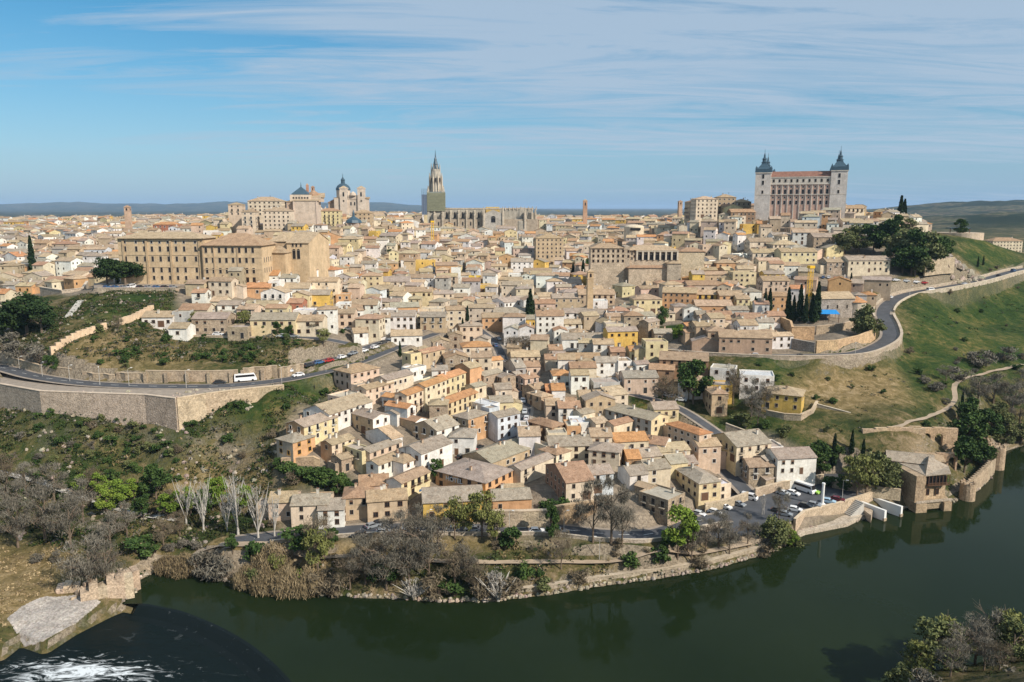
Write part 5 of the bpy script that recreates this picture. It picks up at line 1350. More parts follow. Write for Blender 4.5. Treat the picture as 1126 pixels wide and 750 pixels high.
W_('square brown brick terrace wall below the cypress row', [(845, 353, 40), (869, 363, 39), (871, 370, 38), (895, 370, 38)], 4.2, 3, (.54, .36, .21))
W_('low brown terrace wall beside the blue-roofed shelter', [(897, 366, 38.6), (925, 363, 39.5), (945, 358, 40)], 3.0, 3, (.46, .35, .24))
W_('stone retaining wall under the orange buildings on the riverside road', [(541, 577, 9.8), (575, 577, 9.8), (604, 576, 9.8)], 4.0, 2, (.50, .40, .29), 1.2, 'retaining_wall', 'retaining wall')
W_('rough earth-brown retaining wall under the balcony house in the front row', [(606, 573, 10), (630, 569, 10.5), (655, 566, 10.5)], 4.0, 2, (.44, .32, .20), 1.0, 'retaining_wall', 'retaining wall')
W_('brown stone wall below the ridge house at far left', [(310, 516, 16.4), (345, 514, 17), (352, 517, 16)], 3.4, 5, (.50, .37, .24), 1.0)
W_('long sloping wall beside the ramp down from the left ridge', [(352, 506, 17.6), (372, 514, 16), (395, 527, 13.4)], 1.8, 3, (.50, .38, .27), .5)
W_('curved stone terrace wall below the deep yellow house', [(842, 458, 19.5), (862, 462, 19.2), (880, 463, 19.4), (893, 457, 20), (898, 448, 21)], 2.4, 4, (.48, .39, .28))
W_('low wall beside the footpath crossing the right slope', [(895, 446, 22.2), (925, 454, 20.5), (960, 464, 18.8), (990, 470, 18)], .9, 2, (.52, .45, .35), .5)
W_('diagonal garden wall above the tall white-fronted house', [(798, 470, 17.5), (830, 482, 15), (858, 493, 13)], 1.5, 3, (.50, .42, .32), .5)
W_('low wall along the back of the car park', [(830, 543, 6), (860, 535, 6), (905, 527, 6.2)], 1.6, 2, (.52, .42, .30), .5)
W_('low wall between the car park and the little street', [(775, 560, 5.8), (800, 555, 5.8), (822, 547, 5.8)], 1.7, 2, (.52, .42, .30), .5)
W_('round low wall around the kiosk at the end of car park', [(915, 533, 5.8), (930, 536, 5.8), (955, 540, 5.6), (990, 544, 5)], 1.7, 2, (.50, .40, .28), .5)
W_('straight wall below the street terrace at the upper left', [(180, 372, 44), (240, 374, 43.6), (300, 376, 43), (345, 378, 42.4)], 1.6, 3, (.56, .45, .33), .6)
W_('pale wall holding the seminary forecourt', [(108, 320, 57.4), (150, 320, 57.4), (193, 320, 57.4)], 1.4, 4, (.48, .40, .30), .6, 'retaining_wall', 'retaining wall')
W_('stone abutment at the right end of the forecourt', [(194, 330, 53), (205, 329.5, 53)], 5, 3, (.54, .43, .31), 1.5, 'retaining_wall', 'retaining wall')
W_('stone face of the paved platform beside the big pine', [(46, 329, 50), (70, 333, 49.5), (92, 330, 50), (97, 322, 52)], 6.0, 3, (.50, .42, .33), 1.0, 'retaining_wall', 'retaining wall')
W_('crag-top balustrade wall above the cliff in the wooded slope', [(1017, 292, 62.5), (1034, 290, 63), (1049, 289, 63)], 3.0, 6, (.56, .45, .31), .8)
ew = [(p[0], p[1] + 1.6, 2.0) for p in bank_w[BANK.index((540, 662)):BANK.index((856, 604)) + 1]]
wall_line('embankment_wall', 'wall', 'long low stone embankment wall along the water at the grassy bank', ew, .8, [-.5] * len(ew), (.44, .37, .28))
# stepped walls climbing the left slope
def stepped(label, p0, p1, n, z0, z1, hh):
    a, b3 = ground(*p0), ground(*p1); t = thing('stepped_wall', 'stepped wall', a, 0, label); mb = MB()
    for k in range(n):
        u, v = k / n, (k + 1) / n; q0 = [(b3[i] - a[i]) * u for i in range(2)]; q1 = [(b3[i] - a[i]) * v for i in range(2)]
        zz = hz(a[0] + (q0[0] + q1[0]) / 2, a[1] + (q0[1] + q1[1]) / 2) - a[2]; mb.obox(q0, q1, 1.3, zz - 4, zz + hh, 0, (.70, .52, .35))
    mb.build('wall', M['wall'], t)
stepped('sandy stepped wall climbing the grassy slope, lower left flight', (56, 393), (117, 361), 11, 39, 48, 2.4)
stepped('sandy stepped wall climbing the grassy slope, upper right flight', (133, 357), (168, 341), 8, 48.5, 52.5, 2.4)
pts = [ground(75, 349), ground(84, 338), ground(89, 331)]
t = thing('stairway', 'stairs', pts[0], 0, 'narrow grey concrete stairs going up the slope left of the stepped wall'); mb = MB(); a, b3 = pts[0], pts[-1]
for k in range(22):
    u, v = k / 22, (k + 1) / 22; mb.obox([(b3[i] - a[i]) * u for i in range(3)], [(b3[i] - a[i]) * v for i in range(3)], 2.4, (b3[2] - a[2]) * u - 2, (b3[2] - a[2]) * v + .35)
mb.build('steps', M['concrete'], t)
# quay, landing and slipway
q = [atz(x, y, 5.2) for x, y in [(874, 571), (884, 562), (925, 552), (960, 541)]]
wall_line('quay_wall', 'quay wall', 'pale stone quay wall along the river edge of the car park', q, .7, [-1.5] * 4, (.56, .45, .32))
mb = MB(); mb.prism([atz(x, y, 1.2)[:2] for x, y in [(876, 588), (880, 574), (930, 562), (957, 553), (958, 562), (932, 575), (886, 584)]], -3, 1.2, 0, (.56, .48, .38)); t = thing('landing_stage', 'landing stage', (0, 0, 0), 0, 'low stone landing with steps between the quay wall and the river'); mb.build('platform', M['stone'], t)
mb = MB(); a, b3 = atz(931, 566, 1.2), atz(946, 551, 4.8)
for k in range(10): u = k / 10; mb.obox([a[i] + (b3[i] - a[i]) * u for i in range(3)], [a[i] + (b3[i] - a[i]) * (u + .1) for i in range(3)], 3.2, 0, a[2] + (b3[2] - a[2]) * (u + .1))
mb.build('steps', M['concrete'], t)
mb = MB(); mb.prism([atz(x, y, 2.4)[:2] for x, y in [(944, 556), (949, 551), (960, 560), (958, 567)]], -2, 2.4, 0, (.5, .4, .3)); mb.build('pier', M['stone'], t)
for lab, a, b3 in (('white concrete slipway wall nearer the car park', (943, 549), (974, 562)), ('white concrete slipway wall nearer the mansion', (960, 545.5), (992, 557.5))):
    A_, B_ = atz(*a, 3.6), atz(*b3, 3.2); t = thing('slipway_wall', 'slipway wall', (A_[0], A_[1], 0), 0, lab)
    mb = MB(); mb.obox((0, 0), (B_[0] - A_[0], B_[1] - A_[1]), 1.0, -3, 3.4); mb.build('slab', M['white'], t)
    dx, dy = (B_[0] - A_[0]), (B_[1] - A_[1]); mb = MB(); mb.obox((dx * .96, dy * .96), (dx * 1.015, dy * 1.015), 1.3, -3.2, .9, 0, SC); mb.build('footing', M['stone'], t)
x, y, z = atz(904, 556, 4.8); t = thing('white_column', 'column', (x, y, z), 0, 'tall white stone column standing at the edge of car park')
mb = MB(); mb.box(-.8, .8, -.8, .8, -.2, .7); mb.build('base', M['white'], t); mb = MB(); mb.lathe(0, 0, [(.45, .7), (.42, 6.8), (.55, 6.9), (.5, 7.3)], 10); mb.build('shaft', M['white'], t)
# arched ruin, river rampart
def xz_panel(mb, poly, y0, y1, c):
    n = len(poly); i = len(mb.v); mb.v += [(x, y0, z) for x, z in poly] + [(x, y1, z) for x, z in poly]
    mb.f.append(tuple(i + k for k in range(n))); mb.m.append(0); mb.c.append(c); mb.f.append(tuple(i + n + k for k in reversed(range(n)))); mb.m.append(0); mb.c.append(c)
    for k in range(n): j = (k + 1) % n; mb.f.append((i + j, i + k, i + n + k, i + n + j)); mb.m.append(0); mb.c.append(c)
def ruin(label, p0, z0, rot, bays, bw, hh, c):
    x, y, z = atz(*p0, z0); t = thing('arched_ruin', 'ruin', (x, y, z), R(rot), label); mb = MB()
    for k, op in enumerate(bays):
        x0, x1 = k * bw, (k + 1) * bw; h1 = hh + rnd.uniform(-.5, .5); w2 = bw * .33; cx2 = (x0 + x1) / 2
        if op: poly = [(x0, -4), (cx2 - w2, -4), (cx2 - w2, hh * .42)] + [(cx2 + w2 * math.cos(a), hh * .42 + w2 * math.sin(a)) for a in [math.pi * (1 - j / 8) for j in range(1, 8)]] + [(cx2 + w2, hh * .42), (cx2 + w2, -4), (x1, -4), (x1, h1), (x0, h1)]
        else: poly = [(x0, -4), (x1, -4), (x1, h1), (x0, h1)]
        xz_panel(mb, poly, 0 + .003 * (k % 2), 1.3 + .003 * (k % 2), jit(c, .08))
    mb.build('wall', M['stone'], t)
ruin('long ruined stone wall left of the arches above the mansion', (948, 487), 13.5, 0, [0, 0, 0, 1, 0], 4.4, 5.4, (.54, .41, .27))
ruin('broken stone arches standing above the riverside mansion', (998, 488), 12.5, -4, [0, 1, 1, 0], 4.2, 6.2, (.56, .41, .26))
ruin('short ruined stone stub right of the arches', (1040, 492), 11, 35, [0, 0], 2.6, 5.0, (.50, .38, .26))
ruin('lower broken wall between arches and mansion roof', (1018, 510), 8, -6, [0, 0, 1], 3.4, 3.6, (.52, .38, .25))
pr = [atz(x, y, 1) for x, y in [(1061, 546), (1072, 537), (1084, 527), (1092, 517), (1094, 507)]]
wall_line('river_rampart', 'rampart', 'crenellated stone rampart running along the river edge at right', [(x, y, 5.0 + k * .6) for k, (x, y, z) in enumerate(pr)], 1.0, [-1] * 5, SC, cren=True, cope=False)
for (px, py, r, h1, lab) in ((1063, 549, 2.3, 5.6, 'round stone tower at the near end of river rampart'), (1095, 515, 2.6, 8.4, 'round stone tower at the far end of river rampart'), (1083, 507, 1.8, 8.0, 'slim stone turret behind the rampart far tower')):
    x, y, z = atz(px, py, 0); t = thing('rampart_tower', 'tower', (x, y, z), 0, lab); mb = MB(); mb.lathe(0, 0, [(r * 1.05, -2), (r, h1)], 14, 0, (.5, .38, .26))
    for k in range(7): a = k * 2 * math.pi / 7; mb.box(r * .85 * math.cos(a) - .35, r * .85 * math.cos(a) + .35, r * .85 * math.sin(a) - .35, r * .85 * math.sin(a) + .35, h1 - .1, h1 + .7, 0, (.5, .38, .26))
    mb.build('wall', M['stone'], t)
# ruined mill by the weir
def jag(label, p0, z0, rot, L, D_, heights, c=(.58, .46, .33)):
    x, y, z = atz(*p0, z0); t = thing('ruined_mill', 'ruin', (x, y, z), R(rot), label); mb = MB(); n = len(heights)
    for k, hgt_ in enumerate(heights):
        a, b3 = k * L / n, (k + 1) * L / n - .004; hgt_ *= 1.3
        mb.prism([(a, 0), (b3, 0), (b3, D_ + rnd.uniform(-.3, .3)), (a, D_ + rnd.uniform(-.3, .3))], -3.5, [hgt_ + rnd.uniform(-.4, .4) for _ in range(4)], 0, jit(c, .08))
    mb.build('masonry', M['stone'], t)
jag('largest ruined mill block with jagged top at the weir head', (90, 672), -.4, 30, 11.5, 3.2, [3.4, 4.6, 3.8, 5.0, 5.2, 4.6])
jag('ruined mill block right of the largest one, lower', (134, 655), -.2, 42, 4.5, 3.4, [4.4, 3.8, 4.0])
jag('thin broken wall leaning left of the largest mill block', (79, 668), .2, 62, 5.5, 1.0, [1.6, 2.6, 3.4])
jag('flat rubble platform upstream of the mill blocks', (143, 634), 0, 22, 8.0, 3.2, [1.4, 1.3, 1.2, .9])
jag('small pale roofless mill hut at the bank end', (144, 621), .8, 14, 5.4, 3.4, [3.0, 4.4, 3.6])
jag('low ruined hut in the dry grass left of the mill', (62, 658), 1.4, 20, 5.0, 3.0, [1.8, 2.2, 1.6])
gp = [atz(x, y, -.2)[:2] for x, y in [(8, 691), (24, 680), (52, 668), (84, 664), (112, 668), (84, 687), (48, 707), (26, 706)]]
inl = [atz(x, y, -.2)[:2] for x, y in [(5, 688), (50, 662), (100, 660)]]
gx = [p[0] for p in gp]; gy = [p[1] for p in gp]; X_, Y_ = np.meshgrid(np.linspace(min(gx), max(gx), 90), np.linspace(min(gy), max(gy), 80)); ins = inside(X_, Y_, gp)
zz_ = np.maximum(hgt(X_, Y_), -1.9) + .02 + .3 * fbm(X_ / 1.6, Y_ / 1.6, 5, 2); zz_ = np.where(ins, zz_, zz_ - 1.5); mb = MB()
for i in range(79):
    for j in range(89):
        if ins[i, j] or ins[i + 1, j + 1] or ins[i, j + 1] or ins[i + 1, j]: mb.face([(X_[i, j], Y_[i, j], zz_[i, j]), (X_[i, j + 1], Y_[i, j + 1], zz_[i, j + 1]), (X_[i + 1, j + 1], Y_[i + 1, j + 1], zz_[i + 1, j + 1]), (X_[i + 1, j], Y_[i + 1, j], zz_[i + 1, j])], 0, jit((.44, .40, .36), .08))
struct(mb.build('gravel_bar', M['stone'], smooth=False))
# ---------------------------------------------------------------- tower cranes, lamps, column-like things
def crane(px, py, hpx, lab):
    x, y, z = ground(px, py); s = scale_at(y, z); h = hpx / s; t = thing('tower_crane', 'crane', (x, y, z), R(12), lab); mb = MB(); r = .8
    for a in (-r, r):
        for b3 in (-r, r): mb.box(a - .09, a + .09, b3 - .09, b3 + .09, -2, h)
    n = int(h / 1.8)
    for k in range(n):
        z0, z1 = k * 1.8, (k + 1) * 1.8
        for (a, b3, c2, d2) in ((-r, -r, r, -r), (r, -r, r, r), (-r, r, -r, -r), (r, r, -r, r)): mb.tube((a, b3, z0), (c2, d2, z1), .05, .05, 4); mb.tube((a, b3, z1), (c2, d2, z1), .05, .05, 4)
    mb.build('mast', M['yellow_metal'], t); mb = MB(); mb.box(-1.3, 1.3, -1.3, 1.3, h, h + 1.2); mb.build('slewing_unit', M['yellow_metal'], t)
    mb = MB(); mb.box(-2, 2, -2, 2, -2, .5); mb.build('base', M['concrete'], t)
crane(888, 353, 58, 'yellow lattice crane mast standing between the cypresses at right'); crane(476, 279, 34, 'yellow lattice crane mast in front of the cathedral tower')
def lamp_mesh():
    mb = MB(); mb.tube((0, 0, -.5), (0, 0, 6.2), .09, .06, 6); mb.tube((0, 0, 6.15), (1.1, 0, 6.5), .05, .04, 5); a = mb.mesh('pole', [M['concrete']])
    mb = MB(); mb.box(.8, 1.5, -.14, .14, 6.42, 6.56); return a, mb.mesh('lamp_head', [M['white']])
LPm, LHm = lamp_mesh()
for (px, py, dz_) in ((22, 411, 0), (47, 417, 0), (77, 421, 0), (110, 424, 0), (142, 425, 0), (205, 427, 0), (310, 422, 0), (659, 616, 0), (470, 586, 0), (560, 586, 0), (620, 587, 0), (840, 566, 0), (926, 549, 0), (1000, 327, 0), (940, 393, 0)):
    g = ground(px, py)
    if not g: continue
    t = thing('street_lamp', 'street lamp', g, R(rnd.uniform(0, 360)), group='street lamps along the roads'); mkobj('pole', LPm, t); mkobj('lamp_head', LHm, t); later(t, 'slender pale street lamp', g, 'thing')
# laundry on the yellow house, teal parasol, blue pool covers
# ---------------------------------------------------------------- cars
paint, nt, b = newmat('car_paint'); oi = nd(nt, 'ShaderNodeObjectInfo'); nt.links.new(oi.outputs['Color'], b.inputs['Base Color']); b.inputs['Roughness'].default_value = .3; b.inputs['Coat Weight'].default_value = .4
lampm = simple('lamp_lens', (.7, .7, .66), .2, .05); redm = simple('tail_lens', (.35, .01, .01), .3, .05)
def xprof(mb, prof, w, m=0, taper=0):     # profile in x-z extruded across y
    n = len(prof); i = len(mb.v)
    for sgn in (-1, 1): mb.v += [(x, sgn * (w / 2 - (taper * max(0, z - .9))), z) for x, z in prof]
    mb.f.append(tuple(i + k for k in range(n))); mb.m.append(m); mb.c.append((1, 1, 1)); mb.f.append(tuple(i + n + k for k in reversed(range(n)))); mb.m.append(m); mb.c.append((1, 1, 1))
    for k in range(n): j = (k + 1) % n; mb.f.append((i + j, i + k, i + n + k, i + n + j)); mb.m.append(m); mb.c.append((1, 1, 1))
def car_kit(kind):
    if kind == 'car': L, w, body, cab, gl = 4.3, 1.75, [(-2.15, .3), (-2.1, .85), (-1.9, .95), (1.0, .98), (2.0, .8), (2.15, .5), (2.12, .28)], [(-1.85, .95), (-1.4, 1.44), (.2, 1.46), (1.05, .97)], [(-1.62, 1.0), (-1.3, 1.38), (.12, 1.39), (.86, 1.0)]
    elif kind == 'van': L, w, body, cab, gl = 5.0, 1.95, [(-2.5, .3), (-2.5, 1.2), (2.2, 1.15), (2.5, .9), (2.5, .28)], [(-2.48, 1.2), (-2.4, 2.0), (1.2, 2.02), (2.15, 1.15)], [(-2.2, 1.25), (-2.15, 1.8), (1.1, 1.82), (1.75, 1.25)]
    else: L, w, body, cab, gl = 7.6, 2.3, [(-3.8, .35), (-3.8, 1.5), (3.5, 1.4), (3.8, 1.0), (3.8, .3)], [(-3.78, 1.5), (-3.7, 2.8), (3.0, 2.8), (3.6, 1.42)], [(-3.4, 1.6), (-3.4, 2.4), (2.8, 2.4), (3.25, 1.6)]
    k = {}
    mb = MB(); xprof(mb, body, w); xprof(mb, [(x, z + .002) for x, z in cab], w - .12, 0, .12); k['body'] = mb.mesh('body', [paint])
    mb = MB(); xprof(mb, gl, w - .10, 0, .115); top_ = max(z for x, z in cab); fx = [p for p in cab]
    a, b3 = fx[-1], fx[-2]; mb.face([(a[0] + .02, -w * .42, a[1] + .04), (a[0] + .02, w * .42, a[1] + .04), (b3[0] + .06, w * .38, b3[1] - .05), (b3[0] + .06, -w * .38, b3[1] - .05)])
    a, b3 = fx[0], fx[1]; mb.face([(a[0] - .02, w * .42, a[1] + .06), (a[0] - .02, -w * .42, a[1] + .06), (b3[0] - .04, -w * .38, b3[1] - .05), (b3[0] - .04, w * .38, b3[1] - .05)])
    k['windows'] = mb.mesh('windows', [M['glass']])
    mb = MB(); r = .32 if kind == 'car' else .38; i = 0
    pr_ = [(r * math.cos(a), r * math.sin(a)) for a in [2 * math.pi * j / 12 for j in range(12)]]; xprof(mb, pr_, .22); k['wheel'] = mb.mesh('wheel', [M['tyre']]); k['r'] = r
    mb = MB(); mb.box(-.03, .05, -.2, .2, -.08, .08); k['headlight'] = mb.mesh('headlight', [lampm]); k['tail_light'] = mb.mesh('tail_light', [redm]); k['L'] = L; k['w'] = w
    return k
KITS = {k: car_kit(k) for k in ('car', 'van', 'bus')}
CC = {'w': (.72, .72, .72), 'd': (.03, .035, .04), 'g': (.22, .24, .26), 's': (.45, .47, .48), 'b': (.05, .12, .24), 'r': (.35, .03, .03), 'l': (.35, .50, .62), 'n': (.30, .55, .05), 'm': (.13, .02, .03)}
CN = {'w': 'white', 'd': 'black', 'g': 'dark grey', 's': 'silver', 'b': 'dark blue', 'r': 'red', 'l': 'light blue', 'n': 'lime green', 'm': 'maroon'}
def road_dir(x, y):
    best = (1e9, 0)
    for k, (w, b_, pts) in road_s.items():
        for p, q2 in zip(pts[:-1], pts[1:]):
            dd = math.hypot((p[0] + q2[0]) / 2 - x, (p[1] + q2[1]) / 2 - y)
            if dd < best[0]: best = (dd, math.degrees(math.atan2(q2[1] - p[1], q2[0] - p[0])))
    return best[1]
CARS = '''270 419 bus w -|242 422 car d -|328 414 car w -|321 409 car w -|340 403 car d -|351 400 car b -|361 398 car r -|376 394 car w -|388 390 car g -|400 387 car w -|412 383 car w -|421 378 car d -|431 374 car w -|446 369 car d -|458 366 car w -
240 369 car w -|262 368 car d -|310 371 car s -|323 371 car g -|118 317 car b 80|127 317 car b 80|136 317 car g 80|145 317 van w 80|154 317 car d 80|163 317 car g 80|172 317 car b 80|181 317 car d 80|190 317 car g 80|217 322 car w 5|229 322 car l 5
372 358 car g 20|380 360 car w 15|383 363 car w 15|486 403 car w 50|489 390 car w 70|498 388 car l 70|505 388 car b 70|501 394 car b 70|552 399 car w -|545 381 car b -|548 374 car g -|575 442 car w -|577 454 car s -|579 461 car w -|560 412 car g -
519 497 car r 50|526 493 car d 50|508 504 car d 50|460 541 car b 50|395 590 car d -|418 577 car d 40|410 580 car g 40|422 587 car s -|442 587 car w -|497 584 car w -|519 584 car w -|590 586 car w -|615 586 car g -
716 432 car b -20|734 436 car w -20|741 438 car l -20|749 441 car w -20|781 510 car w 60|829 392 car w -|881 393 car d -|979 328 car w -|1023 320 van w -|1114 299 van b -|1098 304 car d -|1060 313 car s -
769 567 car s -40|774 571 car w -40|786 565 car w -40|797 559 car w -45|812 556 car g -45|824 549 van w -35|861 544 car s -40|872 544 car w -45|884 540 bus w -55|894 542 car n -50|856 563 car d -30|863 567 car g -30|874 562 car w -30|886 558 car d -35|895 557 car g -35|911 553 car l -30|921 551 car m -30|893 525 car d 10
905 306 car b 70|911 306 car w 70|918 307 car r 70|930 306 car g 70|985 309 car w 10|996 310 car s 10|1007 311 car w 10|1016 312 car r 10|868 306 car s 60|875 307 car w 60'''
for e in CARS.replace('\n', '|').split('|'):
    px, py, kind, col, yaw = e.split(); g = ground(float(px), float(py))
    if not g: continue
    K = KITS[kind]; yw = road_dir(g[0], g[1]) if yaw == '-' else float(yaw); zz_ = g[2] + .04
    if kind == 'car' and yaw == '-' and rnd.random() < .4: yw += 180
    nm = {'car': 'parked_car', 'van': 'parked_van', 'bus': 'minibus'}[kind]
    t = thing(nm, {'car': 'car', 'van': 'van', 'bus': 'minibus'}[kind], (g[0], g[1], zz_), R(yw), group='vehicles parked and driving in the town')
    for p in ('body', 'windows'): o = mkobj(p, K[p], t); o.color = (*CC[col], 1)
    for sx_ in (-1, 1):
        for sy_ in (-1, 1): mkobj('wheel', K['wheel'], t, (sx_ * K['L'] * .31, sy_ * (K['w'] / 2 - .08), K['r']))
    for sy_ in (-1, 1): mkobj('headlight', K['headlight'], t, (K['L'] / 2 - .02, sy_ * K['w'] * .34, .68)); mkobj('tail_light', K['tail_light'], t, (-K['L'] / 2 + .0, sy_ * K['w'] * .36, .8))
    later(t, f"{CN[col]} {'car' if kind == 'car' else 'van' if kind == 'van' else 'minibus'}", (g[0], g[1], zz_ + .8), 'car')
# ---------------------------------------------------------------- people: one skinned body each
def person(px, py, yaw, shirt, step, lab):
    g = ground(px, py)
    if not g: return
    me_ = bpy.data.meshes.new('person'); s = step
    v = [(0, 0, .95), (0, 0, 1.2), (0, 0, 1.45), (0, .01, 1.55), (0, .02, 1.66), (.18, 0, 1.42), (.24, .05 * s, 1.15), (.25, .16 * s, .92), (-.18, 0, 1.42), (-.24, -.05 * s, 1.15), (-.25, -.1 * s, .92),
         (.1, 0, .9), (.11, -.12 * s, .5), (.11, -.22 * s, .06), (.11, -.08 * s, .03), (-.1, 0, .9), (-.11, .16 * s, .5), (-.11, .14 * s, .06), (-.11, .28 * s, .03)]
    e = [(0, 1), (1, 2), (2, 3), (3, 4), (2, 5), (5, 6), (6, 7), (2, 8), (8, 9), (9, 10), (0, 11), (11, 12), (12, 13), (13, 14), (0, 15), (15, 16), (16, 17), (17, 18)]
    me_.from_pydata(v, e, []); o = bpy.data.objects.new('person', me_); LINK(o); o.location = g; o.rotation_euler = (0, 0, R(yaw))
    sk = o.modifiers.new('skin', 'SKIN'); rr = [.15, .14, .15, .06, .1, .07, .05, .035, .07, .05, .035, .1, .07, .045, .04, .1, .07, .045, .04]
    for i, r in enumerate(rr): me_.skin_vertices[0].data[i].radius = (r, r * .85)
    me_.skin_vertices[0].data[0].use_root = True; o.modifiers.new('sub', 'SUBSURF').levels = 1
    me_.materials.append(simple('cloth', shirt, .9, .2)); tag(o, lab, 'person', 'people out on foot')
person(842, 541, 30, (.02, .02, .03), 1, 'person in dark clothes walking at the car park entrance'); person(839, 540, 30, (.10, .08, .08), 1, 'person beside the walker in dark clothes at the car park')
person(707, 586, 80, (.05, .07, .15), 1, 'person walking on the riverside road near the green tree'); person(824, 536, 10, (.6, .58, .5), 1, 'person in white on the little street above the car park'); person(346, 428, 90, (.03, .03, .03), .6, 'person standing on the pavement beside the left road')
# ---------------------------------------------------------------- foliage
def leafmat(name, c1, c2, c3, rough=.8):
    m, nt, b = newmat(name); oi = nd(nt, 'ShaderNodeObjectInfo'); n_ = noise(nt, .55, 4, .6); n2_ = noise(nt, 4.0, 2, .5)
    c = ramp(nt, mth(nt, 'ADD', mth(nt, 'MULTIPLY', n_, .7), mth(nt, 'ADD', mth(nt, 'MULTIPLY', n2_, .35), mth(nt, 'MULTIPLY', oi.outputs['Random'], .12))), [(.40, c1), (.56, c2), (.72, c3)])
    nt.links.new(c, b.inputs['Base Color']); b.inputs['Roughness'].default_value = rough; b.inputs['Specular IOR Level'].default_value = .15
    return m
LM = {'pine': leafmat('pine_needles', (.014, .030, .012), (.026, .050, .016), (.050, .078, .022)), 'cyp': leafmat('cypress_foliage', (.012, .026, .012), (.020, .040, .016), (.034, .056, .020)),
      'leafy': leafmat('spring_leaves', (.065, .105, .016), (.120, .185, .026), (.20, .26, .045)), 'olive': leafmat('olive_leaves', (.060, .074, .028), (.110, .125, .046), (.175, .185, .080)),
      'dark': leafmat('dark_leaves', (.022, .046, .013), (.044, .080, .020), (.080, .125, .032)), 'twig': leafmat('grey_twigs', (.075, .068, .052), (.135, .122, .095), (.22, .20, .16)),
      'brown': leafmat('brown_twigs', (.080, .064, .042), (.140, .112, .073), (.22, .18, .12)), 'reed': leafmat('dry_reeds', (.12, .09, .05), (.21, .16, .09), (.33, .26, .155)),
      'willow': leafmat('budding_willow', (.085, .095, .030), (.145, .155, .045), (.22, .23, .085)), 'white': leafmat('white_twigs', (.22, .20, .18), (.32, .30, .27), (.44, .42, .38))}
npr = np.random.default_rng(5)
def quads_mesh(name, cen, size, mat, up_bias=0.0, aspect=1.0, cols=None):
    n = len(cen); d = npr.normal(size=(n, 3)); d[:, 2] += up_bias * 2; d /= np.linalg.norm(d, axis=1)[:, None]
    r = npr.normal(size=(n, 3)); u = np.cross(d, r); u /= np.linalg.norm(u, axis=1)[:, None] + 1e-9
    sz = (size * npr.uniform(.6, 1.4, n))[:, None]
    a, b3 = d * sz * aspect, u * sz
    V = np.stack([cen - a - b3 * .5, cen + b3 * -.1 - a * .2 + b3, cen + a + b3 * .3, cen + a * .1 - b3], 1).reshape(-1, 3)
    me_ = bpy.data.meshes.new(name); me_.vertices.add(4 * n); me_.vertices.foreach_set('co', V.ravel())
    me_.loops.add(4 * n); me_.loops.foreach_set('vertex_index', np.arange(4 * n)); me_.polygons.add(n); me_.polygons.foreach_set('loop_start', np.arange(0, 4 * n, 4))
    me_.materials.append(mat)
    if cols is not None:
        at_ = me_.attributes.new('Col', 'FLOAT_COLOR', 'FACE'); at_.data.foreach_set('color', np.hstack([cols, np.ones((n, 1))]).ravel())
    me_.update(calc_edges=True); return me_
def lobes(n, W2, H0, H1, lr, nl, shell=.75):
    """leaf centres spread over irregular lobes in a crown W2 wide between H0 and H1"""
    cs, rs = [], []
    for k in range(nl):
        a = npr.uniform(0, 2 * np.pi); hh = npr.uniform(0, 1); rad = W2 * math.sqrt(max(.05, 1 - (2 * hh - .9) ** 2 * .8)) * npr.uniform(.25, .85)
        cs.append((rad * math.cos(a), rad * math.sin(a), H0 + (H1 - H0) * (.1 + .8 * hh))); rs.append(lr * npr.uniform(.55, 1.25))
    cs, rs = np.array(cs), np.array(rs); i = npr.integers(0, nl, n); d = npr.normal(size=(n, 3)); d /= np.linalg.norm(d, axis=1)[:, None]
    return cs[i] + d * (rs[i] * npr.uniform(0, 1, n) ** (1 - shell))[:, None] * np.array([1, 1, .75])
def limbs(mb, h, r, spread, nb, start=.3, up=.6, lv=2, twl=.5):
    def rec(p, d, L, rr, k):
        q = p + d * L; mb.tube(p, q, rr, rr * .6, 5 if k == lv else 4)
        if k == 0: return
        for _ in range(3):
            nd_ = d + npr.normal(size=3) * spread; nd_[2] = abs(nd_[2]) * up + .15; nd_ /= np.linalg.norm(nd_); rec(p + d * L * npr.uniform(.45, 1), nd_, L * npr.uniform(.5, .75), rr * .55, k - 1)
    mb.tube((0, 0, -1), (0, 0, h * start), r * 1.15, r * .9, 7); mb.tube((0, 0, h * start), (npr.normal() * .1 * h * .2, npr.normal() * .02 * h, h * .72), r * .9, r * .35, 6)
    for k in range(nb):
        a = 2 * math.pi * k / nb + npr.uniform(-.4, .4); z = h * (start + (.62 - start) * k / nb); d = np.array([math.cos(a) * spread, math.sin(a) * spread, up + .2]); d /= np.linalg.norm(d)
        rec(np.array([0, 0, z]), d, h * npr.uniform(.20, .30), r * .45, lv)
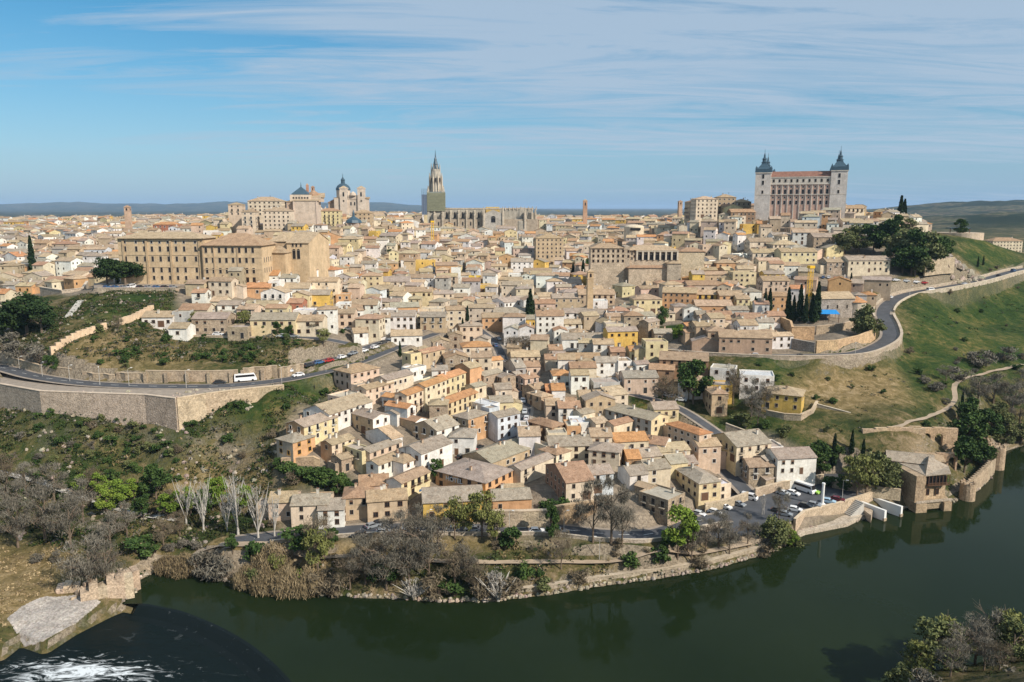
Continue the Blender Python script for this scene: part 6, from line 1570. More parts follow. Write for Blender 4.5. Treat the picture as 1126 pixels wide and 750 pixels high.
def tree_kind(kind, v):
    T = {}
    mb = MB()
    if kind in ('bare', 'barebrown', 'willow'):
        limbs(mb, 10, .2, .75, 7, .18, .75, 2); n = 2600 if kind != 'willow' else 1900; c = lobes(n, 3.3, 2.6, 10, 1.5, 16, .5)
        T['crown'] = quads_mesh('crown', c, .034 if kind != 'willow' else .13, LM[{'bare': 'twig', 'barebrown': 'brown', 'willow': 'willow'}[kind]], .9, 9 if kind != 'willow' else 2.4); bark = 'bark'
    elif kind == 'white':
        for k in range(5 + v): a = npr.uniform(0, 6.28); b3 = np.array([math.cos(a) * npr.uniform(.05, .42), math.sin(a) * npr.uniform(.05, .42), 1.0]); p = np.array([0, 0, 1.2]); q = p + b3 * npr.uniform(3.5, 4.5); mb.tube(p, q, .12, .08); mb.tube(q, q + (b3 + npr.normal(size=3) * .08) * npr.uniform(3.5, 4.6), .08, .02)
        for k in range(22): a = npr.uniform(0, 6.28); z = npr.uniform(3, 8); rr = .25 * (z - 1); p = np.array([math.cos(a) * rr * .6, math.sin(a) * rr * .6, z]); mb.tube(p, p + np.array([math.cos(a) * .55, math.sin(a) * .55, 1.5]), .06, .015, 4)
        mb.tube((0, 0, -1), (0, 0, 1.3), .24, .16, 7); c = lobes(520, 2.1, 3.4, 9.6, 1.0, 18, .45); T['crown'] = quads_mesh('crown', c, .022, LM['white'], 1.1, 12); bark = 'bark_pale'
    elif kind == 'whiteshrub':
        for k in range(40): a = npr.uniform(0, 6.28); r_ = npr.uniform(.2, 1.1); d = np.array([math.cos(a) * r_, math.sin(a) * r_, 1.1]); p = d * npr.uniform(.2, 1.2); mb.tube(p, p + d * npr.uniform(1.2, 2.4) + npr.normal(size=3) * .4, .10, .03, 4)
        mb.tube((0, 0, -1), (0, 0, 1.0), .25, .15, 6); c = lobes(260, 2.2, 1.5, 4.6, .8, 10, .5); T['crown'] = quads_mesh('crown', c, .04, LM['white'], .8, 7); bark = 'bark_pale'
    elif kind == 'leafy': limbs(mb, 9, .2, .7, 6, .2, .7, 1); T['crown'] = quads_mesh('crown', lobes(2800, 3.3, 2.2, 9.8, 1.35, 17, .62), .20, LM['leafy'], .2); bark = 'bark'
    elif kind == 'dark': limbs(mb, 9, .22, .7, 6, .2, .7, 1); T['crown'] = quads_mesh('crown', lobes(3200, 3.6, 1.4, 9.8, 1.6, 16, .65), .25, LM['dark'], .2); bark = 'bark'
    elif kind == 'olive': limbs(mb, 8, .25, .8, 6, .18, .7, 1); T['crown'] = quads_mesh('crown', lobes(3000, 4.0, 1.4, 8.8, 1.6, 18, .6), .21, LM['olive'], .2); bark = 'bark'
    elif kind == 'pine': limbs(mb, 8, .3, .9, 7, .3, .45, 1); T['crown'] = quads_mesh('crown', lobes(3600, 5.0, 3.0, 9.6, 1.7, 22, .7), .24, LM['pine'], .3); bark = 'bark'
    elif kind == 'cypress':
        n = 2200; z = npr.uniform(0, 1, n) ** .85; r_ = 1.25 * np.minimum(1, z * 7 + .35) * (1 - z) ** .62 * npr.uniform(.55, 1.08, n); a = npr.uniform(0, 6.28, n); lump = 1 + .18 * np.sin(a * 3 + z * 19)
        T['crown'] = quads_mesh('crown', np.stack([r_ * np.cos(a) * lump, r_ * np.sin(a) * lump, .6 + z * 12], 1), .2, LM['cyp'], .8, 1.8); mb.tube((0, 0, -1), (0, 0, 9), .2, .05, 6); bark = 'bark'
    elif kind == 'reed':
        n = 2600; r_ = 2.6 * npr.uniform(0, 1, n) ** .6; a = npr.uniform(0, 6.28, n); z = npr.uniform(0, 1, n) * (3.6 - r_ * .75) + .2
        T['crown'] = quads_mesh('crown', np.stack([r_ * np.cos(a), r_ * np.sin(a), z], 1), .040, LM['reed'], 1.3, 7)
        for k in range(12): a = npr.uniform(0, 6.28); mb.tube((.8 * math.cos(a), .8 * math.sin(a), -.4), (1.5 * math.cos(a), 1.5 * math.sin(a), 2.6), .04, .02, 4)
        bark = 'bark'
    else:   # shrubs
        key = {'shrub': 'dark', 'shrubolive': 'olive', 'shrubtwig': 'twig', 'shrubbrown': 'brown', 'shrubgreen': 'leafy'}[kind]; tw = key in ('twig', 'brown')
        T['crown'] = quads_mesh('crown', lobes(900, 1.7, .1, 3.2, .85, 9, .6), .06 if tw else .17, LM[key], .6 if tw else .2, 5 if tw else 1.2)
        for k in range(6): a = npr.uniform(0, 6.28); mb.tube((0, 0, -.5), (1.0 * math.cos(a), 1.0 * math.sin(a), 2.0), .06, .02, 4)
        bark = 'bark'
    T['trunk'] = mb.mesh('trunk', [M[bark]]); T['h'] = {'whiteshrub': 4.6, 'reed': 3.9, 'cypress': 12.6}.get(kind, 3.3 if kind.startswith('shrub') else 10 if kind not in ('olive',) else 9); return T
NAMES = {'bare': ('bare_tree', 'grey leafless tree'), 'barebrown': ('bare_tree', 'brown leafless tree'), 'willow': ('willow_tree', 'yellow-green budding tree'), 'white': ('white_poplar', 'white-stemmed leafless poplar'), 'whiteshrub': ('bare_shrub', 'bleached white leafless shrub'),
         'leafy': ('leafy_tree', 'bright green leafy tree'), 'dark': ('evergreen_tree', 'dark green tree'), 'olive': ('olive_tree', 'dull olive-green tree'), 'pine': ('pine_tree', 'broad dark pine'), 'cypress': ('cypress_tree', 'slim dark cypress'), 'reed': ('reed_clump', 'tan dry reed clump'),
         'shrub': ('shrub', 'dark green shrub'), 'shrubolive': ('shrub', 'olive-green shrub'), 'shrubtwig': ('bare_shrub', 'grey twiggy shrub'), 'shrubbrown': ('bare_shrub', 'brown twiggy shrub'), 'shrubgreen': ('shrub', 'bright green shrub')}
TK = {k: [tree_kind(k, v) for v in range(3)] for k in NAMES}
def plant(kind, px, py, hpx, wf=1.0, pos=None):
    g = pos or ground(px, py)
    if not g: return
    K = rnd.choice(TK[kind]); s = (hpx / scale_at(g[1], g[2])) / K['h']
    nm, ds = NAMES[kind]; t = thing(nm, 'tree' if 'tree' in nm or 'poplar' in nm else 'shrub' if 'shrub' in nm else 'reeds', g, rnd.uniform(0, 6.28)); t.scale = (s * wf, s * wf, s)
    mkobj('trunk', K['trunk'], t); mkobj('crown', K['crown'], t)
    t['group'] = {'tree': 'trees around the town and river', 'shrub': 'shrubs on the slopes and banks', 'reeds': 'dry reeds on the bank'}[t['category']]
    later(t, ds, (g[0], g[1], g[2] + 1), 'veg'); return t
PL = '''bare 100 655 72 1.3|bare 118 650 60 1.2|bare 20 602 58 1.2|bare 50 596 66 1.2|bare 10 570 55 1.1|bare 78 602 60 1.2|bare 30 548 42 1.2|bare 92 575 52 1.2|bare 60 552 46 1.2|barebrown 8 535 40 1.2|barebrown 104 548 36 1|bare -20 590 60 1.2|bare 122 605 45 1.3|bare 140 590 40 1.3
leafy 133 560 36 1.4|leafy 118 566 30 1.3|leafy 92 546 26 1.3|leafy 110 548 30 1.2|leafy 185 572 32 1.2|leafy 210 566 34 1|leafy 268 565 34 1|leafy 148 552 28 1.2|dark 172 550 42 1|dark 158 570 30 1.1|leafy 196 566 28 1|shrub 153 608 20 1.6|shrub 166 612 16 1.4|barebrown 180 600 34 1.2|barebrown 198 590 30 1.2
white 205 577 56 1|white 224 583 58 1|white 262 588 74 1|white 284 592 66 1|white 302 590 50 1|white 250 585 48 .8|leafy 243 562 40 .9|leafy 236 558 34 1|dark 225 565 30 1
reed 185 628 22 1|reed 203 630 26 1.1|shrubtwig 226 632 30 1.3|shrubtwig 240 636 28 1.3|reed 272 644 28 .8|reed 292 650 32 .8|reed 318 652 36 .8|willow 305 640 34 .9|reed 338 652 34 .8|shrubgreen 330 650 22 1|shrubolive 282 648 24 1|willow 350 632 56 .9|barebrown 352 615 55 1|reed 300 625 34 1|shrub 283 614 24 1|shrub 326 600 24 1.5|dark 366 604 28 .8|barebrown 385 648 46 1.3|shrubbrown 350 652 26 1.5|shrubbrown 372 655 22 1.5|dark 256 608 22 1
bare 402 642 58 1.2|bare 425 648 62 1.2|bare 450 645 66 1.2|bare 472 640 70 1.2|bare 440 612 56 1.2|bare 482 604 52 1.2|barebrown 500 645 50 1.3|dark 430 644 28 1.2|shrub 415 640 24 1|whiteshrub 455 659 28 1.2|whiteshrub 548 661 36 1.1|barebrown 520 650 40 1.3|shrubbrown 530 655 26 1.5|shrub 500 655 18 1.5|bare 460 600 48 1.1|barebrown 415 620 40 1.2|shrubbrown 480 655 24 1.6|bare 514 640 48 1.1
willow 500 592 48 1|willow 530 590 54 1|willow 546 600 44 1|willow 516 588 40 1|shrub 562 602 24 1.2|shrub 576 636 20 1|shrub 593 634 10 1|dark 606 596 44 .55|shrub 692 622 18 1.2|shrub 726 618 20 1.1|bare 652 596 74 .8|bare 672 598 80 .9|bare 684 600 58 .9|barebrown 617 626 48 .8|shrubbrown 640 640 16 1.6|shrubbrown 560 652 20 2|shrubolive 600 650 14 1.6
leafy 745 614 62 1|leafy 756 606 44 1|dark 732 612 26 1|bare 760 622 46 1|bare 790 604 46 1|bare 802 612 46 1|bare 776 604 38 1|bare 822 602 40 1|olive 850 608 42 1|willow 862 604 36 1|leafy 868 606 26 1|bare 856 574 42 .8|white 838 566 22 .8|shrubbrown 840 612 14 1.4|shrubbrown 770 625 16 1.4|shrubolive 872 604 18 1.4
willow 942 548 52 1.1|olive 964 546 54 1.1|willow 952 544 46 1.1|olive 975 545 40 1.1|dark 926 540 20 1.2|dark 905 522 34 1|cypress 916 514 38 1|cypress 936 500 28 1|dark 900 506 24 1|cypress 948 512 30 1|shrub 912 536 14 1.4|shrub 890 500 16 1.3|cypress 1057 453 22 1.1|dark 920 508 20 1
shrubtwig 1055 420 16 1.6|shrubtwig 1075 402 18 1.8|shrubtwig 1106 396 15 1.6|bare 1075 444 34 1.5|bare 1092 444 36 1.5|bare 1112 458 38 1.5|dark 1066 474 38 1.1|dark 1085 484 36 1.1|olive 1100 474 34 1.2|bare 1120 474 38 1.3|dark 1072 502 40 1.2|dark 1060 520 42 1.1|olive 1100 492 26 1.3|olive 1122 488 24 1.4|dark 1064 498 46 1.1|bare 1040 420 20 1.5|dark 1080 515 30 1.2|olive 1112 484 28 1.4|shrubtwig 1030 430 12 1.5|bare 1128 440 36 1.4|shrub 1074 470 20 1.5
olive 955 374 42 1.1|olive 948 372 30 1.1|cypress 866 354 38 1|cypress 872 355 30 1|cypress 879 355 42 1|cypress 885 356 32 1|cypress 892 355 32 1|cypress 898 354 44 1|cypress 895 356 30 1|cypress 830 344 18 1.2|cypress 841 344 24 1.2|cypress 846 343 26 1.2|cypress 935 320 20 1
olive 944 279 34 1.2|olive 928 280 30 1.1|dark 960 279 34 1.2|dark 975 281 40 1.1|olive 990 292 42 1.2|dark 1002 302 50 1|olive 1014 298 46 1.1|dark 1024 292 34 1.2|dark 985 264 28 1.2|olive 1000 262 24 1.2|dark 1036 284 24 1.2|olive 1006 304 34 1.2|dark 992 300 34 1.3|dark 950 270 24 1.2|cypress 1075 294 12 1|cypress 1081 292 11 1|olive 1016 304 26 1.3|dark 1012 280 24 1.3|olive 940 278 26 1.2
cypress 583 358 40 1.1|cypress 580 358 30 1.1|cypress 586 356 26 1.1|cypress 630 306 18 1.2|cypress 641 308 22 1.3|cypress 680 308 24 1.2|pine 668 308 18 1|dark 672 314 16 1.3|dark 655 304 14 1.3|dark 662 316 16 1.2|dark 646 304 20 1|cypress 725 303 18 1|cypress 776 290 12 1|dark 728 362 26 .7|leafy 746 376 20 1.3|dark 762 444 50 1|willow 757 442 42 .8|barebrown 740 448 26 1.4|barebrown 728 444 32 1.3|barebrown 806 444 42 .9|bare 826 458 44 1|bare 842 452 38 1|shrubolive 815 468 14 1.5|bare 833 468 30 1.1
barebrown 570 390 22 1.7|barebrown 580 388 20 1.6|barebrown 560 388 18 1.5|cypress 508 354 16 1.2|cypress 514 354 18 1.2|cypress 509 374 24 1|dark 429 284 11 1|dark 371 312 12 1.6|dark 366 312 10 1.4|dark 480 528 26 1|cypress 440 393 18 1.1|shrubtwig 500 340 12 1
cypress 37 306 46 .9|pine 30 368 46 1.2|pine 14 372 36 1.2|pine 46 366 34 1.1|pine 118 313 30 1.2|pine 138 313 26 1.6|pine 152 312 24 1.4|pine 128 312 26 1.3|dark 207 321 13 .8|dark 17 308 14 1.3|willow 215 364 22 1.2|willow 270 364 24 1.2|dark 290 370 16 1|dark 305 371 18 1|dark 319 371 16 1|barebrown 345 370 22 1.2|willow 356 380 20 1.2|dark 60 410 20 .9|dark 52 406 16 1|shrubtwig 8 388 22 1.6|shrubtwig 25 394 20 1.6|shrubtwig 44 398 18 1.6|cypress 130 312 22 .8|bare 2 330 22 1.3|barebrown 130 365 20 1|shrubolive 110 365 10 1.3|willow 262 366 16 1.1
shrub 315 520 16 1.4|shrub 330 526 18 1.4|shrub 345 528 16 1.4|shrub 352 532 20 1|shrub 360 535 20 1.1|dark 372 545 22 1.2|dark 385 548 20 1.2|shrubbrown 322 532 14 1.4|shrub 375 532 14 1.4|shrub 306 515 12 1.2|shrub 620 560 14 1.6|shrubtwig 640 566 18 1.5|shrub 600 562 16 1.2'''
for e in PL.replace('\n', '|').split('|'):
    k, px, py, hp, wf = e.split(); plant(k, float(px), float(py), float(hp), float(wf))
for (px, Y, hm, k) in ((1004, 137, 8.5, 'olive'), (1022, 138, 10.5, 'willow'), (1040, 141, 14, 'olive'), (1056, 143, 14.5, 'willow'), (1070, 139, 13, 'bare'), (1088, 142, 14, 'bare'), (1104, 146, 15.5, 'bare'), (1122, 146, 15, 'willow'), (1060, 133, 10, 'bare'), (1098, 136, 9, 'bare'), (1130, 140, 12, 'olive'), (1030, 132, 6, 'shrubtwig'), (1115, 134, 8, 'barebrown')):
    x = ux(px, Y) * 1.02; z = hz(x, Y); plant(k, 0, 0, hm * .76 * scale_at(Y, z), 1.25, (x, Y, z))
for (px, Y, hm, k) in ((985, 578, 22, 'cypress'), (989, 580, 20, 'cypress'), (1051, 556, 12, 'dark')):
    x = ux(px, Y); z = hz(x, Y); plant(k, 0, 0, hm * scale_at(Y, z), 1.2, (x, Y, z))
# scattered individual shrubs on the slopes, nearest part of the scrub
areas = [('shrub', 44, (0, 200, 455, 560)), ('shrubolive', 30, (0, 200, 440, 540)), ('shrub', 26, (100, 390, 372, 402)), ('shrubbrown', 14, (60, 320, 470, 590)), ('shrubtwig', 16, (0, 120, 480, 620)), ('shrub', 16, (210, 360, 430, 500)), ('shrub', 16, (90, 380, 350, 402)), ('shrubolive', 14, (90, 400, 350, 405)),
         ('shrubtwig', 12, (170, 300, 590, 625)), ('shrubbrown', 18, (380, 860, 600, 650)), ('shrubolive', 12, (760, 1040, 400, 500)), ('shrub', 12, (790, 1040, 400, 470)), ('shrubtwig', 14, (1010, 1126, 380, 480)), ('shrub', 12, (1000, 1126, 310, 480)), ('shrubbrown', 8, (1000, 1126, 290, 400))]
for (k, n, (x0, x1, y0, y1)) in areas:
    for _ in range(n):
        px, py = rnd.uniform(x0, x1), rnd.uniform(y0, y1); g = ground(px, py)
        if not g or on_road(g[0], g[1], 1.5) or inside(np.array([g[0]]), np.array([g[1]]), RIVER)[0] or inside(np.array([g[0]]), np.array([g[1]]), TERR_L)[0] or inside(np.array([g[0]]), np.array([g[1]]), CARPARK)[0] or not free(g[0], g[1], 1.5): continue
        plant(k, px, py, rnd.uniform(1.4, 3.2) * scale_at(g[1], g[2]), rnd.uniform(1.0, 1.5), g)
# low scrub nobody could count
def scatter(n, box, cond, cpp=14, size=.16, spread=.7, pal=None, h=.8):
    X = npr.uniform(box[0], box[1], n); Y_ = npr.uniform(box[2], box[3], n); m = cond(X, Y_); X, Y_ = X[m], Y_[m]; Z = hgt(X, Y_); keep = Z > .6; X, Y_, Z = X[keep], Y_[keep], Z[keep]
    d = np.full(len(X), 1e9)
    for w_, b_, pts in road_s.values(): d = np.minimum(d, pts_seg_dist(X, Y_, pts)[0])
    keep = (d > 6) & ~inside(X, Y_, CARPARK) & ~inside(X, Y_, TERR_L) & ~inside(X, Y_, PARK_S)
    X, Y_, Z = X[keep], Y_[keep], Z[keep]; n2 = len(X); r = npr.uniform(.5, 1.5, n2) * spread
    c = np.repeat(np.stack([X, Y_, Z], 1), cpp, 0); rr = np.repeat(r, cpp); dd = npr.normal(size=(n2 * cpp, 3)) * np.array([1, 1, .6]); dd[:, 2] = np.abs(dd[:, 2]) * h
    pal = np.array(pal); col = np.repeat(pal[npr.integers(0, len(pal), n2)] * npr.uniform(.7, 1.3, (n2, 1)), cpp, 0) * npr.uniform(.75, 1.25, (n2 * cpp, 1))
    return c + dd * rr[:, None] * .6, np.clip(col, 0, 1), np.repeat(r, cpp)
scm, nt, b = newmat('scrub_foliage'); a_ = nd(nt, 'ShaderNodeAttribute', attribute_name='Col'); nt.links.new(a_.outputs['Color'], b.inputs['Base Color']); b.inputs['Roughness'].default_value = .9; b.inputs['Specular IOR Level'].default_value = .1
GP = [(.024, .044, .012), (.036, .060, .016), (.018, .032, .010), (.060, .070, .024), (.10, .085, .04), (.11, .10, .08)]
DP = [(.20, .15, .075), (.14, .11, .05), (.09, .085, .035), (.26, .20, .11), (.06, .07, .025)]
AP = [(.15, .13, .11), (.10, .09, .07), (.05, .07, .025), (.20, .17, .13)]
def nz_(s, th, seed): return lambda X, Y_: (fbm(X / s, Y_ / s, 4, seed) > th)
leftslope = [atz(*p)[:2] for p in [(-300, 560, 9), (-200, 440, 26), (0, 447, 27), (160, 462, 24), (197, 474, 21), (256, 432, 30), (345, 418, 33), (395, 412, 32), (345, 452, 26), (308, 492, 19), (302, 530, 13), (300, 575, 10), (200, 600, 5), (100, 600, 5), (-200, 610, 5)]]
leftup = [atz(*p)[:2] for p in [(-160, 380, 38), (80, 410, 36), (330, 402, 38), (400, 382, 38), (390, 378, 42), (180, 374, 44)]] + [(ux(p, Y_), Y_) for p, Y_ in [(195, 352), (95, 352), (60, 330), (-100, 330)]]
rightslope = [(ux(p, Y_), Y_) for p, Y_ in [(1045, 275), (990, 262), (880, 262), (800, 275), (770, 300), (895, 302), (950, 305), (990, 325), (1000, 360), (992, 400), (1010, 428), (1126, 500), (1300, 560), (1300, 330), (1126, 300)]]
bank = [atz(*p)[:2] for p in [(-200, 740, 0), (0, 714, 0), (130, 662, 0), (205, 632, 0), (300, 651, 0), (480, 661, 0), (600, 654, 0), (780, 626, 0), (870, 585, 2), (850, 592, 4), (715, 597, 7), (600, 592, 9), (400, 592, 8), (250, 605, 5), (100, 600, 5), (-200, 610, 4)]]
field = [atz(*p)[:2] for p in [(-200, 735, 0), (0, 700, 0), (40, 662, 2), (90, 655, 3), (92, 615, 4), (60, 600, 5), (-200, 608, 4)]]
near_b = [(40, 60), (300, 60), (300, 180), (135, 150), (84, 130), (30, 98)]
parts = []
def bb(P): xs_ = [p[0] for p in P]; ys_ = [p[1] for p in P]; return (min(xs_), max(xs_), min(ys_), max(ys_))
for (P, n, th, seed, pal, sp, hh) in ((leftslope, 8200, .38, 2, GP, 1.0, .9), (leftup, 8000, .30, 4, GP, .9, .8), (rightslope, 3600, .50, 6, GP, .8, .7), (bank, 3600, .34, 8, DP + GP[:2], .9, 1.0), (bank, 1500, .45, 18, AP, 1.1, 1.4), (field, 1500, .2, 41, [(.34, .26, .15), (.28, .21, .12), (.22, .17, .09)], .6, .5), (near_b, 1500, .3, 10, DP + AP + GP, 1.2, 1.3), (leftslope, 1800, .5, 22, DP, .8, .7)):
    f = lambda X, Y_, P=P, th=th, seed=seed: inside(X, Y_, P) & (fbm(X / 14, Y_ / 14, 4, seed) > th) & (inside(X, Y_, field) == (P is field)) & ~inside(X, Y_, gp)
    parts.append(scatter(n, bb(P), f, 16, .15, sp, pal, hh))
cen = np.concatenate([p[0] for p in parts]); col = np.concatenate([p[1] for p in parts]); rr = np.concatenate([p[2] for p in parts])
me_ = quads_mesh('hillside_scrub', cen, .17 * rr + .05, scm, .3, 1.2, col); o = mkobj('hillside_scrub', me_); tag(o, 'low green and brown scrub covering the slopes and river banks', 'scrub'); o['kind'] = 'stuff'
# pale stones lying on the slopes and at the water's edge
def stones(name, label, P, n, s0, s1, th, seed, extra=None):
    mb = MB(); b4 = bb(P) if P else None; pts = []
    if P:
        X = npr.uniform(b4[0], b4[1], n); Y_ = npr.uniform(b4[2], b4[3], n); m = inside(X, Y_, P) & (fbm(X / 11, Y_ / 11, 4, seed) > th); pts = list(zip(X[m], Y_[m]))
    pts += extra or []
    Z = hgt(np.array([p[0] for p in pts]), np.array([p[1] for p in pts]))
    for (x, y), z in zip(pts, Z):
        if on_road(x, y, 0) or (P is not None and inside(np.array([x]), np.array([y]), field)[0]): continue
        r = npr.uniform(s0, s1); c = jit((.40, .34, .27), .2); k = 6; i = len(mb.v)
        for (f, zz_) in ((1, -.3), (.9, .35), (.4, .75)):
            for j in range(k): a = 2 * math.pi * j / k + npr.uniform(-.3, .3); q_ = r * f * npr.uniform(.7, 1.25); mb.v.append((x + q_ * math.cos(a), y + q_ * math.sin(a), z + r * zz_ * npr.uniform(.7, 1.2)))
        for l in (0, 1):
            for j in range(k): a, b3 = i + l * k + j, i + l * k + (j + 1) % k; mb.f.append((a, b3, b3 + k, a + k)); mb.m.append(0); mb.c.append(c)
        mb.f.append(tuple(i + 2 * k + j for j in range(k))); mb.m.append(0); mb.c.append(c)
    o = mb.build(name, M['stone']); tag(o, label, 'rocks'); o['kind'] = 'stuff'
edge = []
for i in range(8, len(bank_w) - 6):
    a, b3 = bank_w[i], bank_w[i + 1]; L = math.dist(a, b3)
    for k in range(int(L * 1.6)): u = npr.uniform(0, 1); edge.append((a[0] + (b3[0] - a[0]) * u + npr.normal() * .3, a[1] + (b3[1] - a[1]) * u + abs(npr.normal()) * .5))
stones('shore_stones', 'pale stones along the water line of the town bank', None, 0, .25, .7, 0, 0, edge)
rocky = [atz(*p)[:2] for p in [(920, 470, 18), (900, 440, 23), (960, 440, 23), (1010, 448, 20), (1045, 455, 17), (1040, 475, 15), (990, 476, 17)]]
stones('slope_rocks', 'grey outcrop rocks on the right slope above the ruin', rocky, 420, .5, 1.9, .40, 3)
stones('slope_rocks', 'loose pale rocks strewn over the left slopes', leftslope, 2600, .25, .9, .50, 31)
stones('slope_rocks', 'loose rocks on the bank above the left road', leftup, 900, .25, .8, .5, 33)
cliff = [(ux(p, Y_), Y_) for p, Y_ in [(1000, 451), (1050, 463), (1055, 476), (1000, 472)]]
stones('cliff_rocks', 'ochre crag rocks under the balustrade beside the wooded slope', cliff, 380, .8, 3.0, .2, 5)
# laundry, cloths
def prop(name, cat, label, px, py, up, build, mat, rot=0, off=(0, 0)):
    g = ground(px, py, up); t = thing(name, cat, (g[0] + off[0], g[1] + off[1], g[2]), R(rot), label); mb = MB(); build(mb); mb.build('cloth', M[mat], t); return t
prop('garden_parasol', 'parasol', 'closed teal parasol on the white terrace left of cypress row', 811, 352, 0, lambda mb: mb.lathe(0, 0, [(.5, .3), (1.3, 2.5), (.9, 5.5), (.1, 7)], 8), 'teal')
prop('pool_cover', 'pool', 'bright blue pool cover below the tan terrace wall at right', 904, 372, 0, lambda mb: mb.prism([(-3.6, -1.6), (3.6, -1.6), (3.8, 1.6), (-3.4, 1.8)], -.5, .6), 'blue')
prop('tarpaulin', 'tarpaulin', 'blue tarpaulin shelter beside the ridge road on the left', 423, 399, 0, lambda mb: mb.prism([(-2.8, -1.6), (2.8, -1.6), (2.8, 1.6), (-2.8, 1.6)], [1.6, 1.6, 2.6, 2.6], [1.7, 1.7, 2.7, 2.7]), 'blue')
SCOPES['veg'] = [(20, 590, 'at the far left by the river'), (100, 640, 'beside the ruined mill'), (60, 540, 'on the lower left slope'), (160, 555, 'below the left retaining wall'), (215, 575, 'among the white poplars'), (285, 580, 'near the white poplars, right end'), (210, 625, 'at the water edge right of the mill'), (300, 640, 'on the reedy left bank'),
 (360, 620, 'on the bank below the riverside bend'), (440, 620, 'on the brown middle bank'), (500, 640, 'at the middle water edge'), (520, 590, 'below the orange buildings'), (610, 620, 'on the grassy bank, centre'), (665, 590, 'beside the riverside road, centre right'), (745, 600, 'near the flat-roofed brown box'), (800, 600, 'below the car park'), (860, 590, 'at the car park river corner'),
 (950, 540, 'left of the riverside mansion'), (915, 510, 'behind the car park'), (1070, 500, 'behind the river rampart'), (1090, 440, 'on the lower right slope'), (1060, 400, 'beside the right hillside path'), (1050, 340, 'on the grass under the right road'), (900, 430, 'on the slope under the right wall'), (800, 450, 'below the white modern houses'), (740, 435, 'beside the triangular lawn'),
 (955, 372, 'inside the right road bend'), (882, 350, 'in the cypress row'), (838, 340, 'left of the cypress row'), (950, 285, 'on the wooded slope, left part'), (1000, 285, 'on the wooded slope, right part'), (1060, 260, 'on the right knoll'), (987, 238, 'on the right skyline'), (583, 350, 'in the centre lane'), (640, 305, 'near the slim belfry'), (675, 310, 'below the convent'),
 (730, 300, 'near the orange block'), (740, 370, 'in the small green garden'), (570, 385, 'at the top of the valley street'), (510, 355, 'by the parking square'), (400, 300, 'in the left upper town'), (480, 525, 'beside the orange hotel'), (440, 390, 'on the left ridge'), (30, 360, 'on the far left slope'), (37, 300, 'among the far left houses'), (135, 310, 'in front of the seminary'), (207, 320, 'on the seminary forecourt'),
 (215, 362, 'at the upper left street'), (270, 362, 'by the houses under the seminary'), (305, 368, 'along the upper left street'), (350, 375, 'at the street end, upper left'), (55, 405, 'beside the left road'), (150, 385, 'on the slope over the left road'), (300, 385, 'between the two left roads'), (260, 470, 'on the green left slope'), (100, 490, 'on the scrub slope, far left'), (345, 525, 'below the left ridge houses'), (1070, 720, 'on the near bank, bottom right')]
SCOPES['car'] = [(270, 418, 'driving on the left road'), (325, 411, 'near the end of left road'), (350, 400, 'at the lower end of the parking lane'), (400, 387, 'in the middle of the parking lane'), (440, 370, 'at the top of the parking lane'), (240, 368, 'outside the upper left cottages'), (316, 370, 'by the upper left garden trees'), (130, 316, 'in the forecourt under the pines'), (175, 316, 'on the seminary forecourt'), (222, 321, 'on the platform below the seminary'), (378, 360, 'at the left block corner'),
 (495, 390, 'in the parking square'), (550, 395, 'on the upper valley street'), (577, 450, 'on the lower valley street'), (520, 495, 'by the long tiled courtyard'), (460, 540, 'beside the yellow-white house'), (410, 583, 'at the riverside bend'), (500, 585, 'on the riverside road below orange buildings'), (600, 585, 'on the riverside road, centre'), (735, 436, 'beside the triangular lawn'), (781, 508, 'below the tall pinkish house'), (855, 391, 'on the right terrace road'),
 (979, 328, 'climbing the right road bend'), (1023, 318, 'on the right road, middle'), (1100, 302, 'on the right road, far edge'), (785, 562, 'in the left lot of the car park'), (818, 552, 'at the car park entrance'), (880, 541, 'in the back row of car park'), (880, 560, 'in the river row of car park'), (893, 525, 'behind the car park wall'), (912, 306, 'below the stone house under the woods'), (1000, 310, 'at the foot of the crag'), (871, 306, 'left of the crane top')]
SCOPES['thing'] = [(60, 415, 'on the left road, near the frame edge'), (140, 425, 'on the left road, above the retaining wall'), (205, 427, 'near the wall corner'), (310, 420, 'by the white cars on the left road'), (560, 586, 'on the riverside road'), (659, 616, 'on the grassy river bank'), (880, 560, 'in the car park'), (960, 360, 'on the right road bend')]
# ---------------------------------------------------------------- air
mb = MB(); mb.box(-40000, 40000, -900, 41000, -12, 200)
hm = bpy.data.materials.new('air'); hm.use_nodes = True; nt = hm.node_tree; nt.nodes.clear(); ho = nt.nodes.new('ShaderNodeOutputMaterial'); pv = nt.nodes.new('ShaderNodeVolumePrincipled')
pv.inputs['Color'].default_value = (.50, .72, 1.0, 1); pv.inputs['Density'].default_value = .00004; pv.inputs['Anisotropy'].default_value = 0.0; nt.links.new(pv.outputs[0], ho.inputs['Volume'])
o = mb.build('haze', hm); o['kind'] = 'stuff'; tag(o, 'thin blue haze over the far hills', 'haze')

host = TR[(522, 514)]
wl_ = next(c for c in host.children if c.name.startswith('wall')); xs0 = min(v.co.x for v in wl_.data.vertices); zt = max(v.co.z for v in wl_.data.vertices)
cu = bpy.data.curves.new('sign', 'FONT'); cu.body = 'HOTEL'; cu.size = 2.0; cu.extrude = .06; cu.align_x = 'CENTER'; cu.align_y = 'CENTER'
to = bpy.data.objects.new('tmp', cu); LINK(to); dg = bpy.context.evaluated_depsgraph_get(); me_ = bpy.data.meshes.new_from_object(to.evaluated_get(dg)); bpy.data.objects.remove(to)
me_.materials.clear(); me_.materials.append(M['white']); so = mkobj('sign', me_, host, (xs0 - .09, 2.2, zt - 1.5)); so.rotation_euler = (R(90), 0, R(-90)); so['label'] = 'white letters on the orange wall'
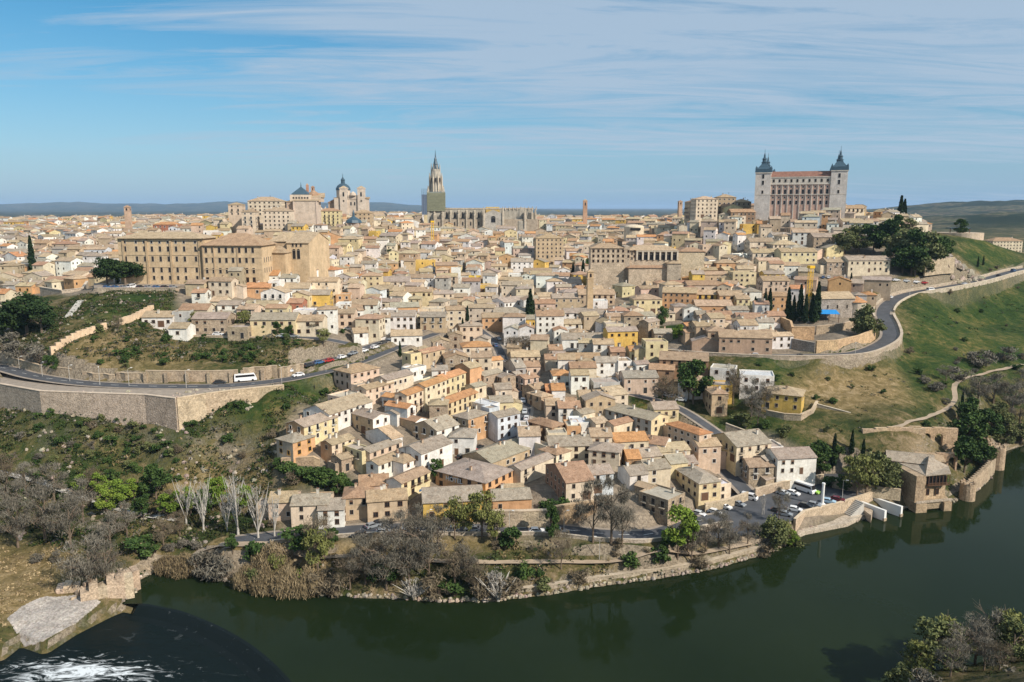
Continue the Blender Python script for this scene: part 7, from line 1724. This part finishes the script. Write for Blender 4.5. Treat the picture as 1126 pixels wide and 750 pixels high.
# ---------------------------------------------------------------- a label of its own for every thing
ANCH = [(60, 262, 'at the far left edge of town'), (40, 300, 'left of the seminary car park'), (110, 270, 'behind the seminary, at its left end'), (200, 250, 'beyond the seminary roof'), (190, 348, 'on the slope below the seminary'),
 (250, 338, 'below the seminary right wing'), (300, 310, 'just right of the seminary'), (300, 345, 'along the upper left street'), (345, 315, 'below the ochre church'), (380, 335, 'in the left block above the road'),
 (410, 300, 'uphill of the left block'), (440, 325, 'left of the town centre'), (480, 325, 'in the centre, below the cathedral'), (520, 345, 'above the parking square'), (555, 335, 'in the upper centre'), (620, 340, 'around the big white house'),
 (590, 298, 'below the ochre palace'), (650, 325, 'around the slim brick belfry'), (700, 300, 'below the arcaded convent'), (710, 345, 'beside the stone tower house'), (750, 335, 'in the orange block'), (790, 295, 'uphill of the orange block'),
 (830, 330, 'left of the cypress row'), (850, 300, 'below the wooded slope'), (860, 265, 'on the slope under the fortress'), (930, 235, 'right of the fortress foot'), (830, 238, 'at the left foot of the fortress'), (935, 285, 'beside the tree-covered hill'),
 (810, 365, 'above the right retaining wall'), (740, 380, 'beside the small green garden'), (830, 415, 'on the slope under the right wall'), (700, 400, 'above the triangular lawn'), (640, 395, 'in the middle terraces'), (700, 450, 'below the triangular lawn'),
 (640, 435, 'right of the sloping valley street'), (580, 410, 'along the upper valley street'), (530, 400, 'left of the upper valley street'), (470, 390, 'at the top of the left ridge'), (400, 415, 'on the left ridge above the green slope'), (460, 430, 'in the tall row of the left ridge'),
 (400, 455, 'mid-way down the left ridge'), (340, 470, 'at the left end of the ridge'), (420, 495, 'in the white lower-left block'), (480, 470, 'in the centre of the left block'), (540, 450, 'left of the valley street'), (340, 548, 'near the white poplars'),
 (410, 535, 'on the riverside bend'), (520, 525, 'above the riverside retaining wall'), (575, 500, 'around the long tiled courtyard'), (625, 480, 'in the front centre block'), (640, 512, 'in the front row by the river road'), (715, 505, 'in the long front row'), (720, 540, 'beside the bright green tree'),
 (690, 480, 'behind the long front row'), (765, 475, 'around the tall pinkish house'), (770, 520, 'left of the car park'), (830, 490, 'right of the little street'), (860, 505, 'overlooking the car park')]
ORD = ['leftmost', 'second from left', 'third from left', 'fourth from left', 'fifth from left', 'sixth from left', 'seventh from left', 'eighth from left', 'ninth from left', 'tenth from left', 'eleventh from left', 'twelfth from left', 'thirteenth from left', 'fourteenth from left']
def anchor(px, py, table): return min(table, key=lambda a: (a[0] - px) ** 2 + ((a[1] - py) * 1.8) ** 2)[2]
groups = {}
for (o, desc, px, py, scope) in ITEMS:
    if scope == 'house':
        wall, h, roof, ridge, w = desc
        cl, cf = wall.split('/') if '/' in wall else (wall, wall)
        rn = RNAME[roof] if not (ridge == 'f' and roof not in 'W') else 'flat roof'
        ww = WNAME[cf] if cl == cf else f'{WNAME[cl]} and {WNAME[cf]}'
        size = ('small ' if w < 7 else 'long ' if w > 14 else '') + storeyname(h)
        d = f'{size} {ww} house with {rn}'; place = anchor(px, py, ANCH)
        if len((d + ' ' + place).split()) > 13: d = f'{ww} house with {rn}'
        if len((d + ' ' + place).split()) > 12: d = f'{ww} {storeyname(h)} house'
    else:
        d, place = desc, anchor(px, py, SCOPES[scope])
    groups.setdefault((d, place), []).append((px, py, o))
for (d, place), L in groups.items():
    L.sort(key=lambda t: t[0])
    for i, (px, py, o) in enumerate(L):
        if len(L) == 1: s = f'{d} {place}'
        elif len(L) == 2: s = f'{d} {place}, {("left" if i == 0 else "right")} one of two'
        else: s = f'{d} {place}, {ORD[i] if i < len(ORD) and i < len(L) - 1 else "rightmost" if i == len(L) - 1 else str(i + 1) + "th from left"}'
        o['label'] = s
